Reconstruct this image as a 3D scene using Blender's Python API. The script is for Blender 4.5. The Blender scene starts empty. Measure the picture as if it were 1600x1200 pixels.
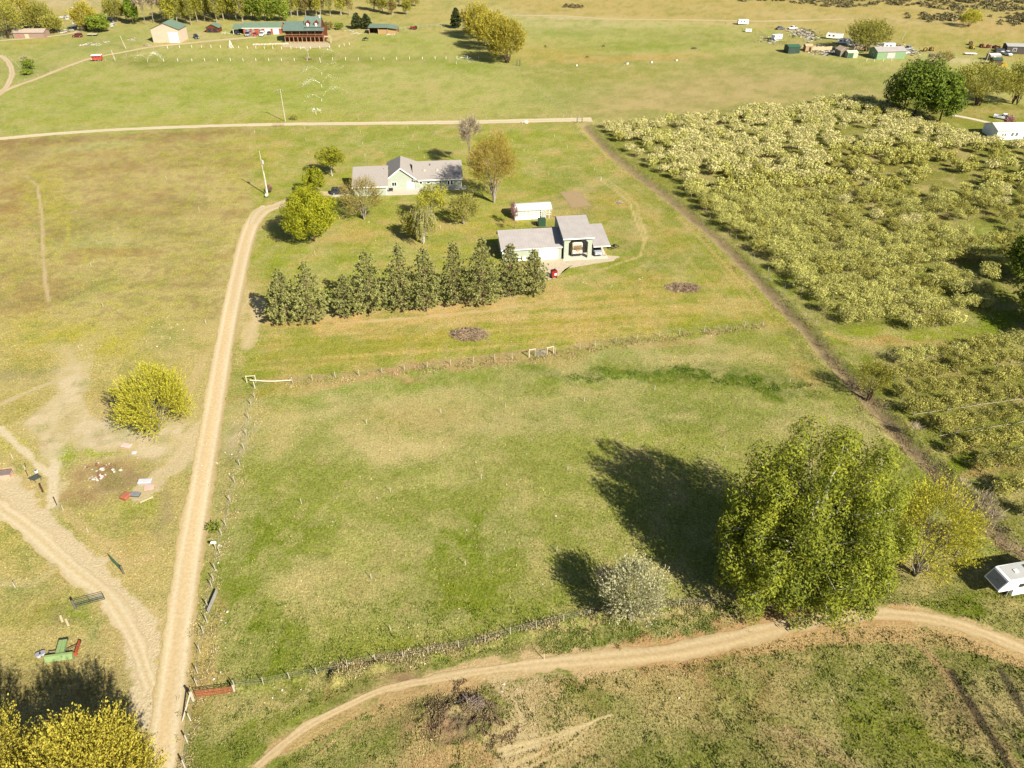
import bpy, math, random
import numpy as np
from mathutils import Vector, Matrix

# ------------------------------------------------------------------ camera, world, sun
sc = bpy.context.scene
COL = sc.collection
FPX = 1217.0                       # focal length in pixels of a 1600 px wide picture
TH = math.atan(850 / FPX)          # pitch below the horizon
CH = 78.7                          # flying height of the drone
cam_d = bpy.data.cameras.new('camera')
cam = bpy.data.objects.new('camera', cam_d)
COL.objects.link(cam)
cam.location = (0, 0, CH)
cam.rotation_euler = (math.pi / 2 - TH, 0, 0)
cam_d.sensor_width = 36
cam_d.lens = 36 * FPX / 1600
cam_d.clip_end = 9000
cam_d.clip_start = 0.5
sc.camera = cam
SUN_EL, SUN_AZ = 36.0, -49.5       # azimuth as an angle from +X of the direction the light comes from
wd = bpy.data.worlds.new('World')
sc.world = wd
wd.use_nodes = True
nt = wd.node_tree
bg = nt.nodes['Background']
sky = nt.nodes.new('ShaderNodeTexSky')
sky.sky_type = 'NISHITA'
sky.sun_disc = False
sky.sun_elevation = math.radians(SUN_EL)
sky.sun_rotation = math.radians(90 - SUN_AZ)
nt.links.new(sky.outputs[0], bg.inputs[0])
bg.inputs[1].default_value = 0.05
sl = bpy.data.lights.new('sun', 'SUN')
sl.energy = 5.0
sl.angle = math.radians(0.5)
sl.color = (1.0, 0.93, 0.80)
so = bpy.data.objects.new('sun', sl)
COL.objects.link(so)
sv = Vector((math.cos(math.radians(SUN_AZ)) * math.cos(math.radians(SUN_EL)),
             math.sin(math.radians(SUN_AZ)) * math.cos(math.radians(SUN_EL)), math.sin(math.radians(SUN_EL))))
so.rotation_euler = sv.to_track_quat('Z', 'Y').to_euler()
vs = sc.view_settings
vs.view_transform = 'Standard'
vs.look = 'None'
vs.gamma = 1
vs.exposure = 1.28
vs.use_curve_mapping = False
sc.cycles.max_bounces = 6
sc.cycles.transparent_max_bounces = 12

KALB = 0.50                        # albedo of a surface that shows as a given picture colour in full sun
def lin(c):
    c = np.asarray(c, float) / 255.0
    return np.where(c <= 0.04045, c / 12.92, ((c + 0.055) / 1.055) ** 2.4)
def A(r, g, b, k=1.0):
    v = np.minimum(lin((r, g, b)) * KALB * k, 0.85)
    return (float(v[0]), float(v[1]), float(v[2]))

ct, st = math.cos(TH), math.sin(TH)
def G(x, y, z=0.0):                # place on the ground (height z) seen at survey picture point x, y
    u = (x - 800) / FPX; v = (y - 600) / FPX
    t = (CH - z) / (st + v * ct)
    return (u * t, (ct - v * st) * t)
def PIX(X, Y, Z=0.0):
    dz = Z - CH
    d = Y * ct - dz * st
    return 800 + FPX * X / d, 600 + FPX * (-Y * st - dz * ct) / d
def HGT(x, y, yt):
    X, Y = G(x, y); v = (yt - 600) / FPX
    return CH - Y / (ct - v * st) * (st + v * ct)
def SC(y):                         # pixels per metre across at row y
    return ct * (y + 250) / CH

rng = np.random.default_rng(7)
random.seed(7)

# ------------------------------------------------------------------ noise in numpy
def _h(ix, iy, s):
    n = (ix.astype(np.int64) * 374761393 + iy.astype(np.int64) * 668265263 + s * 1442695041) & 0xffffffff
    n = ((n ^ (n >> 13)) * 1274126177) & 0xffffffff
    return ((n ^ (n >> 16)) & 0xffff) / 65535.0
def vnoise(x, y, s=0):
    x = np.asarray(x, float); y = np.asarray(y, float)
    ix = np.floor(x); iy = np.floor(y); fx = x - ix; fy = y - iy
    fx = fx * fx * (3 - 2 * fx); fy = fy * fy * (3 - 2 * fy)
    a = _h(ix, iy, s); b = _h(ix + 1, iy, s); c = _h(ix, iy + 1, s); d = _h(ix + 1, iy + 1, s)
    return (a * (1 - fx) + b * fx) * (1 - fy) + (c * (1 - fx) + d * fx) * fy
def fbm(x, y, s=0, o=4):
    t = 0; a = 1; w = 0
    for k in range(o):
        t = t + a * vnoise(x * 2 ** k, y * 2 ** k, s + 17 * k); w += a; a *= 0.55
    return t / w

# ------------------------------------------------------------------ relief
def seg_dist(X, Y, pts):           # distance to a polyline, signed side and arc position
    X = np.asarray(X, float); Y = np.asarray(Y, float)
    best = np.full(X.shape, 1e9)
    for (x0, y0), (x1, y1) in zip(pts[:-1], pts[1:]):
        dx, dy = x1 - x0, y1 - y0
        L = dx * dx + dy * dy + 1e-9
        t = np.clip(((X - x0) * dx + (Y - y0) * dy) / L, 0, 1)
        d = np.hypot(X - x0 - t * dx, Y - y0 - t * dy)
        best = np.minimum(best, d)
    return best
DITCH_PX = [(912, 196), (930, 216), (957, 243), (985, 266), (1030, 299), (1065, 328), (1120, 374), (1165, 418), (1200, 457),
            (1232, 490), (1262, 520), (1290, 556), (1320, 588), (1355, 624), (1400, 678), (1450, 728), (1490, 768), (1530, 812), (1570, 848), (1610, 868), (1700, 900)]
DITCH = [G(*p) for p in DITCH_PX]
SFEN_PX = [(367, 1075), (412, 1071), (453, 1062), (495, 1055), (543, 1045), (587, 1035), (630, 1030), (669, 1023), (717, 1014),
           (758, 1005), (797, 993), (838, 982), (880, 972), (921, 962), (985, 955), (1060, 948), (1120, 944)]
SFEN = [G(*p) for p in SFEN_PX]
MND = G(720, 1120)
TRK = [G(*p) for p in [(400, 1200), (440, 1165), (490, 1130), (545, 1102), (600, 1078), (680, 1062), (760, 1048), (850, 1037), (940, 1030)]]
def gz(X, Y):
    X = np.asarray(X, float); Y = np.asarray(Y, float)
    d = seg_dist(X, Y, DITCH)
    z = -0.55 * np.exp(-(d / 1.3) ** 2) + 0.25 * np.exp(-((d - 2.6) / 1.0) ** 2)
    d2 = seg_dist(X, Y - 0.0, SFEN)
    z = z + 0.22 * np.exp(-(d2 / 0.9) ** 2)
    # old dump mound in the foreground
    ex = (X - MND[0]) / 5.2; ey = (Y - MND[1]) / 3.4
    r = np.hypot(ex, ey) + 0.35 * (fbm(X * 0.5, Y * 0.5, 5) - 0.5)
    m = np.clip(1.25 - r, 0, 1)
    tk = np.clip(seg_dist(X, Y, TRK) / 1.0 - 2.4, 0, 1)
    z = z + tk * m * (0.3 + 1.5 * (fbm(X * 0.9, Y * 0.9, 9) - 0.35))
    # cut banks above the foreground track
    for (cx, cy, rx, ry, a) in BANKS:
        q = ((X - cx) / rx) ** 2 + ((Y - cy) / ry) ** 2
        z = z + tk * a * np.exp(-q) * (0.4 + fbm(X * 1.4, Y * 1.4, 3))
    return z
BANKS = [(*G(526, 1064), 0.9, .8, 1.2), (*G(590, 1046), 1.3, 0.6, 1.0), (*G(410, 1185), .7, .7, .6)]
def gzf(x, y):
    return float(gz(np.array([x]), np.array([y]))[0])

# ------------------------------------------------------------------ object helpers
def tag(o, label=None, cat=None, group=None, kind=None):
    if label: o['label'] = label
    if cat: o['category'] = cat
    if group: o['group'] = group
    if kind: o['kind'] = kind
    return o
def thing(name, label, cat, loc=(0, 0, 0), rz=0.0, group=None):
    o = bpy.data.objects.new(name, None)
    o.empty_display_size = 0.3
    COL.objects.link(o)
    o.location = loc; o.rotation_euler = (0, 0, rz)
    return tag(o, label, cat, group)

class MB:
    def __init__(s):
        s.v = []; s.f = []
    def add(s, vs, fs):
        n = len(s.v); s.v += [tuple(p) for p in vs]; s.f += [tuple(i + n for i in f) for f in fs]
        return s
    def box(s, x0, y0, z0, x1, y1, z1):
        return s.add([(x0, y0, z0), (x1, y0, z0), (x1, y1, z0), (x0, y1, z0), (x0, y0, z1), (x1, y0, z1), (x1, y1, z1), (x0, y1, z1)],
                     [(0, 3, 2, 1), (4, 5, 6, 7), (0, 1, 5, 4), (1, 2, 6, 5), (2, 3, 7, 6), (3, 0, 4, 7)])
    def frus(s, b, t):             # b, t: four points each
        return s.add(list(b) + list(t), [(0, 3, 2, 1), (4, 5, 6, 7), (0, 1, 5, 4), (1, 2, 6, 5), (2, 3, 7, 6), (3, 0, 4, 7)])
    def tube(s, p, q, r0, r1=None, n=6, cap=True):
        r1 = r0 if r1 is None else r1
        p = Vector(p); q = Vector(q); d = q - p
        if d.length < 1e-6: return s
        u = d.orthogonal().normalized(); w = d.normalized().cross(u)
        vs = []
        for c, r in ((p, r0), (q, r1)):
            for k in range(n):
                a = 2 * math.pi * k / n
                vs.append(c + u * (math.cos(a) * r) + w * (math.sin(a) * r))
        fs = [(k, (k + 1) % n, n + (k + 1) % n, n + k) for k in range(n)]
        if cap: fs += [tuple(range(n - 1, -1, -1)), tuple(range(n, 2 * n))]
        return s.add(vs, fs)
    def path(s, pts, r, n=5):
        for a, b, in zip(pts[:-1], pts[1:]): s.tube(a, b, r, r, n)
        return s
    def prism(s, poly, axis, a, b):  # poly in the other two coordinates, extruded along axis from a to b
        n = len(poly); vs = []
        for t in (a, b):
            for (p, q) in poly:
                vs.append({'x': (t, p, q), 'y': (p, t, q), 'z': (p, q, t)}[axis])
        fs = [(k, (k + 1) % n, n + (k + 1) % n, n + k) for k in range(n)] + [tuple(range(n - 1, -1, -1)), tuple(range(n, 2 * n))]
        return s.add(vs, fs)
    def loft(s, rings):
        n = len(rings[0]); vs = [p for r in rings for p in r]; fs = []
        for i in range(len(rings) - 1):
            for k in range(n):
                a = i * n + k; b = i * n + (k + 1) % n
                fs.append((a, b, b + n, a + n))
        fs += [tuple(range(n - 1, -1, -1)), tuple(range((len(rings) - 1) * n, len(rings) * n))]
        return s.add(vs, fs)
    def blob(s, c, r, n=7, m=5, jit=0.25, rs=None):
        rs = rs or random
        vs = []; fs = []
        for i in range(m + 1):
            th = math.pi * i / m
            for k in range(n):
                ph = 2 * math.pi * k / n
                j = 1 + jit * (rs.random() - 0.5) * 2
                vs.append((c[0] + r[0] * j * math.sin(th) * math.cos(ph), c[1] + r[1] * j * math.sin(th) * math.sin(ph), c[2] + r[2] * j * math.cos(th)))
        for i in range(m):
            for k in range(n):
                fs.append((i * n + k, i * n + (k + 1) % n, (i + 1) * n + (k + 1) % n, (i + 1) * n + k))
        return s.add(vs, fs)
    def mesh(s, name, mat, smooth=False):
        me = bpy.data.meshes.new(name)
        me.from_pydata(s.v, [], s.f)
        me.validate(); me.update()
        fix_normals(me)
        if mat: me.materials.append(mat)
        if smooth: me.shade_smooth()
        return me
    def build(s, name, mat, parent=None, label=None, smooth=False):
        return link(name, s.mesh(name, mat, smooth), parent, label)
import bmesh
def fix_normals(me):
    bm = bmesh.new(); bm.from_mesh(me)
    bmesh.ops.recalc_face_normals(bm, faces=bm.faces)
    bm.to_mesh(me); bm.free()
def link(name, me, parent=None, label=None):
    o = bpy.data.objects.new(name, me)
    COL.objects.link(o)
    if parent: o.parent = parent
    if label: o['label'] = label
    return o
def dup(root, loc, rz=None, label=None, scale=None):
    r = root.copy(); COL.objects.link(r); r.location = loc
    if rz is not None: r.rotation_euler = (0, 0, rz)
    if scale: r.scale = scale
    if label: r['label'] = label
    for ch in list(root.children):
        c = ch.copy(); COL.objects.link(c); c.parent = r
        for g in ch.children:
            d = g.copy(); COL.objects.link(d); d.parent = c
    return r
def np_mesh(name, V, F4, mat, attrs=None, cols=None, smooth=False):
    me = bpy.data.meshes.new(name)
    nv, nf = len(V), len(F4); k = F4.shape[1]
    me.vertices.add(nv); me.vertices.foreach_set('co', np.ascontiguousarray(V, np.float32).ravel())
    me.loops.add(nf * k); me.loops.foreach_set('vertex_index', np.ascontiguousarray(F4, np.int32).ravel())
    me.polygons.add(nf)
    me.polygons.foreach_set('loop_start', np.arange(0, nf * k, k, dtype=np.int32))
    me.update(calc_edges=True)
    for n, a in (attrs or {}).items():
        at = me.attributes.new(n, 'FLOAT', 'POINT'); at.data.foreach_set('value', np.ascontiguousarray(a, np.float32))
    if cols is not None:
        at = me.attributes.new('Col', 'FLOAT_COLOR', 'POINT')
        c4 = np.ones((nv, 4), np.float32); c4[:, :3] = cols
        at.data.foreach_set('color', c4.ravel())
    if mat: me.materials.append(mat)
    me.polygons.foreach_set('use_smooth', np.full(nf, smooth, bool))
    return me

# ------------------------------------------------------------------ materials
class N:
    def __init__(s, name):
        s.m = bpy.data.materials.new(name); s.m.use_nodes = True
        s.t = s.m.node_tree; s.b = s.t.nodes['Principled BSDF']
        s.b.inputs['Specular IOR Level'].default_value = 0.2
        s.b.inputs['Roughness'].default_value = 0.9
    def n(s, ty, **kw):
        q = s.t.nodes.new(ty)
        for k, v in kw.items():
            if k[0] == 'i' and k[1:].isdigit(): q.inputs[int(k[1:])].default_value = v
            elif k == 'ins':
                for a, b in v.items(): q.inputs[a].default_value = b
            else: setattr(q, k, v)
        return q
    def l(s, a, b): s.t.links.new(a, b)
    def noise(s, scale, detail=3, vec=None, rough=0.6):
        q = s.n('ShaderNodeTexNoise', ins={'Scale': scale, 'Detail': detail, 'Roughness': rough})
        if vec is not None: s.l(vec, q.inputs['Vector'])
        return q.outputs['Fac']
    def ramp(s, fac, a, b, lo=0.3, hi=0.7):
        q = s.n('ShaderNodeMapRange', ins={'From Min': lo, 'From Max': hi, 'To Min': a, 'To Max': b})
        s.l(fac, q.inputs['Value']); return q.outputs[0]
    def mix(s, f, a, b, bt='MIX'):
        q = s.n('ShaderNodeMix', data_type='RGBA', blend_type=bt)
        for i, v in ((0, f), (6, a), (7, b)):
            if hasattr(v, 'links') or hasattr(v, 'is_linked'): s.l(v, q.inputs[i])
            elif i == 0: q.inputs[0].default_value = v
            else: q.inputs[i].default_value = (*v, 1)
        return q.outputs[2]
    def scalecol(s, col, fac):       # colour x scalar
        q = s.n('ShaderNodeVectorMath', operation='SCALE')
        if hasattr(col, 'links'): s.l(col, q.inputs[0])
        else: q.inputs[0].default_value = col
        s.l(fac, q.inputs['Scale']); return q.outputs[0]
    def pos(s, sx=1, sy=1, sz=1):
        g = s.n('ShaderNodeNewGeometry'); m = s.n('ShaderNodeMapping'); s.l(g.outputs['Position'], m.inputs[0])
        m.inputs['Scale'].default_value = (sx, sy, sz); return m.outputs[0]
    def obj(s, sx=1, sy=1, sz=1):
        g = s.n('ShaderNodeTexCoord'); m = s.n('ShaderNodeMapping'); s.l(g.outputs['Object'], m.inputs[0])
        m.inputs['Scale'].default_value = (sx, sy, sz); return m.outputs[0]
    def bump(s, h, st_=0.5, dist=0.1):
        q = s.n('ShaderNodeBump', ins={'Strength': st_, 'Distance': dist}); s.l(h, q.inputs['Height'])
        s.l(q.outputs[0], s.b.inputs['Normal'])
    def col(s, c): s.l(c, s.b.inputs['Base Color'])

_pm = {}
def paint(c, rough=0.6, metal=0.0, wear=0.12, sc_=1.5, name=None):
    key = (tuple(round(x, 3) for x in c), rough, metal, wear, sc_)
    if key in _pm: return _pm[key]
    m = N(name or 'painted_surface')
    f = m.noise(sc_, 4, m.obj()); g = m.noise(sc_ * 9, 3, m.obj())
    a = m.n('ShaderNodeMath', operation='ADD'); m.l(f, a.inputs[0]); m.l(g, a.inputs[1])
    m.col(m.scalecol(c, m.ramp(a.outputs[0], 1 - wear, 1 + wear * 0.6, 0.7, 1.3)))
    m.b.inputs['Roughness'].default_value = rough; m.b.inputs['Metallic'].default_value = metal
    m.b.inputs['Specular IOR Level'].default_value = 0.35
    _pm[key] = m.m
    return m.m
def ribbed(c, along='x', period=0.9, rough=0.45, name='ribbed_metal'):   # sheet metal with ribs as fine relief
    m = N(name)
    v = m.obj()
    w = m.n('ShaderNodeTexWave', wave_type='BANDS', bands_direction=along.upper(), ins={'Scale': 0.314 / period * 1.0})
    m.l(v, w.inputs[0])
    f = m.noise(0.6, 4, v)
    m.col(m.scalecol(c, m.ramp(f, 0.9, 1.07)))
    m.bump(w.outputs['Fac'], 0.35, 0.04)
    m.b.inputs['Roughness'].default_value = rough; m.b.inputs['Specular IOR Level'].default_value = 0.4
    return m.m
def glass():
    m = N('window_glass'); m.b.inputs['Base Color'].default_value = (0.015, 0.018, 0.022, 1)
    m.b.inputs['Roughness'].default_value = 0.08; m.b.inputs['Specular IOR Level'].default_value = 0.8
    return m.m
GLASS = glass()
def planks(c, period=0.25, axis='z'):
    m = N('weathered_wood'); v = m.obj()
    w = m.n('ShaderNodeTexWave', wave_type='BANDS', bands_direction=axis.upper(), ins={'Scale': 0.314 / period, 'Distortion': 0.4})
    m.l(v, w.inputs[0])
    f = m.noise(3, 5, m.obj(1, 1, 4))
    m.col(m.scalecol(c, m.ramp(f, 0.75, 1.2)))
    m.bump(w.outputs['Fac'], 0.5, 0.03)
    return m.m
WHITE = paint((0.72, 0.72, 0.68), 0.5)
DARK = paint((0.02, 0.02, 0.022), 0.6)
TYRE = paint((0.018, 0.018, 0.018), 0.9)
STEEL = paint((0.38, 0.39, 0.40), 0.4, 0.4)
WOODG = planks((0.30, 0.27, 0.22), 0.3)
POSTW = paint(A(215, 205, 180), 0.85, wear=0.25)
POSTD = paint((0.10, 0.085, 0.065), 0.9, wear=0.3)
WIRE = paint((0.30, 0.30, 0.29), 0.5, 0.3)
CONC = paint(A(225, 215, 195), 0.9)

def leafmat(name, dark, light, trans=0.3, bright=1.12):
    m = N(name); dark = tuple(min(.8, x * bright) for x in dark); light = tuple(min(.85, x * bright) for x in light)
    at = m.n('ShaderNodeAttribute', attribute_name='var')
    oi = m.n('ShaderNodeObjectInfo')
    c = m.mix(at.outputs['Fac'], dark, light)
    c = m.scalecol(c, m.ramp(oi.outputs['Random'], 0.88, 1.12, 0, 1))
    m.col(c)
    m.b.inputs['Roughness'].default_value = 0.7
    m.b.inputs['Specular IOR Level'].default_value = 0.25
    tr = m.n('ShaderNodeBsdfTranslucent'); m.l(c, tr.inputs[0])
    mx = m.n('ShaderNodeMixShader', i0=trans)
    m.l(m.b.outputs[0], mx.inputs[1]); m.l(tr.outputs[0], mx.inputs[2])
    m.l(mx.outputs[0], m.t.nodes['Material Output'].inputs[0])
    return m.m
def barkmat(c):
    m = N('bark'); f = m.noise(4, 5, m.obj(1, 1, 0.3))
    m.col(m.scalecol(c, m.ramp(f, 0.6, 1.35))); m.bump(f, 0.6, 0.05)
    return m.m

# ------------------------------------------------------------------ ground colours (real colour of the turf and soil, place by place)
LIME = (168, 176, 78); GREEN = (138, 158, 66); LUSH = (104, 136, 44); STRAW = (196, 184, 122); TAN = (192, 166, 100)
BROWN = (160, 134, 92); DIRT = (222, 202, 162); PALE = (186, 188, 124); OLIVE = (128, 132, 56); YEL = (182, 172, 70); ORNG = (196, 160, 92)
FIELDS = [   # outline in survey points, colour
    ([(-900, -60), (2600, -60), (2600, 200), (-900, 230)], (184, 184, 106)),
    ([(-900, -80), (2600, -80), (2600, 22), (900, 22), (640, 38), (-900, 40)], (190, 176, 104)),
    ([(800, 28), (1000, 30), (1200, 45), (1620, 100), (2600, 100), (2600, -60), (800, -60)], (196, 174, 106)),
    ([(805, 103), (1235, 82), (1330, 100), (1400, 150), (920, 187)], (166, 166, 92)),
    ([(-900, 225), (0, 217), (400, 200), (390, 320), (345, 600), (250, 1300), (-900, 1400)], (198, 180, 116)),
    ([(400, 200), (900, 190), (1070, 320), (1250, 510), (850, 555), (380, 595), (395, 320)], (164, 168, 70)),
    ([(380, 598), (850, 557), (1250, 512), (1320, 590), (1600, 870), (1140, 950), (330, 1080), (385, 640)], (150, 158, 76)),
    ([(300, 1090), (800, 1010), (1140, 950), (1600, 860), (2600, 900), (2600, 1500), (200, 1500)], (132, 134, 66)),
    ([(912, 196), (1330, 150), (2600, 220), (2600, 1000), (1600, 868), (1320, 588), (1200, 457)], (126, 134, 56)),
]
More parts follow.
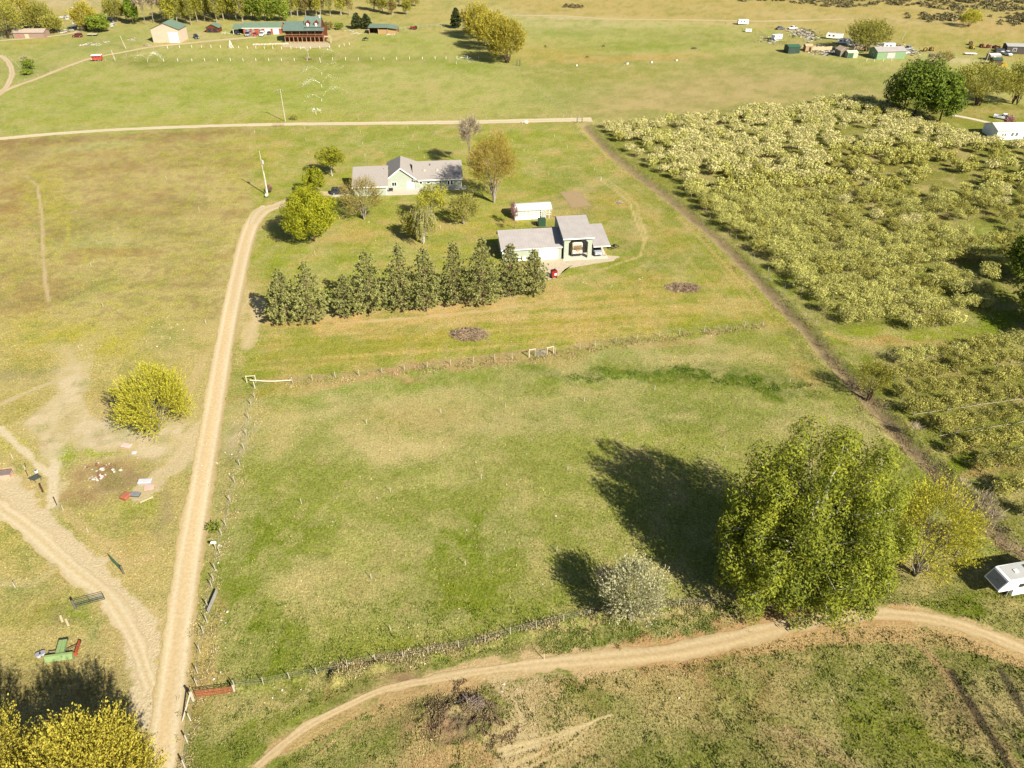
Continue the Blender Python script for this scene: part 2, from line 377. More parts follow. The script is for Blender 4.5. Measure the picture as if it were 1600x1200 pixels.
# x, y, rx, ry, colour, strength, rotation in degrees of the survey view
BLOBS = [
    # north pasture
    (120, 160, 200, 45, (150, 168, 68), .7, 0), (420, 150, 170, 45, (148, 170, 62), .8, 0), (600, 95, 160, 10, (150, 166, 72), .6, 0), (700, 150, 130, 40, (178, 180, 96), .6, 0),
    (450, 185, 400, 8, YEL, .5, -1), (300, 170, 300, 12, (176, 184, 96), .5, 0), (650, 120, 120, 12, (186, 186, 110), .6, 0), (230, 98, 60, 8, (128, 140, 62), .8, 0), (505, 88, 60, 8, (140, 152, 60), .8, 0), (480, 95, 200, 6, (140, 150, 66), .5, 0),
    (735, 103, 55, 12, (122, 160, 52), .8, 0), (610, 60, 120, 14, (156, 174, 78), .7, 0), (700, 45, 60, 8, (196, 180, 110), .7, 0), (420, 72, 120, 6, YEL, .6, 0), (120, 70, 110, 14, (130, 158, 78), .7, 0), (60, 66, 50, 8, (188, 176, 84), .7, -5),
    (40, 110, 50, 16, (130, 152, 80), .6, 0), (640, 180, 80, 6, STRAW, .4, 0), (530, 57, 28, 12, (205, 185, 125), 1, 0), (560, 48, 30, 6, (205, 185, 125), .7, 0),
    (860, 100, 80, 25, (150, 160, 78), .5, 0), (1080, 150, 190, 26, (192, 172, 118), 1.1, -7), (980, 90, 130, 5, (200, 164, 98), .9, -2), (860, 82, 90, 12, (192, 170, 90), .8, 0),
    (1010, 72, 120, 8, (138, 160, 62), .8, -2), (880, 52, 100, 6, (150, 168, 84), .8, 0), (1120, 60, 90, 10, (140, 156, 72), .6, 4), (950, 118, 130, 12, (170, 164, 84), .6, -3), (870, 150, 70, 20, (156, 166, 90), .6, 0),
    (1300, 110, 110, 12, (144, 158, 84), .8, 8), (1230, 130, 110, 14, (190, 172, 118), .8, 2), (890, 27, 90, 3, (210, 196, 150), .9, 2), (1100, 35, 200, 4, (206, 186, 120), .7, 3), (930, 38, 200, 4, (196, 190, 130), .8, 0),
    (1400, 33, 220, 5, (204, 182, 128), .8, 3), (1480, 60, 140, 12, (172, 166, 80), .7, 4), (1500, 95, 60, 5, (214, 200, 150), .9, 4), (1560, 80, 60, 10, (150, 160, 66), .6, 0), (1330, 60, 120, 14, (170, 164, 84), .6, 0), (1560, 45, 90, 10, (198, 172, 110), .8, 0),
    (1280, 70, 90, 12, (170, 160, 96), .7, 4), (440, 30, 130, 6, (176, 178, 92), .6, 0), (250, 70, 60, 4, (204, 186, 130), .6, -6), (300, 56, 30, 5, (206, 190, 140), .8, 0), (40, 50, 60, 6, (190, 178, 120), .7, 0), (110, 50, 40, 6, (170, 160, 100), .7, 0),
    (100, 4, 60, 9, (206, 186, 140), 1, 0), (180, 2, 60, 5, (206, 186, 140), 1, 0), (780, 22, 70, 8, (200, 190, 134), .9, 8), (650, 12, 60, 10, (196, 184, 110), .7, 0), (1540, 185, 90, 25, (158, 148, 62), .9, 0), (1500, 200, 60, 8, (128, 150, 46), .9, 0), (1580, 190, 40, 10, (132, 152, 46), .8, 0),
    # north-west field
    (40, 240, 90, 14, BROWN, .8, 0), (120, 218, 160, 6, (150, 122, 86), .8, -2), (330, 208, 90, 7, (158, 130, 88), .9, -2), (190, 262, 100, 14, (176, 144, 96), .7, -5), (120, 232, 70, 6, PALE, .7, -5), (60, 222, 60, 6, (158, 134, 88), .7, 0), (280, 246, 60, 10, (164, 136, 86), .6, -10), (30, 300, 40, 12, (158, 122, 78), .8, 0),
    (20, 335, 30, 16, (168, 126, 78), .8, 0), (160, 345, 110, 20, (160, 152, 84), .6, 0), (320, 250, 60, 16, (170, 168, 80), .7, 0), (370, 260, 24, 60, YEL, .5, 0), (265, 318, 60, 9, (150, 128, 80), .7, 8), (280, 370, 50, 10, (156, 140, 84), .7, 10), (290, 430, 60, 12, (176, 148, 90), .7, -15), (60, 300, 26, 40, YEL, .6, 10),
    (90, 360, 16, 80, YEL, .6, 0), (140, 385, 70, 10, PALE, .7, -8), (330, 390, 40, 40, (164, 166, 66), .6, 0), (330, 440, 36, 14, (158, 156, 96), .6, 0), (110, 455, 60, 20, (170, 168, 100), .6, 0), (200, 440, 100, 14, (176, 170, 96), .5, -5), (150, 400, 60, 14, (186, 172, 78), .6, 0), (40, 430, 50, 40, (172, 152, 84), .6, 0),
    (20, 480, 40, 12, (178, 160, 110), .7, 0), (120, 530, 120, 34, (188, 178, 66), .9, 0), (60, 560, 80, 20, (184, 168, 76), .7, 0), (240, 500, 80, 16, (176, 170, 76), .6, 0), (270, 525, 50, 22, (178, 172, 104), .8, 0), (310, 480, 40, 20, (170, 160, 88), .6, 0), (10, 590, 40, 14, (170, 160, 110), .8, 0), (50, 590, 30, 12, (176, 160, 106), .7, 0),
    (250, 575, 60, 20, (180, 172, 76), .5, 0), (320, 560, 12, 120, (200, 182, 116), .7, 6), (352, 400, 10, 100, (204, 188, 120), .6, 8), (40, 640, 50, 26, (176, 164, 84), .7, 0), (70, 700, 26, 36, (178, 166, 70), .7, 0), (15, 690, 20, 20, (186, 180, 70), .8, 0), (30, 760, 60, 20, (206, 178, 120), .7, 0), (150, 630, 40, 22, (190, 168, 96), .5, 0),
    (140, 690, 70, 16, DIRT, 1.2, 0), (90, 650, 24, 66, DIRT, 2.2, 4), (122, 630, 8, 55, DIRT, .9, 6), (75, 635, 8, 36, DIRT, .8, -4), (160, 672, 66, 22, (220, 200, 162), 2, 0), (235, 694, 66, 28, (222, 202, 166), 2, -8), (265, 735, 50, 8, (214, 194, 150), .9, -28), (285, 700, 30, 30, (214, 194, 150), .7, 0),
    (100, 716, 14, 22, (150, 168, 60), 1, 12), (150, 712, 40, 8, (164, 176, 60), 1, -4), (145, 755, 50, 22, (166, 136, 96), 1.4, -12), (190, 762, 40, 14, (166, 144, 104), 1, -5), (84, 760, 6, 40, (226, 208, 172), 1.2, 3), (20, 840, 40, 26, (180, 170, 84), .6, 0), (140, 820, 44, 16, (156, 156, 68), .9, 20), (200, 800, 50, 16, (168, 170, 74), .8, 0),
    (250, 815, 22, 40, (168, 150, 110), .9, -10), (205, 850, 30, 30, (190, 168, 100), .7, 30), (225, 900, 24, 30, (196, 176, 112), .9, 0), (60, 900, 60, 24, (196, 178, 116), .7, -20), (30, 905, 40, 10, (150, 156, 90), .8, 0), (110, 880, 30, 20, (190, 158, 88), .8, 30), (60, 960, 60, 20, (156, 152, 62), .8, 0), (130, 960, 20, 22, (130, 156, 54), .9, 0),
    (90, 965, 22, 12, (166, 144, 104), .9, 0), (150, 1000, 14, 20, (120, 148, 80), .8, 0), (30, 1020, 40, 20, (172, 168, 60), .8, 0), (200, 990, 26, 50, (206, 180, 124), 1, -20), (235, 1050, 30, 80, (214, 190, 140), 1.1, 6), (80, 1070, 120, 50, (132, 120, 70), .8, 0),
    # verge between road and pasture
    (375, 680, 24, 46, (200, 182, 146), 1.1, 6), (392, 640, 16, 18, (206, 188, 146), .8, 0), (350, 800, 18, 60, (196, 174, 120), 1, 8), (318, 960, 16, 120, (198, 172, 112), 1, 6), (375, 740, 10, 40, (166, 150, 100), .8, 10), (385, 660, 6, 40, (128, 150, 70), .7, 10), (300, 1080, 20, 60, (192, 160, 100), .9, 4), (278, 1180, 12, 60, (176, 152, 100), .9, 4),
    # house lot
    (470, 200, 80, 8, (180, 170, 96), .6, 0), (600, 225, 150, 22, (158, 172, 84), .8, 0), (480, 240, 60, 30, (164, 170, 74), .5, 0), (425, 240, 30, 40, (184, 172, 76), .6, 0), (560, 285, 80, 14, (150, 166, 44), .8, 0), (430, 290, 40, 20, (146, 166, 56), .6, 0), (820, 210, 90, 14, (150, 168, 56), .8, 0), (780, 265, 60, 30, (158, 170, 60), .6, 0),
    (900, 245, 60, 18, (160, 168, 84), .5, 0), (880, 275, 60, 16, (132, 156, 66), .9, 0), (955, 288, 40, 12, (138, 156, 76), .7, 0), (900, 312, 26, 16, (178, 158, 110), 2.2, 12), (850, 300, 60, 8, (150, 158, 44), .7, 10), (985, 320, 50, 10, (200, 164, 84), .9, 8), (960, 340, 50, 10, (196, 166, 90), .7, 10), (1020, 350, 50, 20, (194, 170, 80), .7, 35), (990, 350, 24, 22, (160, 164, 90), .5, 20),
    (1045, 390, 40, 20, (196, 168, 84), .6, 35), (985, 385, 22, 28, (132, 152, 56), .9, -20), (1000, 372, 18, 22, (152, 158, 84), .7, 0), (1130, 440, 50, 40, (176, 170, 64), .8, 35), (1060, 410, 60, 14, (132, 150, 70), .8, 0), (1080, 470, 90, 22, (148, 160, 60), .8, 5), (1000, 440, 60, 14, (190, 166, 84), .8, 0), (960, 470, 120, 10, (198, 168, 80), .7, -4), (850, 445, 50, 10, (206, 176, 110), .8, -4),
    (600, 290, 40, 10, (150, 170, 50), .6, 0), (650, 340, 60, 16, (172, 168, 76), .7, 0), (560, 370, 60, 20, (188, 170, 86), .8, -12), (590, 400, 60, 10, (146, 168, 56), .8, -18), (500, 400, 60, 14, (150, 168, 60), .6, 0), (440, 410, 20, 12, (142, 164, 44), .8, 0), (420, 440, 14, 60, (178, 170, 90), .6, 5), (520, 420, 40, 8, (140, 168, 48), .7, 0), (700, 390, 60, 12, (172, 172, 62), .6, 0), (760, 350, 60, 16, (180, 172, 66), .8, 0),
    (820, 340, 50, 12, (182, 170, 66), .6, 0), (530, 500, 130, 12, (216, 178, 118), 1.2, -2), (700, 482, 130, 12, (222, 184, 124), 1.3, -6), (800, 468, 70, 10, (212, 178, 116), 1, -8), (650, 508, 120, 6, (206, 180, 124), .8, -6), (600, 530, 200, 22, (188, 170, 76), .8, -3), (450, 545, 60, 20, (170, 168, 64), .7, 0), (440, 560, 40, 12, (184, 166, 86), .6, 0),
    (760, 540, 160, 14, (180, 170, 66), .6, -6), (800, 510, 90, 12, (164, 164, 58), .7, -6), (950, 500, 110, 16, (196, 166, 76), .8, -4), (1080, 500, 90, 12, (172, 168, 56), .6, 0), (1000, 480, 90, 8, (160, 162, 60), .6, 0), (1180, 480, 50, 22, (180, 168, 64), .8, 30), (390, 480, 26, 40, (214, 192, 140), .9, 0), (400, 520, 24, 22, (196, 176, 110), .7, 0), (740, 505, 140, 5, (214, 188, 130), .7, -8),
    (635, 584, 260, 7, (196, 164, 112), 1.1, -6), (1010, 532, 190, 7, (190, 160, 108), 1, -6), (1130, 516, 60, 5, (196, 176, 122), .8, -6), (475, 596, 90, 5, (194, 168, 106), .8, 0),
    # lower pasture
    (600, 605, 200, 9, (130, 160, 60), .9, -7), (430, 605, 50, 7, (158, 152, 50), .9, -3), (540, 640, 150, 20, (202, 190, 130), 1.0, -5), (420, 640, 50, 16, (182, 172, 96), .8, 0), (670, 650, 120, 24, (184, 164, 98), .6, 0), (620, 705, 120, 26, (204, 188, 128), .9, 0), (770, 665, 60, 14, (186, 178, 120), .6, 0), (740, 630, 90, 14, (160, 170, 86), .6, 0), (480, 690, 60, 26, (182, 176, 108), .6, 0),
    (1050, 585, 170, 10, (88, 124, 36), 2.2, 1), (930, 594, 80, 8, (120, 152, 60), 1, -4), (1210, 600, 60, 8, (84, 120, 34), 2.2, 8), (840, 597, 80, 5, (130, 156, 64), .7, -4), (1100, 560, 100, 12, (190, 178, 116), .9, -2), (940, 560, 90, 10, (174, 174, 108), .6, -6), (1180, 555, 70, 14, (186, 172, 104), .8, 8), (1250, 570, 40, 14, (184, 156, 92), .7, 35), (1160, 622, 120, 8, (182, 174, 104), .7, 5), (1290, 660, 90, 10, (184, 176, 112), .8, 20),
    (1060, 650, 200, 30, (140, 152, 76), .8, 0), (900, 670, 60, 20, (178, 174, 112), .7, 0), (1180, 670, 70, 18, (164, 158, 92), .5, 0), (1000, 690, 120, 18, (146, 160, 60), .7, 0), (870, 640, 90, 14, (146, 160, 78), .5, 0), (440, 830, 100, 60, (116, 142, 44), 1.1, 0), (720, 830, 110, 46, (114, 142, 42), 1.2, 0), (560, 775, 90, 20, (150, 162, 70), .6, -15), (640, 800, 60, 12, (186, 176, 108), .5, -8), (860, 770, 50, 30, (150, 160, 74), .5, 0),
    (370, 900, 40, 100, (112, 140, 42), 1.1, 5), (480, 925, 60, 36, (200, 186, 122), .9, 10), (590, 925, 38, 44, (202, 186, 126), 1, 15), (560, 850, 40, 30, (192, 184, 112), .8, -30), (650, 760, 90, 12, (196, 188, 116), .7, -15), (470, 970, 80, 22, (166, 164, 86), .6, 0), (400, 1000, 60, 44, (112, 138, 40), 1.1, 0), (700, 940, 120, 44, (116, 140, 40), 1.1, 0), (600, 1010, 110, 14, (152, 158, 62), .7, -10), (820, 900, 70, 30, (150, 158, 70), .6, 0), (840, 850, 50, 14, (184, 174, 104), .6, 0), (540, 860, 60, 16, (184, 178, 100), .5, 0),
    (420, 750, 50, 26, (156, 164, 76), .5, 0), (900, 930, 60, 20, (132, 150, 58), .8, 0), (1360, 700, 40, 12, (166, 166, 92), .6, 35),
    # south fence line and foreground
    (640, 1035, 150, 7, (190, 162, 112), 1.1, -13), (860, 988, 90, 6, (186, 160, 116), 1, -14), (440, 1075, 60, 7, (196, 176, 124), 1, -8), (1040, 955, 60, 6, (190, 166, 124), 1, -3), (980, 990, 140, 14, (98, 126, 44), 1.2, -4), (1060, 975, 60, 12, (92, 124, 50), 1.1, 0), (700, 1045, 110, 6, (112, 132, 60), .9, -12), (850, 1008, 60, 7, (122, 132, 62), .8, -12), (1180, 965, 80, 6, (184, 154, 106), .8, -5),
    (600, 1058, 40, 7, (166, 126, 84), 1.2, -14), (540, 1082, 30, 8, (160, 124, 84), 1.1, -14), (440, 1120, 90, 34, (126, 140, 54), 1.2, 0), (380, 1180, 70, 34, (118, 134, 54), 1.2, 0), (570, 1150, 70, 30, (124, 136, 62), 1.1, 0), (610, 1110, 60, 10, (190, 160, 110), .9, -28), (640, 1090, 60, 10, (212, 184, 132), 1, -18), (660, 1190, 80, 20, (178, 148, 104), 1, 0), (640, 1130, 18, 50, (170, 142, 98), .9, 0),
    (705, 1115, 78, 38, (150, 122, 92), 2.4, 0), (770, 1130, 22, 30, (152, 126, 94), 1.4, 20), (735, 1108, 40, 20, (122, 104, 86), 1.6, 0), (720, 1160, 36, 12, (112, 130, 56), 1, 0), (768, 1150, 6, 20, (214, 188, 142), 1.3, 0), (780, 1090, 40, 12, (128, 140, 54), .9, 20), (830, 1085, 36, 30, (206, 182, 136), 1.6, 0), (825, 1145, 34, 50, (202, 178, 132), 1.5, 0), (870, 1165, 60, 24, (196, 170, 120), 1.3, -20), (655, 1150, 30, 40, (184, 152, 110), 1.5, 0), (770, 1185, 90, 14, (190, 160, 112), 1.1, 0), (900, 1070, 24, 10, (206, 184, 138), 1.1, 0),
    (870, 1120, 50, 20, (140, 136, 66), .7, 0), (930, 1100, 30, 30, (122, 138, 54), .8, 0), (890, 1160, 60, 20, (186, 160, 108), .8, -25), (930, 1080, 110, 12, (176, 150, 96), .9, -4), (1000, 1060, 90, 12, (174, 150, 94), .9, 0), (1110, 1090, 160, 36, (160, 142, 86), .8, 0), (1060, 1045, 120, 14, (176, 150, 100), 1, -3), (1010, 1160, 70, 30, (118, 128, 54), .8, 0), (1170, 1150, 90, 24, (164, 144, 98), .7, 10), (1230, 1180, 60, 24, (170, 148, 102), .8, 10),
    (1370, 1090, 70, 50, (118, 136, 40), 1, 30), (1430, 1150, 60, 40, (126, 134, 44), .8, 30), (1300, 1060, 60, 30, (120, 132, 60), .6, 0), (1500, 1000, 80, 30, (112, 120, 52), .8, 20), (1540, 960, 70, 24, (100, 124, 34), 1, 15), (1380, 930, 90, 14, (150, 146, 84), .8, 0), (1300, 935, 70, 10, (160, 150, 92), .7, 0), (1500, 1120, 100, 40, (150, 134, 88), 1.1, 30), (1560, 1090, 60, 40, (134, 122, 84), .8, 30), (1420, 880, 60, 16, (176, 158, 104), .8, -5), (1100, 1010, 100, 20, (178, 146, 96), .6, -5),
    # orchard floor and strip by the ditch
    (1390, 520, 180, 8, (140, 156, 46), 1.2, -1), (1420, 536, 150, 7, (190, 160, 92), 1, 0), (1310, 540, 40, 10, (136, 146, 52), 1, 20), (1570, 510, 40, 20, (104, 140, 24), 1.1, 0), (1400, 270, 130, 40, (146, 126, 62), .7, -8), (1480, 330, 110, 30, (150, 128, 64), .8, -6), (1500, 310, 110, 30, (128, 140, 48), .5, -6), (1200, 430, 60, 90, (116, 142, 38), .8, 40), (1480, 720, 70, 90, (110, 134, 34), 1, 40), (1080, 320, 60, 60, (128, 148, 44), .7, 40),
    (1540, 740, 60, 10, (160, 136, 78), .9, -12), (1520, 690, 80, 10, (160, 136, 78), .9, -12), (1500, 652, 80, 9, (160, 136, 78), .9, -10), (1570, 800, 60, 16, (116, 130, 40), .8, 0), (1560, 370, 60, 14, (110, 150, 34), .8, 20), (1250, 300, 260, 120, (150, 144, 74), .8, 0), (1480, 600, 120, 50, (146, 138, 68), .8, 0), (1350, 570, 40, 20, (124, 140, 46), .7, 35),
]
def ppoly(px, py, poly):
    ins = np.zeros(px.shape, bool); n = len(poly); j = n - 1
    for i in range(n):
        xi, yi = poly[i]; xj, yj = poly[j]
        c = ((yi > py) != (yj > py)) & (px < (xj - xi) * (py - yi) / (yj - yi + 1e-9) + xi)
        ins ^= c; j = i
    return ins
DITCHW = 1.25
def ground_color(X, Y):
    """albedo of the turf at ground points X, Y"""
    X = np.asarray(X, float); Y = np.asarray(Y, float)
    Yc = np.clip(Y, 36, 640)
    wx = (fbm(X * 0.11, Y * 0.11, 31, 4) - 0.5) * 9 + (fbm(X * 0.6, Y * 0.6, 32, 3) - 0.5) * 1.6
    wy = (fbm(X * 0.11, Y * 0.11, 33, 4) - 0.5) * 9 + (fbm(X * 0.6, Y * 0.6, 34, 3) - 0.5) * 1.6
    sx, sy = PIX(X, Yc)                       # survey coordinates of the points, sharp
    bx, by = PIX(X + wx, np.clip(Yc + wy, 34, 650))
    C = np.empty(X.shape + (3,)); C[:] = lin((170, 166, 92))
    q1, q2 = PIX(X + wx * .12, np.clip(Yc + wy * .12, 34, 650))
    for poly, c in FIELDS:
        C[ppoly(q1, q2, poly)] = lin(c)
    # broad mottling
    m1 = fbm(X * 0.045, Y * 0.045, 41, 4); m2 = fbm(X * 0.16, Y * 0.16, 42, 4); m3 = fbm(X * 0.5 + 9, Y * 0.5, 43, 3)
    def bl(c, w):
        nonlocal C
        w = np.clip(w, 0, 1)[..., None]; C = C * (1 - w) + lin(c) * w
    bl((186, 174, 100), np.clip((m1 - 0.52) * 3.0, 0, 1) * 0.35)
    bl((124, 146, 52), np.clip((0.46 - m1) * 3.0, 0, 1) * 0.35)
    # rough weedy growth of the foreground field
    fg = ppoly(q1, q2, FIELDS[7][0]) | (q2 > 1210)
    c1 = fbm(X * 0.85, Y * 0.85, 81, 3); c2 = fbm(X * 0.28 + 4, Y * 0.28, 82, 4); c3 = fbm(X * 0.35 + Y * .5, Y * 0.9 - X * .5, 83, 3)
    bl((178, 156, 106), np.where(fg, np.clip((c2 - 0.50) * 6, 0, 1) * 0.42, 0))
    bl((92, 112, 36), np.where(fg, np.clip((c1 - 0.58) * 8, 0, 1) * 0.6, 0))
    bl((196, 174, 124), np.where(fg, np.clip((c3 - 0.60) * 7, 0, 1) * 0.42, 0))
    m5 = .5 * fbm(X * .75, Y * .75, 46, 4) + .5 * fbm(X * .22 + 3, Y * .22, 47, 4)
    for (x, y, rx, ry, c, a, rot) in BLOBS:
        m = (np.abs(bx - x) < 2.2 * max(rx, ry) + 5) & (np.abs(by - y) < 2.2 * max(rx, ry) + 5)
        if not m.any(): continue
        r = math.radians(rot); dx = bx[m] - x; dy = by[m] - y
        u = (dx * math.cos(r) + dy * math.sin(r)) / rx; v = (-dx * math.sin(r) + dy * math.cos(r)) / ry
        w = np.exp(-(u * u + v * v) * 0.95) * a * (0.55 + 0.9 * m2[m])
        w = np.clip(w * 1.15, 0, 1); w = np.clip(w + 2.6 * w * (1 - w) * (m5[m] - .5) * 1.6, 0, 1)[..., None]
        C[m] = C[m] * (1 - w) + lin(c) * w
    # patchy growth: straw, rank green, bare specks
    bl((198, 182, 124), np.clip((m2 - 0.52) * 6, 0, 1) * 0.46)
    m4 = fbm(X * 0.3 + 7, Y * 0.3, 44, 4)
    bl((194, 178, 116), np.clip((m4 - 0.54) * 8, 0, 1) * 0.46)
    bl((122, 138, 50), np.clip((0.42 - m4) * 7, 0, 1) * 0.3)
    bl((122, 142, 54), np.clip((0.45 - m2) * 5, 0, 1) * 0.32)
    bl((150, 126, 84), np.clip((m3 - 0.64) * 5, 0, 1) * 0.25)
    m6 = fbm(X * 0.22 + 3, Y * 0.3, 48, 5); lawn = ppoly(q1, q2, FIELDS[5][0])
    bl((202, 172, 108), np.where(lawn, np.clip((m6 - 0.54) * 8, 0, 1) * 0.45, 0))
    bl((132, 150, 50), np.where(lawn, np.clip((0.44 - m6) * 8, 0, 1) * 0.45, 0))
    # rusty weed patches of the north-west field
    nw = ppoly(q1, q2, FIELDS[4][0]) & (q2 < 500)
    w8 = fbm(X * 0.09, Y * 0.2, 51, 4)
    bl((160, 122, 82), np.where(nw, np.clip((w8 - 0.52) * 6, 0, 1) * 0.42, 0))
    w9 = fbm(X * 0.6, Y * 0.9, 52, 3)
    bl((150, 128, 84), np.where(nw, np.clip((w9 - 0.54) * 7, 0, 1) * 0.4, 0))
    bl((188, 182, 70), np.where(nw, np.clip((0.44 - w9) * 6, 0, 1) * 0.4, 0))
    # mowing lines on the lot north of the pasture fence
    lot = ppoly(q1, q2, [(395, 510), (860, 460), (1040, 430), (1230, 490), (1180, 505), (860, 548), (385, 590)])
    sA = math.radians(7.5); s_ = -X * math.sin(sA) + Y * math.cos(sA); l_ = X * math.cos(sA) + Y * math.sin(sA)
    st1 = fbm(l_ * 0.03, s_ * 0.85, 61, 3)
    bl((210, 182, 112), np.where(lot, np.clip((st1 - 0.52) * 5, 0, 1) * 0.55, 0))
    bl((150, 152, 54), np.where(lot, np.clip((0.47 - st1) * 5, 0, 1) * 0.45, 0))
    # wheel marks along the ditch side of the lot, parallel to the ditch
    dd = seg_dist(X, Y, DITCH)
    lot2 = ppoly(q1, q2, [(905, 200), (1020, 310), (1120, 390), (1232, 500), (1100, 500), (1000, 330), (880, 200)])
    st2 = fbm(dd * 1.1, Y * 0.02, 62, 3)
    bl((204, 178, 104), np.where(lot2, np.clip((st2 - 0.5) * 4, 0, 1) * 0.45, 0))
    # ditch: grey tan dry bed, weedy banks
    n5 = fbm(X * 0.7, Y * 0.7, 63, 4)
    bl((176, 152, 118), np.clip(1.5 - dd / (DITCHW * (0.65 + 0.8 * n5)), 0, 1) * (0.6 + 0.5 * m3))
    bl((112, 96, 70), np.clip(0.9 - dd / 0.9, 0, 1) * np.clip((m3 - 0.5) * 6, 0, 1) * 0.6)
    bl((120, 106, 80), np.where((q2 > 480), np.clip(1.2 - dd / 1.6, 0, 1) * np.clip((n5 - 0.42) * 4, 0, 1) * 0.6, 0))
    # bare pads and tracks drawn as streaks of wheels
    for pts, wdt, c, a, sd in TRACKS:
        gp = [G(*p) for p in pts]
        x0 = min(p[0] for p in gp) - 8; x1 = max(p[0] for p in gp) + 8; y0 = min(p[1] for p in gp) - 8; y1 = max(p[1] for p in gp) + 8
        m = (X > x0) & (X < x1) & (Y > y0) & (Y < y1)
        if not m.any(): continue
        d = seg_dist(X[m] + wx[m] * .05, Y[m] + wy[m] * .05, gp)
        w = np.clip((wdt * (.75 + 1.1 * (m5[m] - .5) + .9 * (m3[m] - .5)) - d) / (.28 + wdt * .12) + .4, 0, 1) * a
        w = (w * (0.55 + 0.75 * fbm(d * 3.2 + sd, (X[m] + Y[m]) * 0.05, sd, 2)))[..., None]
        w = np.clip(w, 0, 1)
        C[m] = C[m] * (1 - w) + lin(c) * w
    g_ = np.clip(C[..., 1] - C[..., 0], 0, 1)
    C[..., 0] += g_ * .42
    return np.clip(C, 0, 1) * KALB
TR1 = [(400, 1200), (440, 1165), (490, 1130), (545, 1102), (600, 1078), (680, 1062), (760, 1048), (850, 1037), (940, 1030), (1040, 1020), (1120, 1005), (1200, 985), (1290, 966), (1370, 960), (1450, 966), (1520, 984), (1580, 1008), (1640, 1035)]
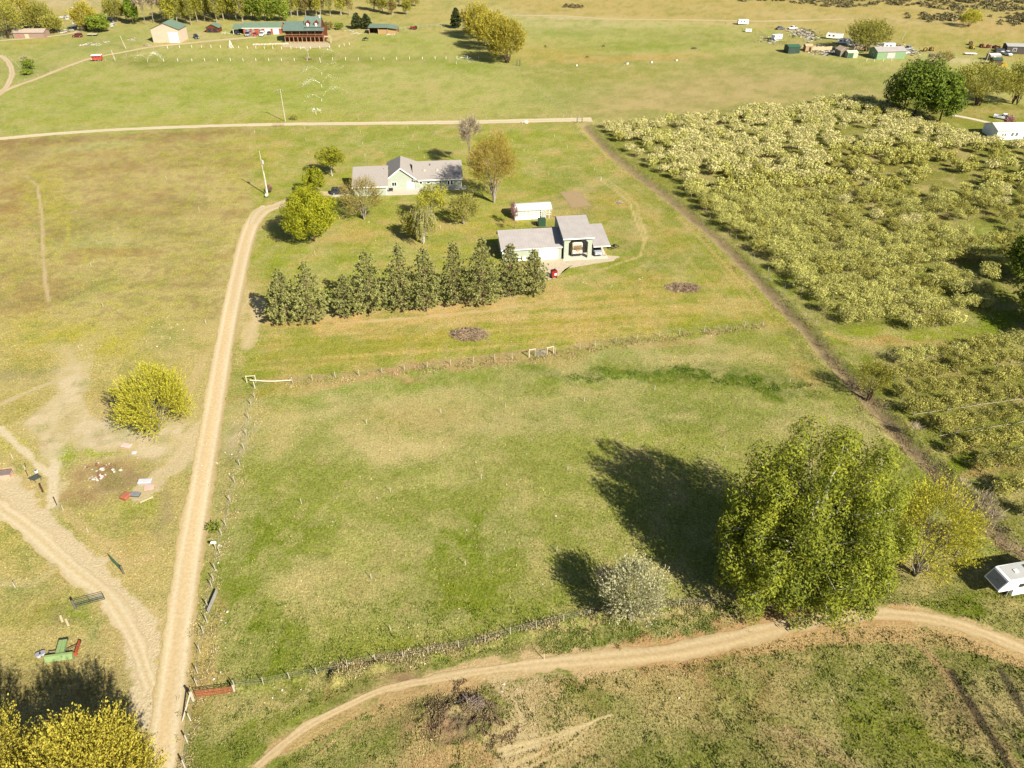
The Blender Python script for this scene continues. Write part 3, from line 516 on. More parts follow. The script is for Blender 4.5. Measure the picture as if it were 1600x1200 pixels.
TRACKS = [
    (TR1[5:], 2.3, (208, 180, 132), .9, 1), (TR1[:7], .9, (206, 178, 128), .9, 1),
    ([(1000, 1026), (1100, 1010), (1200, 985), (1300, 972), (1400, 970)], 3.2, (190, 152, 104), .9, 2),
    ([(1080, 1010), (1200, 1000), (1300, 990), (1400, 985), (1500, 998), (1620, 1040)], 1.6, (200, 170, 118), .9, 3),
    ([(1160, 1020), (1260, 1006), (1360, 997), (1460, 1002), (1560, 1025), (1640, 1052)], .8, (196, 166, 112), .8, 4),
    ([(440, 1165), (545, 1118), (640, 1085), (740, 1070)], 1.6, (196, 164, 114), .8, 5),
    ([(0, 745), (40, 790), (80, 830), (130, 880), (180, 930), (215, 980), (235, 1050), (245, 1120)], 2.3, (220, 200, 160), 1.2, 6),
    ([(100, 800), (150, 840), (200, 880), (240, 870)], 1.2, (206, 182, 128), .6, 7),
    ([(0, 668), (30, 700), (62, 730), (82, 745)], .8, (226, 208, 170), 1.2, 8),
    ([(84, 720), (82, 760), (80, 790)], .9, (226, 208, 172), 1.2, 9),
    ([(0, 632), (30, 618), (60, 606), (100, 590)], .7, (210, 190, 146), .9, 10),
    ([(220, 770), (260, 740), (300, 700), (325, 660)], 2.4, (214, 194, 152), .9, 11),
    ([(282, 640), (305, 590), (318, 560)], 1.0, (206, 184, 130), .8, 12),
    ([(40, 275), (58, 290), (65, 330), (67, 380), (70, 440), (76, 470)], .45, (206, 184, 140), 1.1, 13),
    ([(105, 330), (108, 360), (102, 390)], .6, (186, 176, 80), .7, 14),
    ([(860, 545), (800, 552), (700, 566), (560, 584), (400, 594)], .9, (190, 160, 110), .7, 15),
    ([(860, 440), (930, 425), (1000, 400), (1010, 370), (1000, 340), (985, 325)], .5, (206, 186, 120), .8, 16),
    ([(940, 282), (965, 300), (985, 318), (994, 345), (1006, 375)], .4, (210, 190, 130), .9, 17),
    ([(948, 280), (972, 298), (996, 320), (1000, 345), (1012, 372)], .4, (210, 190, 130), .8, 18),
    ([(780, 1060), (800, 1080), (820, 1120), (815, 1170), (800, 1200)], 2.0, (204, 182, 134), .8, 19),
    ([(780, 1172), (850, 1155), (900, 1138), (955, 1118)], .22, (222, 200, 150), .9, 20),
    ([(790, 1180), (850, 1162), (900, 1142), (930, 1127)], .16, (226, 206, 158), .9, 21),
    ([(800, 1196), (860, 1170), (925, 1130)], .2, (216, 192, 138), .9, 22),
    ([(820, 1204), (880, 1172), (922, 1134)], .14, (226, 206, 158), .8, 36), ([(770, 1160), (830, 1148), (890, 1136)], .14, (216, 196, 146), .8, 37),
    ([(850, 1206), (890, 1178), (924, 1140)], .16, (210, 188, 138), .8, 38), ([(835, 1112), (850, 1098), (880, 1088)], .14, (222, 200, 150), .8, 39), ([(800, 1090), (815, 1120), (812, 1150)], .5, (206, 186, 138), .7, 40),
    ([(1180, 1130), (1230, 1150), (1300, 1186)], .2, (196, 176, 130), .8, 41), ([(1250, 1140), (1310, 1170), (1350, 1200)], .2, (200, 180, 134), .8, 42), ([(1000, 1200), (1030, 1150), (1060, 1120)], .12, (186, 166, 116), .6, 43),
    ([(640, 1108), (560, 1130), (500, 1175)], .25, (196, 168, 116), .7, 44), ([(700, 1072), (620, 1100), (540, 1150)], .18, (200, 172, 122), .6, 45), ([(1150, 1014), (1300, 1000), (1400, 1004), (1500, 1016)], .16, (206, 178, 124), .8, 46),
    ([(1100, 1000), (1200, 978), (1300, 966)], .14, (214, 188, 136), .8, 47), ([(1000, 1030), (1150, 1000), (1300, 982)], .12, (168, 130, 86), .7, 48),
    ([(650, 1200), (700, 1180), (740, 1170), (760, 1180)], 1.2, (196, 164, 114), .8, 23),
    ([(1230, 1140), (1290, 1170), (1330, 1200)], .9, (176, 152, 108), .7, 24),
    ([(1440, 1010), (1500, 1080), (1540, 1140), (1590, 1200)], .8, (176, 150, 104), 1, 25),
    ([(1490, 1055), (1530, 1120), (1575, 1195)], .8, (84, 74, 56), 1.1, 26), ([(1505, 1050), (1560, 1120), (1610, 1190)], .4, (92, 84, 60), 1, 49),
    ([(1560, 1045), (1605, 1120)], .8, (84, 76, 58), 1.1, 27),
    ([(530, 505), (640, 497), (760, 486), (860, 470)], .7, (214, 188, 134), .9, 28),
    ([(385, 540), (400, 500), (405, 470)], 1.8, (216, 194, 146), .9, 29),
    ([(1290, 520), (1330, 535), (1450, 540), (1560, 534)], .7, (196, 168, 100), .8, 30),
    ([(1400, 690), (1330, 655), (1250, 640)], .8, (190, 178, 116), .5, 31),
    ([(560, 60), (535, 56), (500, 70), (480, 76)], 2, (206, 186, 130), .6, 32),
    ([(1060, 340), (1130, 410), (1190, 480)], .5, (206, 180, 110), .8, 33),
    ([(0, 910), (50, 912), (84, 890), (80, 860)], 1.0, (200, 184, 130), .7, 34),
    ([(160, 95), (200, 88), (250, 80)], 1.5, (206, 188, 134), .6, 35),
]

# ------------------------------------------------------------------ ground sheet, finer where the place is seen in detail
def ground():
    ys = np.concatenate([np.arange(-45, -8, 9.0), np.arange(-8, 1215, 2.7)])
    Yr = [G(800, y)[1] for y in ys][::-1]
    rows = np.array([-2500, -900, -300, -100, -30, 0, 15, 26, 34, 39] + [q for q in Yr if q > 41.0] + [640, 700, 800, 950, 1200, 1600, 2300, 3600, 6000], float)
    us = np.concatenate([[-12, -5, -2.4, -1.5, -1.1, -.9, -.8, -.73], np.arange(-812, 812.1, 3.1) / FPX, [.73, .8, .9, 1.1, 1.5, 2.4, 5, 12]])
    F = np.maximum(rows * ct + CH * st, 45)
    X = us[None, :] * F[:, None]; Y = np.repeat(rows[:, None], len(us), 1)
    Z = gz(X, Y)
    far = np.clip((Y - 700) / 1500, 0, 1)
    Z = Z + far ** 1.5 * 170 * fbm(X * 0.0012 + 3, Y * 0.0012, 71, 4)
    n, k = X.shape
    V = np.stack([X.ravel(), Y.ravel(), Z.ravel()], 1)
    C = ground_color(X.ravel(), Y.ravel())
    i = np.arange(n * k).reshape(n, k)
    F4 = np.stack([i[:-1, :-1].ravel(), i[:-1, 1:].ravel(), i[1:, 1:].ravel(), i[1:, :-1].ravel()], 1)
    m = N('turf_and_soil')
    at = m.n('ShaderNodeAttribute', attribute_name='Col')
    p = m.pos()
    f1 = m.noise(3.2, 4, p, 0.7)       # tufts
    f2 = m.noise(0.75, 4, p)           # clumps
    f3 = m.noise(9.0, 2, p)            # blades
    f4 = m.noise(1.6, 3, m.pos(1, .55, 1))
    ag = m.n('ShaderNodeAttribute', attribute_name='grassy').outputs['Fac']
    c = m.scalecol(at.outputs['Color'], m.ramp(f1, 0.5, 1.45, 0.3, 0.7))
    c = m.scalecol(c, m.ramp(f2, 0.85, 1.13, 0.3, 0.7))
    c = m.mix(m.ramp(f4, 0, 0.42, 0.52, 0.72), c, A(206, 190, 128))
    gr = m.scalecol(at.outputs['Color'], m.ramp(f3, .30, .75, .2, .8))
    c = m.mix(m.ramp(f1, 0.55, 0, 0.30, 0.46), c, gr)  # dark flecks: small shadows between tufts, painted into the turf colour
    soft = m.scalecol(at.outputs['Color'], m.ramp(f1, 0.86, 1.14, 0.3, 0.7))
    c = m.mix(ag, soft, c)
    m.col(c)
    ad = m.n('ShaderNodeMath', operation='ADD'); m.l(f1, ad.inputs[0]); m.l(f2, ad.inputs[1])
    m.bump(ad.outputs[0], 0.55, 0.22)
    m.b.inputs['Roughness'].default_value = 1.0; m.b.inputs['Specular IOR Level'].default_value = 0.05
    me = np_mesh('ground', V, F4, m.m, {'grassy': np.clip((.50 - C[:, 2] / (C[:, 1] + 1e-6)) / .18, 0.12, 1)}, cols=C, smooth=True)
    o = link('ground', me); tag(o, 'pasture grass, weeds and bare soil covering the whole farmland', kind='structure')
    return o
ground()

# ------------------------------------------------------------------ roads as sheets of their own
def roadmat(name, c1, rel=0.35):
    m = N(name)
    at = m.n('ShaderNodeAttribute', attribute_name='Col'); p = m.pos()
    f = m.noise(2.2, 5, p, .7); g = m.noise(14, 3, p)
    c = m.scalecol(at.outputs['Color'], m.ramp(f, 0.84, 1.12))
    c = m.scalecol(c, m.ramp(g, 0.88, 1.1))
    m.col(c); m.bump(g, rel, 0.03)
    m.b.inputs['Roughness'].default_value = 1.0; m.b.inputs['Specular IOR Level'].default_value = 0.05
    return m.m
RM = roadmat('gravel_road_surface', None)
def smooth_line(pts, step):
    P = [Vector((*p, 0)) for p in pts]; out = []
    P = [P[0] * 2 - P[1]] + P + [P[-1] * 2 - P[-2]]
    for i in range(1, len(P) - 2):
        n = max(1, int((P[i + 1] - P[i]).length / step))
        for k in range(n):
            t = k / n; a, b, c, d = P[i - 1], P[i], P[i + 1], P[i + 2]
            out.append(0.5 * ((2 * b) + (c - a) * t + (2 * a - 5 * b + 4 * c - d) * t * t + (3 * b - a - 3 * c + d) * t ** 3))
    out.append(P[-2]); return out
def road(name, px, width, prof, label, step=0.7, lift=0.035, ragged=0.22, seed=0, cap=True):
    """prof: list of (position across -1..1, colour)"""
    pts = smooth_line([G(*p) for p in px], step)
    V = []; C = []; L = 0
    ws = width if isinstance(width, (list, tuple)) else [width, width]
    cross = [q[0] for q in prof]
    for i, p in enumerate(pts):
        a = pts[max(0, i - 1)]; b = pts[min(len(pts) - 1, i + 1)]
        d = (b - a).normalized(); nrm = Vector((-d.y, d.x, 0))
        t = i / (len(pts) - 1) * (len(ws) - 1); j = min(int(t), len(ws) - 2)
        w = (ws[j] * (1 - (t - j)) + ws[j + 1] * (t - j)) / 2
        for s_, c in prof:
            e = w * s_
            jit = (float(vnoise(np.array(L * 0.9), np.array(s_ * 3 + seed), 5)) - 0.5) * 2 * ragged + (float(vnoise(np.array(L * 0.2), np.array(s_ * 3 + seed), 6)) - 0.5) * ragged * 1.6
            if abs(s_) > 0.85: e = max(abs(e) + jit, w * .84) * (1 if s_ > 0 else -1)
            q = p + nrm * e
            V.append((q.x, q.y)); C.append(lin(c) * (0.95 + 0.1 * float(vnoise(np.array(L * .12), np.array(s_ * 2.0 + seed), 8))))
        L += step
    V = np.array(V); z = gz(V[:, 0], V[:, 1]) + lift
    nc = len(prof); n = len(pts)
    i = np.arange(n * nc).reshape(n, nc)
    F4 = np.stack([i[:-1, :-1].ravel(), i[1:, :-1].ravel(), i[1:, 1:].ravel(), i[:-1, 1:].ravel()], 1)
    me = np_mesh(name, np.column_stack([V, z]), F4, RM, cols=np.clip(np.array(C), 0, 1) * KALB, smooth=True)
    o = link(name, me); tag(o, label, kind='structure'); return o
E1 = (206, 184, 138); T1c = (236, 218, 180); M1 = (226, 200, 152)
road('gravel_road', [(250, 1330), (252, 1200), (272, 1050), (291, 900), (312, 770), (334, 640), (352, 530), (372, 430), (388, 366), (404, 335), (420, 322)], [3.9, 3.7, 3.7, 3.8, 3.9, 4.4],
     [(-1, (196, 170, 118)), (-.8, E1), (-.55, T1c), (-.3, (230, 208, 166)), (0, M1), (.3, (226, 200, 154)), (.55, T1c), (.8, (222, 200, 152)), (1, (200, 176, 124))],
     'long straight gravel road running up the left side of the pasture', seed=1)
road('driveway', [(396, 350), (412, 330), (440, 320), (466, 309), (490, 303), (520, 303)], [3.0, 4.2, 4.2, 3.6, 3.4],
     [(-1, (206, 186, 140)), (-.6, (226, 208, 168)), (0, (214, 190, 146)), (.6, (226, 208, 168)), (1, (206, 186, 140))], 'pale gravel driveway curving from the road to the house', lift=.05, seed=2)
road('back_road', [(-160, 232), (0, 217), (100, 208), (220, 201), (400, 195), (560, 193), (720, 191), (860, 188), (925, 187)], [3.2, 3.2, 3.6, 5.0],
     [(-1, (214, 194, 150)), (-.5, (236, 220, 186)), (0, (222, 204, 164)), (.5, (238, 222, 188)), (1, (214, 194, 150))], 'pale dirt lane crossing behind the house lot', step=1.2, seed=3)
road('farm_track', [(-120, 720), (-30, 775), (40, 822), (110, 885), (165, 930), (205, 990), (236, 1075)], [2.6, 2.4, 2.4, 2.2, 1.6],
     [(-1, (212, 190, 146)), (-.5, (230, 212, 174)), (0, (216, 194, 148)), (.5, (230, 212, 174)), (1, (212, 190, 146))], 'sandy farm track joining the gravel road from the left', ragged=.4, seed=4, lift=.03)
road('dirt_track', TR1, [1.1, 1.0, 1.2, 2.2, 2.6, 2.2, 1.9, 1.5],
     [(-1, (198, 172, 126)), (-.5, (220, 196, 150)), (0, (206, 180, 134)), (.5, (222, 200, 156)), (1, (194, 168, 122))], 'curving dirt track across the foreground field', ragged=.28, seed=5)
road('upper_lane', [(-40, 175), (8, 142), (60, 122), (100, 106), (140, 92), (190, 82), (240, 73), (290, 68), (350, 62), (400, 58)], [2.6, 2.4, 2.6, 3.6, 5],
     [(-1, (206, 184, 136)), (0, (226, 204, 160)), (1, (206, 184, 136))], 'dirt lane climbing past the tan barn to the log house', step=1.5, seed=6)
road('loop_track', [(-30, 165), (6, 140), (17, 122), (18, 108), (10, 94), (-6, 86), (-60, 80)], 2.2,
     [(-1, (206, 184, 142)), (-.4, (226, 206, 170)), (0, (206, 184, 142)), (.4, (226, 206, 170)), (1, (206, 184, 142))], 'curved two-rut track at the left edge of the far field', step=1.2, seed=7, lift=.06)
road('shed_lane', [(-40, 72), (0, 64), (50, 60), (95, 55), (120, 50), (125, 42)], 3.0,
     [(-1, (206, 186, 140)), (0, (228, 208, 166)), (1, (206, 186, 140))], 'dirt lane in front of the old shed under the trees', step=1.5, seed=8, lift=.08)
road('concrete_drive', [(1488, 180), (1520, 186), (1560, 195), (1610, 203)], 2.2,
     [(-1, (236, 222, 190)), (0, (240, 228, 198)), (1, (236, 222, 190))], 'pale concrete driveway beside the white house on the right', ragged=.03, seed=9)
road('far_lane', [(800, 24), (880, 25), (960, 30), (1060, 31), (1200, 33), (1320, 30)], 3.5,
     [(-1, (200, 184, 134)), (0, (218, 200, 152)), (1, (200, 184, 134))], 'faint tan lane crossing the far hillside', step=3, ragged=.6, seed=10)
def pad(name, px, c, label, lift=0.03, jit=0.0):
    pts = []
    n = len(px)
    for a, b in zip(px, px[1:] + px[:1]):
        A0 = G(*a); B0 = G(*b)
        for k in range(6):
            t = k / 6
            pts.append((A0[0] * (1 - t) + B0[0] * t + random.uniform(-jit, jit), A0[1] * (1 - t) + B0[1] * t + random.uniform(-jit, jit)))
    cx = sum(p[0] for p in pts) / len(pts); cy = sum(p[1] for p in pts) / len(pts)
    V = [(cx, cy, lift)] + [(x, y, lift) for x, y in pts]
    F3 = np.array([(0, i + 1, (i + 1) % len(pts) + 1) for i in range(len(pts))])
    me = np_mesh(name, np.array(V), F3, RM, cols=np.repeat(lin(c)[None] * KALB, len(V), 0))
    o = link(name, me); tag(o, label, kind='structure'); return o
pad('gravel_yard', [(846, 404), (872, 401), (882, 403), (950, 399), (968, 401), (958, 408), (925, 413), (884, 420), (870, 434), (848, 440), (838, 432)], (222, 206, 178), 'pale gravel apron in front of the garage doors', .03, .15)
pad('garden_plot', [(875, 300), (905, 299.5), (925, 322), (893, 325)], (184, 160, 122), 'small rectangular dug garden plot on the lot behind the garage', .04, .12)
pad('log_house_yard', [(440, 68), (515, 67), (516, 74), (470, 76), (440, 73)], (214, 196, 160), 'bare yard in front of the log house', .04, .4)

# ------------------------------------------------------------------ trees
def leaves(P, size, out=None, upbias=0.3, outbias=0.7, aspect=0.7, r=None, droop=0.0):
    """one folded leaf card per point; returns vertices, quads"""
    r = r or rng
    n = len(P)
    nr = r.normal(size=(n, 3))
    if out is not None: nr = nr * (1 - outbias) + out * outbias * 1.6
    nr[:, 2] += upbias
    nr /= np.linalg.norm(nr, axis=1)[:, None] + 1e-9
    t = r.normal(size=(n, 3)); t -= (t * nr).sum(1)[:, None] * nr
    t /= np.linalg.norm(t, axis=1)[:, None] + 1e-9
    b = np.cross(nr, t)
    s = (size * (0.5 + 1.1 * r.random(n) ** 2 + .25))[:, None]
    a = s * aspect
    V = np.stack([P - t * s, P + b * a * .55 + nr * s * 0.12, P + t * s, P - b * a * .55 + nr * s * 0.12], 1).reshape(-1, 3)
    F = np.arange(n * 4).reshape(n, 4)
    return V, F
def sphere_pts(n, r):
    v = r.normal(size=(n, 3)); return v / np.linalg.norm(v, axis=1)[:, None]
def crown(lobes, nleaf, size, var_fn, r, outbias=.6, upbias=.3, aspect=.7, hollow=.45):
    """lobes: list of (centre, radii) -> leaf cards on and in each lobe"""
    vol = np.array([l[1][0] * l[1][1] + l[1][0] * l[1][2] for l in lobes]); cnt = (nleaf * vol / vol.sum()).astype(int) + 1
    Vs = []; vr = []
    for (c, rad), k in zip(lobes, cnt):
        d = sphere_pts(k, r)
        rr = hollow + (1 - hollow) * r.random(k) ** 0.5
        wob = 0.82 + 0.36 * vnoise(d[:, 0] * 2.2 + c[0], d[:, 1] * 2.2 + d[:, 2] * 1.7 + c[1], 77)
        P = np.array(c) + d * np.array(rad) * (rr * wob)[:, None]
        V, _ = leaves(P, size, d, upbias, outbias, aspect, r)
        Vs.append(V)
        v = np.clip(var_fn(P, rr) + r.normal(0, .16, k), 0, 1)
        vr.append(np.repeat(v, 4))
    V = np.concatenate(Vs); F = np.arange(len(V)).reshape(-1, 4)
    return V, F, np.concatenate(vr)
def limb(mb, p, q, r0, r1, r, seg=4, wob=.12, n=5):
    p = np.array(p, float); q = np.array(q, float); L = np.linalg.norm(q - p)
    pts = [p + (q - p) * (i / seg) + (r.normal(0, wob * L / seg, 3) if 0 < i < seg else 0) + np.array([0, 0, math.sin(math.pi * i / seg) * L * .05]) for i in range(seg + 1)]
    for i in range(seg):
        mb.tube(pts[i], pts[i + 1], r0 + (r1 - r0) * i / seg, r0 + (r1 - r0) * (i + 1) / seg, n, False)
    return pts
def broadleaf_parts(seed, H, R, leafmat_, bark, nleaf=5000, size=.3, cb=.22, nl=16, lobe=.36, shape='round', bare=0.15, flat=1.0, trunk_r=None, hollow=.35,
                    upbias=.3, aspect=.7, twig=10, stems=1, Ry=None, top_light=.3, subs=None):
    """returns crown mesh, trunk mesh; origin at the foot"""
    r = np.random.default_rng(seed)
    Ry = Ry or R
    z0 = H * cb; zc = (H + z0) / 2; rz = (H - z0) / 2 * flat
    lobes = []
    ga = math.pi * (3 - math.sqrt(5))
    for i in range(nl):
        t = (i + .5) / nl
        zz = 1 - 1.75 * t                                  # more lobes above than below
        rad = math.sqrt(max(0, 1 - zz * zz)); ph = ga * i + r.uniform(-.35, .35)
        k = r.uniform(.5, .74)
        if shape == 'cone': rad *= (1.15 - .75 * (zz + 1) / 2)
        if shape == 'vase': rad *= (.7 + .45 * (zz + 1) / 2)
        c = (R * k * rad * math.cos(ph), Ry * k * rad * math.sin(ph), zc + rz * k * 1.05 * zz)
        s = lobe * r.uniform(.75, 1.25)
        lobes.append((c, (R * s, Ry * s, rz * s * r.uniform(.85, 1.1) if rz < 1.6 * R else R * s * 1.4)))
    lobes.append(((0, 0, zc), (R * .45, Ry * .45, rz * .5)))
    if subs:
        lobes = []
        for (dx, dy, h, sr) in subs:
            for i in range(13):
                t = (i + .5) / 13; zz = 1 - 1.7 * t; rad = math.sqrt(1 - zz * zz); ph = ga * i + r.uniform(-.5, .5)
                hc = h * .52; hz = h * .42
                lobes.append(((dx + sr * .72 * rad * math.cos(ph), dy + sr * .72 * rad * math.sin(ph), hc + hz * .86 * zz), (sr * r.uniform(.26, .42), sr * r.uniform(.26, .42), sr * r.uniform(.42, .62))))
            lobes.append(((dx, dy, h * .5), (sr * .55, sr * .55, h * .34)))
        lobes.append(((0, 0, 8), (5, 5, 7)))
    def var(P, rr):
        return .25 + .35 * rr + top_light * (P[:, 2] - z0) / (H - z0) * .6 - .1 + .45 * (vnoise(P[:, 0] * .5, P[:, 1] * .5 + P[:, 2] * .6, seed) - .5)  # inner and lower leaves tinted darker: crown shade put into the leaf colour
    V, F, vr = crown(lobes, nleaf, size, var, r, .55, upbias, aspect, hollow)
    if bare > 0:
        keep = vnoise(V[::4, 0] * .9 + 5, V[::4, 2] * .9 + V[::4, 1] * .8, seed + 3) > bare
        kk = np.repeat(keep, 4); V = V[kk]; vr = vr[kk]; F = np.arange(len(V)).reshape(-1, 4)
    V[:, 2] = np.maximum(V[:, 2], .15)
    mb = MB(); tr = trunk_r or H * .014 + .03
    foots = [(r.normal(0, .35 * (stems > 1)) * R * .25, r.normal(0, .35 * (stems > 1)) * R * .25) for _ in range(stems)]
    for j, (fx, fy) in enumerate(foots):
        top = (fx * .5 + r.normal(0, .03) * R, fy * .5 + r.normal(0, .03) * R, z0 + (H - z0) * .62)
        pts = limb(mb, (fx, fy, -.2), top, tr * (1.15 if stems == 1 else .7), tr * .3, r, 6, .05, 7)
        for i, (c, s) in enumerate(lobes[:-1]):
            if i % stems != j: continue
            a = pts[int(np.clip(2 + (c[2] - z0) / (H - z0) * 3.5, 1, 5))]
            lp = limb(mb, a, c, tr * .38, tr * .09, r, 4)
            for _ in range(max(1, twig * 2 // max(1, nl // 4))):
                d = sphere_pts(1, r)[0]
                limb(mb, lp[3 if r.random() < .5 else 4], np.array(c) + d * np.array(s) * .95, tr * .1, tr * .03, r, 2, .1, 3)
    return np_mesh('crown', V, F, leafmat_, {'var': vr}), mb.mesh('trunk', bark)
def place_tree(name, label, cat, meshes, X, Y, rz=0.0, group=None, scale=None):
    t = thing(name, label, cat, (X, Y, gzf(X, Y)), rz, group)
    if scale: t.scale = scale
    link('crown', meshes[0], t); link('trunk', meshes[1], t)
    return t
BARK = barkmat(A(150, 128, 100)); BARKG = barkmat(A(176, 166, 146)); BARKW = barkmat(A(222, 214, 196)); BARKD = barkmat(A(96, 78, 60))
def F_(r, g, b, k=1.0): return A(r, g, b, k)
L_maple = leafmat('maple_leaves', F_(112, 122, 20), F_(206, 206, 46), .32)
L_pop = leafmat('poplar_leaves', F_(80, 102, 22), F_(194, 198, 60), .32, 1.14)
L_yel = leafmat('yellow_spring_leaves', F_(152, 150, 48), F_(236, 228, 76), .35, 1.2)
L_wil = leafmat('willow_leaves', F_(134, 126, 34), F_(228, 212, 84), .35, 1.2)
L_org = leafmat('amber_spring_leaves', F_(168, 144, 54), F_(228, 200, 92), .35)
L_bir = leafmat('birch_leaves', F_(140, 140, 40), F_(214, 208, 76), .35)
L_brn = leafmat('budding_leaves', F_(128, 116, 52), F_(200, 180, 96), .3)
L_pine = leafmat('pine_needles', F_(88, 92, 44), F_(168, 168, 100), .15, 1.6)
L_blo = leafmat('cream_blossom', F_(146, 146, 76), F_(224, 214, 150), .3, 1.6)
L_blg = leafmat('pale_green_blossom', F_(140, 140, 62), F_(208, 204, 118), .3, 1.55)
L_orc = leafmat('young_fruit_leaves', F_(122, 120, 44), F_(198, 192, 100), .3, 1.45)
L_grn = leafmat('bright_green_leaves', F_(64, 88, 18), F_(144, 166, 44), .28)
L_far = leafmat('olive_spring_leaves', F_(132, 134, 48), F_(206, 200, 92), .32)
L_fgr = leafmat('far_green_leaves', F_(96, 118, 24), F_(170, 184, 62), .3)
L_gry = leafmat('silver_bush_leaves', F_(150, 148, 100), F_(226, 222, 174), .3, 1.12)
L_pnk = leafmat('pink_blossom', F_(168, 96, 92), F_(232, 170, 164), .3)
L_dk = leafmat('dark_conifer', F_(44, 58, 28), F_(98, 106, 56), .1)
L_twg = leafmat('bare_twigs', F_(130, 116, 92), F_(200, 184, 152), .1, 1.5)
L_plm = leafmat('plum_twigs', F_(110, 72, 70), F_(176, 128, 118), .1)

def pine_parts(seed, H, R, mat=None, dens=1.1, csz=.42, nn=13):
    r = np.random.default_rng(seed)
    mb = MB(); tr = .011 * H + .05
    limb(mb, (0, 0, -.2), (r.normal(0, .1), r.normal(0, .1), H * .97), tr, .03, r, 6, .01, 6)
    Cs = []; D = []
    z = H * .07
    while z < H * .97:
        t = z / H
        rad = R * (1 - t ** 1.7) ** .9 * r.uniform(.8, 1.08) * (1 if t > .2 else .55 + 2.2 * t) + .15
        nb = max(3, int((6.5 if t < .8 else 5) * dens))
        p0 = r.uniform(0, 6.28)
        for b in range(nb):
            a = p0 + 6.283 * b / nb + r.normal(0, .25); rb = rad * r.uniform(.7, 1.15)
            rise = rb * r.uniform(.12, .38)
            e = np.array([math.cos(a) * rb, math.sin(a) * rb, z + rise])
            limb(mb, (0, 0, z), e, tr * .22 * (1 - t) + .015, .012, r, 2, .05, 3)
            m = max(2, int(rb / .62))
            for j in range(m):
                f = .35 + .65 * (j + 1) / m
                q = np.array([0, 0, z]) * (1 - f) + e * f + r.normal(0, .16, 3)
                Cs.append(q); D.append(e - np.array([0, 0, z]))
                if j > m // 2 and r.random() < .7:
                    side = np.array([-math.sin(a), math.cos(a), .1]) * r.uniform(-.75, .75)
                    Cs.append(q + side); D.append(side + .5 * (e - np.array([0, 0, z])))
        z += H * .036 * r.uniform(.8, 1.25) / dens
    Cs.append(np.array([0, 0, H])); D.append(np.array([0, 0, 1.]))
    Cs = np.array(Cs); D = np.array(D); D /= np.linalg.norm(D, axis=1)[:, None]
    P = np.repeat(Cs, nn, 0); Dn = np.repeat(D, nn, 0)
    dirs = sphere_pts(len(P), r) * .8 + Dn * .6; dirs[:, 2] += .35; dirs /= np.linalg.norm(dirs, axis=1)[:, None]
    L = csz * r.uniform(.6, 1.15, len(P))[:, None]
    w = np.cross(dirs, r.normal(size=dirs.shape)); w /= np.linalg.norm(w, axis=1)[:, None] + 1e-9
    wd_ = csz * .24
    V = np.stack([P - w * wd_ * .3, P + dirs * L * .5 - w * wd_, P + dirs * L, P + dirs * L * .5 + w * wd_], 1).reshape(-1, 3)
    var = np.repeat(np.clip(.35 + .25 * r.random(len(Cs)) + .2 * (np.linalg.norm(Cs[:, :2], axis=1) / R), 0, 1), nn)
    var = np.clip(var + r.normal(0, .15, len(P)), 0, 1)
    return np_mesh('crown', V, np.arange(len(V)).reshape(-1, 4), mat or L_pine, {'var': np.repeat(var, 4)}), mb.mesh('trunk', BARK)

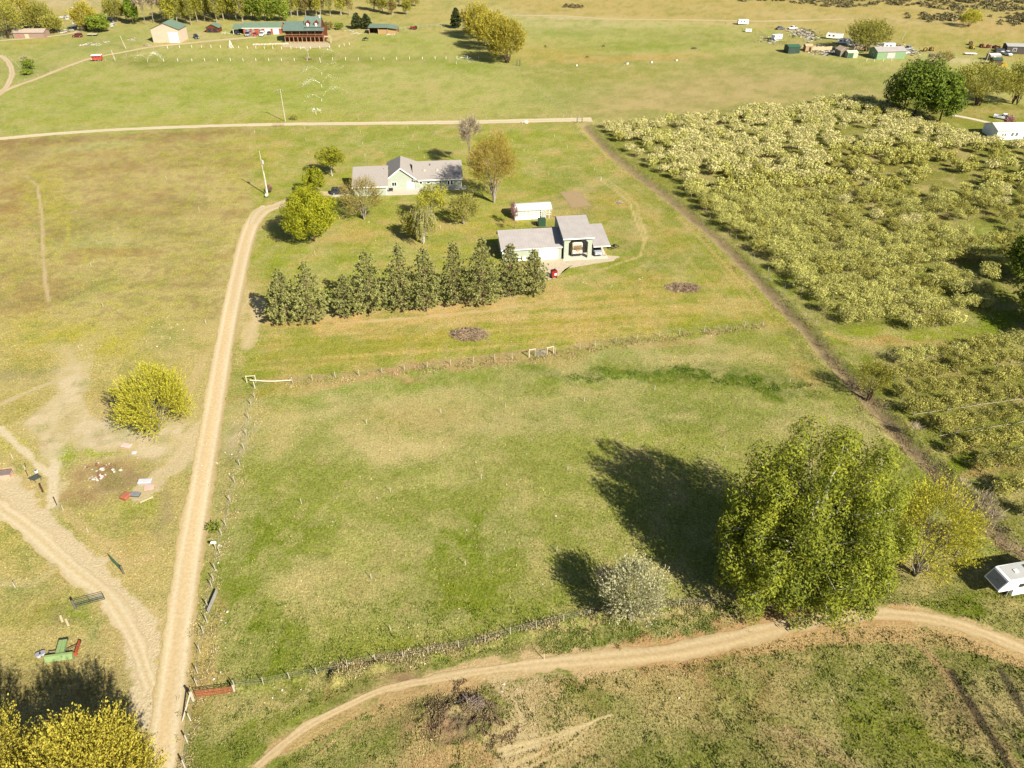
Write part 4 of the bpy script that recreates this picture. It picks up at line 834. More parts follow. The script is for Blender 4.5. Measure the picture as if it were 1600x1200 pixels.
def strand_tree(seed, H, R, mat, bark, nstr=700, slen=1.6, size=.16, mode='up', cb=.15, per=9, Ry=None, wob=.25, stems=3, leaf_aspect=.5, flat=1., twigs=True):
    """feathery tree or bush made of leafy or bare shoots: mode up (willow brush), down (weeping), out (bare spread)"""
    r = np.random.default_rng(seed); Ry = Ry or R
    z0 = H * cb; zc = z0 + (H - z0) * .48; rz = (H - z0) * .52
    mb = MB(); tr = (H * .009 + .03) / max(1, stems) ** .3
    nl = 18; lob = []
    for i in range(nl):
        zz = 1 - 1.85 * (i + .5) / nl; rad = math.sqrt(1 - zz * zz); ph = 2.399 * i + r.uniform(-.4, .4)
        k = r.uniform(.45, .62); lob.append(np.array([R * k * rad * math.cos(ph), Ry * k * rad * math.sin(ph), zc + rz * k * zz]))
    foot = [np.array([r.normal(0, .06) * R, r.normal(0, .06) * Ry, -.2]) for _ in range(stems)]
    for i, c in enumerate(lob):
        f = foot[i % stems]; mid = f * .6 + np.array([c[0] * .25, c[1] * .25, z0 + (c[2] - z0) * .35])
        limb(mb, f, mid, tr, tr * .55, r, 3, .06, 5); limb(mb, mid, c, tr * .5, tr * .15, r, 3, .12, 4)
    S = []; Dd = []
    per_l = nstr // nl
    TW = []
    for c in lob:
        d = sphere_pts(per_l, r)
        s = c + d * np.array([R, Ry, rz]) * .30 * r.random(per_l)[:, None] ** .4
        o = (s - np.array([0, 0, zc])) / np.array([R, Ry, rz])
        o /= np.linalg.norm(o, axis=1)[:, None] + 1e-9
        if mode == 'up': dd = o * .7 + np.array([0, 0, .75]) + r.normal(0, wob, o.shape)
        elif mode == 'down': dd = o * .35 + np.array([0, 0, -1.0]) + r.normal(0, wob * .6, o.shape)
        else: dd = o * 1.0 + np.array([0, 0, .2]) + r.normal(0, wob, o.shape)
        dd /= np.linalg.norm(dd, axis=1)[:, None]
        S.append(s); Dd.append(dd)
    S = np.concatenate(S); Dd = np.concatenate(Dd)
    L = slen * r.uniform(.5, 1.25, len(S))
    P = np.repeat(S, per, 0); DR = np.repeat(Dd, per, 0)
    t = np.tile((np.arange(per) + .5) / per, len(S)) + r.normal(0, .03, len(P))
    P = P + DR * (t * np.repeat(L, per))[:, None] + r.normal(0, size * .45, P.shape)
    dr = DR + r.normal(0, .45, DR.shape); dr /= np.linalg.norm(dr, axis=1)[:, None]
    w = np.cross(dr, r.normal(size=dr.shape)); w /= np.linalg.norm(w, axis=1)[:, None] + 1e-9
    sz = (size * r.uniform(.7, 1.4, len(P)))[:, None]
    V = np.stack([P - dr * sz, P - w * sz * leaf_aspect, P + dr * sz, P + w * sz * leaf_aspect], 1).reshape(-1, 3)
    V[:, 2] = np.maximum(V[:, 2], .05)
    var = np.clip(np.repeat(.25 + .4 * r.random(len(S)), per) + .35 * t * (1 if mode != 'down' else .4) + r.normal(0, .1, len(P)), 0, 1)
    if twigs:
        for i in range(0, len(S), max(1, len(S) // 260)):
            mb.tube(S[i], S[i] + Dd[i] * L[i] * .8, .02, .008, 3, False)
    return np_mesh('crown', V, np.arange(len(V)).reshape(-1, 4), mat, {'var': np.repeat(var, 4)}), mb.mesh('trunk', bark)

def bare_tree_parts(seed, H, R, bark, levels=4, mat_tw=None, ntw=2500, tl=.9, tw=.035):
    r = np.random.default_rng(seed); mb = MB(); ends = []
    def rec(p, d, L, rad, lv):
        q = p + d * L
        limb(mb, p, q, rad, rad * .62, r, 2, .06, 5 if lv > 2 else 3)
        if lv == 0: ends.append(q); return
        for _ in range(3 if lv > 1 else 3):
            nd = d + r.normal(0, .42, 3) * np.array([R / H * 1.9, R / H * 1.9, .6]); nd[2] += .12; nd /= np.linalg.norm(nd)
            rec(q if r.random() < .6 else p + d * L * r.uniform(.5, .95), nd, L * r.uniform(.6, .8), rad * .58, lv - 1)
    rec(np.array([0, 0, -.2]), np.array([0, 0, 1.]), H * .34, H * .011 + .03, levels)
    E = np.array(ends); P = E[r.integers(0, len(E), ntw)] + r.normal(0, tl * .35, (ntw, 3))
    d = (P - np.array([0, 0, H * .3])); d /= np.linalg.norm(d, axis=1)[:, None]; d = d + r.normal(0, .5, d.shape); d /= np.linalg.norm(d, axis=1)[:, None]
    w = np.cross(d, r.normal(size=d.shape)); w /= np.linalg.norm(w, axis=1)[:, None]
    L = tl * r.uniform(.4, 1, ntw)[:, None]
    V = np.stack([P - w * tw, P + w * tw, P + d * L + w * tw * .3, P + d * L - w * tw * .3], 1).reshape(-1, 3)
    V[:, 2] = np.maximum(V[:, 2], .05)
    return np_mesh('crown', V, np.arange(len(V)).reshape(-1, 4), mat_tw or L_twg, {'var': np.repeat(r.random(ntw), 4)}), mb.mesh('trunk', bark)

def tr(name, label, cat, base, top, hw, kind, seed, group=None, rz=0., **kw):
    """tree standing at survey point base whose tip is seen at row top; hw = half width in survey points"""
    X, Y = G(*base); s = SC(base[1])
    R = hw / s
    # the tip of a rounded crown is seen over its centre
    H = HGT(base[0], base[1], top)
    k = dict(kw); R *= {'b': 1.14, 's': 1.34, 'p': 1.27, 'n': 1.2}[kind]
    m = {'b': broadleaf_parts, 'p': pine_parts, 's': strand_tree, 'n': bare_tree_parts}[kind](seed, H, R, **k)
    return place_tree(name, label, cat, m, X, Y, rz, group)

# trees by the house
tr('maple_tree', 'large round yellow-green maple left of the house beside the driveway', 'tree', (493, 377), 290, 41, 'b', 11, leafmat_=L_maple, bark=BARK, nleaf=26000, size=.19, cb=.03, nl=30, lobe=.3, bare=.08)
tr('maple_tree', 'small yellow-green tree with a bare trunk on the lawn behind the driveway', 'tree', (519, 275), 228, 22, 'b', 12, leafmat_=L_maple, bark=BARKW, nleaf=5500, size=.2, cb=.22, nl=12, bare=.18)
tr('deciduous_tree', 'narrow yellow-green tree just behind the large round maple', 'tree', (493, 306), 262, 17, 'b', 13, leafmat_=L_maple, bark=BARK, nleaf=4600, size=.2, cb=.1, nl=10, bare=.15)
tr('deciduous_tree', 'low yellow-green tree beside the driveway above the large round maple', 'tree', (477, 322), 288, 14, 'b', 14, leafmat_=L_maple, bark=BARK, nleaf=3200, size=.2, cb=.1, nl=9, bare=.15)
tr('budding_tree', 'brownish budding tree in front of the garage wing of the house', 'tree', (569, 342), 276, 29, 's', 15, mat=L_brn, bark=BARKG, nstr=1200, slen=1.7, size=.12, mode='up', cb=.12, per=8, stems=2)
tr('birch_tree', 'tall thin weeping birch with a pale trunk on the front lawn', 'tree', (665, 381), 312, 20, 's', 16, mat=L_bir, bark=BARKW, nstr=420, slen=2.2, size=.15, mode='down', cb=.2, per=12, stems=1)
tr('deciduous_tree', 'yellow-green tree spreading in front of the house door', 'tree', (676, 348), 285, 26, 'b', 17, leafmat_=L_bir, bark=BARKG, nleaf=5000, size=.19, cb=.18, nl=14, bare=.3)
tr('deciduous_tree', 'dark budding tree in the shade left of the weeping birch', 'tree', (647, 372), 332, 17, 's', 18, mat=L_far, bark=BARK, nstr=500, slen=1.4, size=.15, mode='up', cb=.1, per=8, stems=2)
tr('deciduous_tree', 'small pale green tree in front of the right end of the house', 'tree', (726, 350), 304, 20, 's', 19, mat=L_far, bark=BARKG, nstr=620, slen=1.5, size=.16, mode='up', cb=.1, per=8, stems=2)
tr('bare_tree', 'tall half bare grey tree behind the right end of the house', 'tree', (734, 260), 188, 19, 'n', 20, bark=BARKG, ntw=3000, tl=1.5, tw=.04, levels=4)
tr('amber_tree', 'tall amber coloured tree right of the house', 'tree', (771, 316), 200, 35, 's', 21, mat=L_org, bark=BARKG, nstr=2200, slen=2.0, size=.13, mode='up', cb=.12, per=9, stems=1)
tr('plum_tree', 'small leafless purple plum tree left of the white shed', 'tree', (805, 357), 316, 13, 'n', 22, bark=BARKG, mat_tw=L_plm, ntw=700, tl=.7, tw=.035, levels=3)
PG = 'row of pine trees in front of the garage'
PINES = [((449, 505), 421, 24, 'leftmost pine of the row, dark and bushy to the ground'), ((489, 504), 410, 25, 'second pine from the left in the row, full to the ground'),
         ((544, 493), 430, 19, 'shortest pine of the row, third from the left'), ((581, 489), 391, 27, 'wide pine with a narrow tip, fourth from the left in the row'),
         ((629, 485), 381, 21, 'pine with a long bare lower trunk, fifth from the left in the row'), ((667, 484), 386, 22, 'pine sixth from the left in the row, just left of the row middle gap'),
         ((712, 476), 378, 20, 'slender pine with bare lower trunk, fourth from the right in the row'), ((755, 477), 373, 26, 'tallest broad pine in front of the left wall of the garage, third from the right'),
         ((797, 463), 382, 20, 'pine before the green wall of the garage, second from the right in the row'), ((834, 460), 391, 19, 'rightmost pine of the row, beside the red tank, with a bare foot')]
for i, (b, t, hw, lab) in enumerate(PINES):
    tr('pine_tree', lab, 'pine tree', b, t, hw * .95, 'p', 40 + i, group=PG)
# big trees of the pasture corner
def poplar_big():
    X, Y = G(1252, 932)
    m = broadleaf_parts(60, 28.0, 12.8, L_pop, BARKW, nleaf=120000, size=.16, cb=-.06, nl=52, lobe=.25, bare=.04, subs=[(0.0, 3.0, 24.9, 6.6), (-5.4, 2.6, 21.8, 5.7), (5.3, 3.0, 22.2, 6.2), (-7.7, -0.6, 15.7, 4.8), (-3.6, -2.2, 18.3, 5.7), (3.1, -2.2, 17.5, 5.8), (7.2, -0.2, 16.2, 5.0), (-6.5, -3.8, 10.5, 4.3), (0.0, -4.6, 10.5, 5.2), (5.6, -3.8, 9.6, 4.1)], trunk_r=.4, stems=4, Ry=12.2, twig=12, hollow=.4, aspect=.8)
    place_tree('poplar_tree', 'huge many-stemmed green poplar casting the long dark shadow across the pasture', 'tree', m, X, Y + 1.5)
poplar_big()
tr('yellow_tree', 'yellow leafing tree with visible branches just right of the huge poplar', 'tree', (1428, 898), 752, 56, 's', 61, mat=L_yel, bark=BARKG, nstr=2500, slen=1.7, size=.11, mode='up', cb=.0, per=9, stems=4)
tr('bare_bush', 'leafless grey thicket between the yellow tree and the ditch', 'bush', (1492, 868), 775, 44, 'n', 62, bark=BARKG, ntw=2600, tl=1.1, tw=.03, levels=4)
tr('bare_bush', 'pale budding shrub behind the parked trailer nose', 'bush', (1448, 890), 815, 28, 'n', 63, bark=BARKG, ntw=1200, tl=.9, tw=.03, levels=3)
tr('silver_bush', 'pale silvery feathery bush on the pasture fence line left of the huge poplar', 'bush', (985, 966), 882, 47, 's', 64, mat=L_gry, bark=BARKG, nstr=1500, slen=1.3, size=.11, mode='up', cb=.02, per=9, stems=5)
tr('bare_bush', 'dark leafless bush behind the silvery bush', 'bush', (951, 940), 893, 20, 'n', 65, bark=BARKD, ntw=1300, tl=.9, tw=.025, levels=3)
tr('yellow_tree', 'bright yellow-green tree standing alone left of the gravel road', 'tree', (254, 668), 574, 51, 's', 66, mat=L_yel, bark=BARKG, nstr=3000, slen=1.4, size=.115, mode='up', cb=.0, per=9, stems=5, flat=1)
tr('budding_tree', 'sparse small tree growing on the edge of the ditch', 'tree', (1358, 622), 560, 22, 's', 67, mat=L_bir, bark=BARKD, nstr=420, slen=1.5, size=.11, mode='up', cb=.15, per=6, stems=2)
for i, (p, hw, t, lab) in enumerate([((1427, 684), 9, 660, 'wispy grey shrub on the ditch bank above the huge poplar'), ((1502, 772), 14, 742, 'wispy leafless shrub beside the ditch nearest the yellow tree'), ((1522, 795), 12, 768, 'leafless shrub on the ditch bank near the orchard corner')]):
    tr('ditch_shrub', lab, 'shrub', p, t, hw, 'n', 70 + i, bark=BARKG, ntw=260, tl=.8, tw=.025, levels=2, group='bare shrubs along the ditch')
# willows at the lower left corner
m = strand_tree(80, 17.5, 8.4, L_wil, BARK, nstr=6400, slen=1.5, size=.11, mode='up', cb=.02, per=11, stems=4)
place_tree('willow_tree', 'golden willow crown filling the lower left corner of the view', 'tree', m, -38.4, 36.0)
m = strand_tree(81, 16.5, 7.6, L_wil, BARK, nstr=3600, slen=1.5, size=.105, mode='up', cb=.02, per=11, stems=4)
place_tree('willow_tree', 'smaller golden willow cut by the left edge, behind the corner willow', 'tree', m, -48.5, 37.0)
m = strand_tree(82, 9, 6, L_wil, BARK, nstr=1400, slen=1.5, size=.16, mode='up', cb=.02, per=8, stems=4)
place_tree('willow_tree', 'golden willow mostly below the left bottom edge', 'tree', m, -50, 31)

# orchard
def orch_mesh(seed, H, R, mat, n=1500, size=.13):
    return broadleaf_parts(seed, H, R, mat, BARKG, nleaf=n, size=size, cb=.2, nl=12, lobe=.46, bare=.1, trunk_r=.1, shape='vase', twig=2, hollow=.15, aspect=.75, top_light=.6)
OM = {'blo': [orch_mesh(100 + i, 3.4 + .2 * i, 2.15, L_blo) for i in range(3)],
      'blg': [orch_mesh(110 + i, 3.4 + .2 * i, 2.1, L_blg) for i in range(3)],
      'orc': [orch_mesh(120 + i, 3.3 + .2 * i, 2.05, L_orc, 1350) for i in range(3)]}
ang = math.radians(13.0); ux, uy = math.cos(ang), math.sin(ang)
C0 = G(1427, 650)
upper = [(938, 202), (1010, 192), (1120, 184), (1230, 168), (1335, 155), (1392, 168), (1420, 190), (1475, 203), (1540, 226), (1700, 236), (1760, 470), (1562, 430), (1545, 470), (1555, 512), (1316, 520), (1286, 496), (1186, 402), (1112, 342), (1030, 276)]
lower = [(1385, 560), (1700, 530), (1900, 700), (1800, 900), (1602, 815), (1410, 640), (1392, 600)]
opts = []
for i in range(-7, 48):
    for j in range(-45, 66):
        w = j * 3.1 + (i % 2) * 1.4
        X = C0[0] + ux * w - uy * i * 4.9 ; Y = C0[1] + uy * w + ux * i * 4.9
        if i < -5 or Y < 60: continue
        X += random.uniform(-.35, .35); Y += random.uniform(-.35, .35)
        sx, sy = PIX(X, Y)
        a = np.array([sx]); b = np.array([sy])
        if ppoly(a, b, upper)[0]: opts.append((X, Y, sx, sy, 0))
        elif ppoly(a, b, lower)[0]: opts.append((X, Y, sx, sy, 1))
inview = [o for o in opts if o[2] < 1625]
def keep(o):
    X, Y, sx, sy, k = o
    if k == 0 and 1290 < sx and 240 < sy < 375 and random.random() < .3: return False   # thin middle rows
    if k == 0 and sx > 1470 and sy > 340 and random.random() < .25: return False
    return random.random() > .02
inview = [o for o in inview if keep(o)]
inview.sort(key=lambda o: o[1])
near, rest = inview[:300], inview[300:]
def okind(o):
    X, Y, sx, sy, k = o
    if k == 1: return 'orc' if sy > 575 or random.random() < .6 else 'blg'
    v = random.random()
    f = min(1, max(0, (285 - (sx - 1000) * .02 - sy) / 70 + .5))        # blossom thickens towards the back
    if 1290 < sx and 235 < sy < 375: f = .15
    if v < f * .75: return 'blo'
    return 'blg' if random.random() < (.8 if not (1290 < sx and 235 < sy < 375) else .35) else 'orc'
OLAB = {'blo': ('cream blossoming fruit tree in the rows of the orchard', 'cream blossoming orchard trees'),
        'blg': ('pale green fruit tree with sparse blossom in the orchard rows', 'pale green orchard trees'),
        'orc': ('olive green young-leaved fruit tree in the orchard rows', 'olive green orchard trees')}
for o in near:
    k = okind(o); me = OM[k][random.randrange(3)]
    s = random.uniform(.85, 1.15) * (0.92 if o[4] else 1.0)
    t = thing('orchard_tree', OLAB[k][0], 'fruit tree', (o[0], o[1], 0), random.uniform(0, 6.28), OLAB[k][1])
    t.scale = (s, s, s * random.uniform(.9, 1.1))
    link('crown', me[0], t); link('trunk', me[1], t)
# the rest of the rows, past the nearest three hundred
def joined_rows():
    tmpl = {}
    for k, arr in OM.items():
        me = arr[0][0]; n = len(me.vertices)
        co = np.empty(n * 3, np.float32); me.vertices.foreach_get('co', co); co = co.reshape(-1, 4, 3)
        va = np.empty(n, np.float32); me.attributes['var'].data.foreach_get('value', va); va = va.reshape(-1, 4)
        sel = rng.permutation(len(co))[:360]
        c = co[sel].mean(1, keepdims=True); tmpl[k] = ((co[sel] - c) * 1.9 + c, va[sel])
    for k in OM:
        Vs = []; vv = []
        for o in rest:
            if o[4] == 0 and okind(o) != k: continue
            a = random.uniform(0, 6.28); s = random.uniform(.85, 1.15)
            ca, sa = math.cos(a) * s, math.sin(a) * s
            co, va = tmpl[k]
            x = co[..., 0] * ca - co[..., 1] * sa + o[0]; y = co[..., 0] * sa + co[..., 1] * ca + o[1]; z = co[..., 2] * s
            Vs.append(np.stack([x, y, z], -1).reshape(-1, 3)); vv.append(va.ravel())
        if not Vs: continue
        V = np.concatenate(Vs)
        me = np_mesh('orchard_rows', V, np.arange(len(V)).reshape(-1, 4), {'blo': L_blo, 'blg': L_blg, 'orc': L_orc}[k], {'var': np.concatenate(vv)})
        lab = {'blo': 'far rows of cream blossoming fruit trees at the back of the orchard', 'blg': 'far rows of pale green fruit trees mixed into the back of the orchard', 'orc': 'far rows of olive fruit trees at the back of the orchard'}[k]
        tag(link('orchard_rows', me), lab, 'orchard', kind='stuff')
joined_rows()
ORCH_N = (len(near), len(rest))

# dark trees on the right edge that shade the orchard corner
for i, (x, y, H, R, lab) in enumerate([(1632, 505, 14, 7.5, 'tall dark green tree at the right edge beside the orchard'), (1606, 440, 12, 6.5, 'green tree at the right edge above the orchard corner'), (1720, 560, 14, 7, 'leafy tree just outside the right edge of the orchard')]):
    X, Y = G(x, y)
    place_tree('shade_tree', lab, 'tree', broadleaf_parts(140 + i, H, R, L_fgr if i else L_pop, BARK, nleaf=7000, size=.36, cb=.05, nl=20, bare=.1), X, Y)

# far trees, right side
tr('shade_tree', 'big dark green round tree at the far corner of the orchard', 'tree', (1428, 181), 92, 45, 'b', 150, leafmat_=L_grn, bark=BARKD, nleaf=11000, size=.42, cb=.03, nl=24, bare=.06)
tr('shade_tree', 'dark green tree touching the right side of the big round one', 'tree', (1468, 189), 112, 29, 'b', 151, leafmat_=L_grn, bark=BARKD, nleaf=6000, size=.42, cb=.03, nl=16, bare=.06)
tr('amber_tree', 'wide olive-yellow tree left of the parked pickup', 'tree', (1527, 165), 95, 39, 's', 152, mat=L_far, bark=BARKD, nstr=1800, slen=1.9, size=.24, mode='up', cb=.1, per=7, stems=3)
tr('amber_tree', 'olive-yellow tree above the parked pickup at the right edge', 'tree', (1585, 163), 92, 27, 's', 153, mat=L_far, bark=BARKD, nstr=1300, slen=1.9, size=.24, mode='up', cb=.1, per=7, stems=2)
tr('blossom_shrub', 'pink blossoming small tree in front of the parked pickup', 'tree', (1573, 198), 178, 8, 'b', 154, leafmat_=L_pnk, bark=BARKD, nleaf=900, size=.2, cb=.1, nl=8, bare=.2)
tr('amber_tree', 'round olive tree behind the bright green shed', 'tree', (1352, 80), 29, 32, 's', 155, mat=L_far, bark=BARKD, nstr=1500, slen=2.0, size=.26, mode='up', cb=.08, per=7, stems=2)
tr('yellow_bush', 'lone yellow-green bush on the far right hillside', 'bush', (1514, 42), 14, 14, 's', 156, mat=L_yel, bark=BARKD, nstr=500, slen=1.8, size=.26, mode='up', cb=.02, per=6, stems=3)
tr('bare_tree', 'small dark budding tree behind the big green tree', 'tree', (1453, 104), 80, 10, 'n', 157, bark=BARKD, ntw=700, tl=1., tw=.06, levels=3)
tr('budding_tree', 'small brown budding tree beside the yard of old machines', 'tree', (1473, 102), 80, 13, 's', 158, mat=L_brn, bark=BARKD, nstr=240, slen=1.3, size=.2, mode='up', cb=.1, per=6, stems=2)
# far middle
tr('yellow_tree', 'left of the three golden trees between the far pastures', 'tree', (746, 60), 2, 26, 's', 160, mat=L_wil, bark=BARKD, nstr=1700, slen=2.2, size=.28, mode='up', cb=.02, per=7, stems=3, group='golden trees between the far pastures')
tr('yellow_tree', 'middle of the three golden trees between the far pastures', 'tree', (768, 78), 12, 25, 's', 161, mat=L_wil, bark=BARKD, nstr=1700, slen=2.2, size=.28, mode='up', cb=.02, per=7, stems=3, group='golden trees between the far pastures')
tr('yellow_tree', 'nearest and tallest of the three golden trees between the far pastures', 'tree', (791, 98), 22, 29, 's', 162, mat=L_wil, bark=BARKD, nstr=2000, slen=2.2, size=.28, mode='up', cb=.02, per=7, stems=3, group='golden trees between the far pastures')
tr('conifer_tree', 'dark conifer at the left foot of the golden trees', 'tree', (713, 44), 14, 6, 'p', 163, mat=L_dk, csz=1.0, nn=6)
tr('bare_tree', 'grey leafless tree behind the dark conifer at the golden trees', 'tree', (724, 46), 12, 8, 'n', 164, bark=BARKG, ntw=800, tl=1.4, tw=.07, levels=3)
tr('conifer_tree', 'left one of two pointed conifers by the loafing shed', 'tree', (558, 45), 22, 6, 'p', 165, mat=L_dk, csz=.9, nn=6)
tr('conifer_tree', 'right one of two pointed conifers by the loafing shed', 'tree', (573, 45), 23, 6, 'p', 166, mat=L_dk, csz=.9, nn=6)
tr('garden_bush', 'green bush right of the log house', 'bush', (530, 46), 35, 8, 'b', 167, leafmat_=L_fgr, bark=BARKD, nleaf=500, size=.4, cb=.0, nl=8)
tr('garden_bush', 'brown budding bush touching the log house', 'bush', (512, 47), 33, 8, 's', 168, mat=L_brn, bark=BARKD, nstr=220, slen=1.2, size=.22, cb=.0, per=6)
# lombardy poplars
LP = [(264, 30), (272, 26), (283, 28), (296, 26), (304, 27), (314, 24), (325, 25), (334, 24), (345, 26), (365, 24), (375, 25), (268, 40), (278, 38), (291, 36), (299, 39), (309, 34), (320, 33), (329, 31), (339, 36), (350, 32), (359, 30), (370, 32), (379, 34), (386, 30)]
LP2 = [(456, 27), (465, 25), (478, 26), (486, 24), (495, 27), (501, 24), (516, 25), (533, 24), (546, 24), (585, 17), (598, 20), (613, 23), (624, 10), (636, 23), (641, 12), (650, 10)]
LPM = [broadleaf_parts(170 + i, 18, 2.9, [L_far, L_bir, L_brn][i], BARKG, nleaf=2200, size=.38, cb=.0, nl=16, lobe=.5, bare=.2, twig=1, aspect=.6) for i in range(3)]
for i, (x, y) in enumerate(LP + LP2):
    X, Y = G(x, y)
    first = i < len(LP)
    t = place_tree('columnar_poplar', 'tall narrow yellow-green poplar in the dense row above the tan barn' if first else 'slim narrow poplar with a gap beside it in the far row above the log house',
               'poplar', LPM[(i * 7) % 3 if not first else i % 2], X, Y, random.uniform(0, 6), 'narrow poplars above the tan barn' if first else 'narrow poplars along the far lane')
    s = random.uniform(.8, 1.15); t.scale = (s * random.uniform(.8, 1.25), s * random.uniform(.8, 1.2), s * (1 if i < len(LP) + 9 else .62))
far = [((14, 60), -14, 26, 's', L_far, 'olive tree at the far upper left corner behind the old shed'), ((40, 50), -18, 24, 's', L_wil, 'tall yellow-olive tree behind the left half of the old shed'),
       ((66, 50), -2, 20, 's', L_far, 'yellow-olive tree behind the right half of the old shed'), ((84, 52), 24, 13, 's', L_far, 'small round olive tree right of the old shed'),
       ((136, 48), 2, 16, 's', L_wil, 'amber tree above the dark red parked car'), ((157, 50), 20, 17, 'b', L_fgr, 'round bright green tree above the parked vehicles'),
       ((182, 34), -6, 15, 's', L_far, 'olive tree beyond the white junk at the upper left'), ((209, 38), -10, 10, 'b', L_grn, 'narrow dark green tree left of the bare poplars'),
       ((396, 32), -12, 14, 'b', L_fgr, 'leftmost bright green tall tree behind the red carport barn'), ((415, 33), -16, 14, 'b', L_fgr, 'middle bright green tall tree behind the red carport barn'),
       ((438, 33), -10, 15, 'b', L_fgr, 'rightmost bright green tall tree beside the log house'), ((358, 20), -16, 10, 's', L_far, 'dusky tree behind the row of narrow poplars')]
for i, (b, t, hw, kd, mt, lab) in enumerate(far):
    if kd == 's': tr('deciduous_tree', lab, 'tree', b, t, hw, 's', 190 + i, mat=mt, bark=BARKD, nstr=1000, slen=2.2, size=.3, mode='up', cb=.03, per=6, stems=3)
    else: tr('deciduous_tree', lab, 'tree', b, t, hw, 'b', 190 + i, leafmat_=mt, bark=BARKD, nleaf=3200, size=.45, cb=.03, nl=14, bare=.1)
for i, (x, y, lab) in enumerate([(228, 38, 'leftmost of three tall leafless grey trees above the tan barn'), (241, 36, 'middle one of three tall leafless grey trees above the tan barn'), (254, 34, 'rightmost of three tall leafless grey trees above the tan barn')]):
    tr('bare_tree', lab, 'tree', (x, y), -12, 9, 'n', 210 + i, bark=BARKG, ntw=2200, tl=2.4, tw=.08, levels=4, group='leafless grey trees above the tan barn')
tr('garden_bush', 'round green bush in the left field beside the lane', 'bush', (47, 108), 90, 10, 'b', 214, leafmat_=L_fgr, bark=BARKD, nleaf=700, size=.3, cb=.0, nl=8)
tr('garden_bush', 'flat green bush touching the lane below the round one', 'bush', (42, 117), 108, 9, 'b', 215, leafmat_=L_fgr, bark=BARKD, nleaf=500, size=.3, cb=.0, nl=7)
tr('bare_bush', 'grey leafless bush in the left field above the green ones', 'bush', (38, 97), 84, 9, 'n', 216, bark=BARKG, ntw=400, tl=.9, tw=.05, levels=2)
# shrubs in the house lot and others
for i, (x, y, hw, t, mt, lab) in enumerate([(458, 319, 4, 310, L_twg, 'little leafless shrub at the bend of the driveway'), (422, 301, 4, 288, L_plm, 'dark reddish shrub at the foot of the power pole by the driveway'),
                                            (690, 325, 7, 312, L_bir, 'small pale bush between the front trees'), (460, 188, 5, 178, L_far, 'scrubby bush beside the pole on the back lane'), (335, 829, 9, 820, L_fgr, 'small green weedy bush beside the white mailbox post')]):
    tr('small_shrub', lab, 'shrub', (x, y), t, hw, 's', 220 + i, mat=mt, bark=BARKD, nstr=90, slen=.6, size=.1, cb=.0, per=6, stems=2)

# sage brush of the far right hillside: nobody could count it
def scatter_bushes(name, label, px_pts, mat, R0, n=40):
    Vs = []; vv = []
    for (x, y) in px_pts:
        X, Y = G(x, y); R = R0 * random.uniform(.6, 1.4)
        d = sphere_pts(n, rng); d[:, 2] = np.abs(d[:, 2]) * .8
        P = np.array([X, Y, 0]) + d * R * rng.uniform(.4, 1, (n, 1))
        V, _ = leaves(P, R * .3, d, .3, .5, .8); Vs.append(V); vv.append(np.repeat(np.clip(rng.normal(.4, .25, n), 0, 1), 4))
    V = np.concatenate(Vs)
    tag(link(name, np_mesh(name, V, np.arange(len(V)).reshape(-1, 4), mat, {'var': np.concatenate(vv)})), label, kind='stuff')
L_sage = leafmat('sage_leaves', F_(92, 86, 48), F_(172, 158, 108), .1)
pts = []
for _ in range(900):
    x = random.uniform(1150, 1660); y = random.uniform(-14, 18)
    if y < 3 + (x - 1150) * .035 + 3 * math.sin(x * .03): pts.append((x, y))
for _ in range(110): pts.append((random.gauss(1480, 26), random.gauss(28, 3)))
for _ in range(60): pts.append((random.gauss(1590, 14), random.gauss(30, 4)))
for _ in range(20): pts.append((random.gauss(895, 6), random.gauss(11, 1)))
scatter_bushes('sage_brush', 'grey-green sage brush covering the far hillside', pts, L_sage, 1.6)

# ------------------------------------------------------------------ buildings
def wall_piece(p, name, side, L, D, a0, a1, z0, z1, out, mat, parent_off=0.0):
    """box standing proud of a wall: side f b l r"""
    mb = MB(); o0 = -0.02
    if side == 'f': mb.box(a0, -out, z0, a1, -o0, z1)
    elif side == 'b': mb.box(a0, D + o0, z0, a1, D + out, z1)
    elif side == 'l': mb.box(-out, a0, z0, -o0, a1, z1)
    else: mb.box(L + o0, a0, z0, L + out, a1, z1)
    return mb.build(name, mat, p)
def add_window(p, side, L, D, a0, a1, z0, z1, fm=None, panes=2):
    f = wall_piece(p, 'window', side, L, D, a0 - .08, a1 + .08, z0 - .08, z1 + .08, .05, fm or WHITE)
    w = (a1 - a0) / panes
    for k in range(panes):
        q = wall_piece(f, 'pane', side, L, D, a0 + k * w + .04, a0 + (k + 1) * w - .04, z0, z1, .065, GLASS)
    return f
def add_door(p, side, L, D, a0, a1, z0, z1, mat, panels=0, name='door'):
    d = wall_piece(p, name, side, L, D, a0, a1, z0, z1, .05, mat)
    if panels:
        h = (z1 - z0) / panels
        for k in range(panels):
            wall_piece(d, 'door_panel', side, L, D, a0 + .06, a1 - .06, z0 + k * h + .03, z0 + (k + 1) * h - .03, .075, mat)
    else:
        hx = a1 - .12
        wall_piece(d, 'handle', side, L, D, hx - .05, hx, z0 + .95, z0 + 1.1, .11, STEEL)
    return d
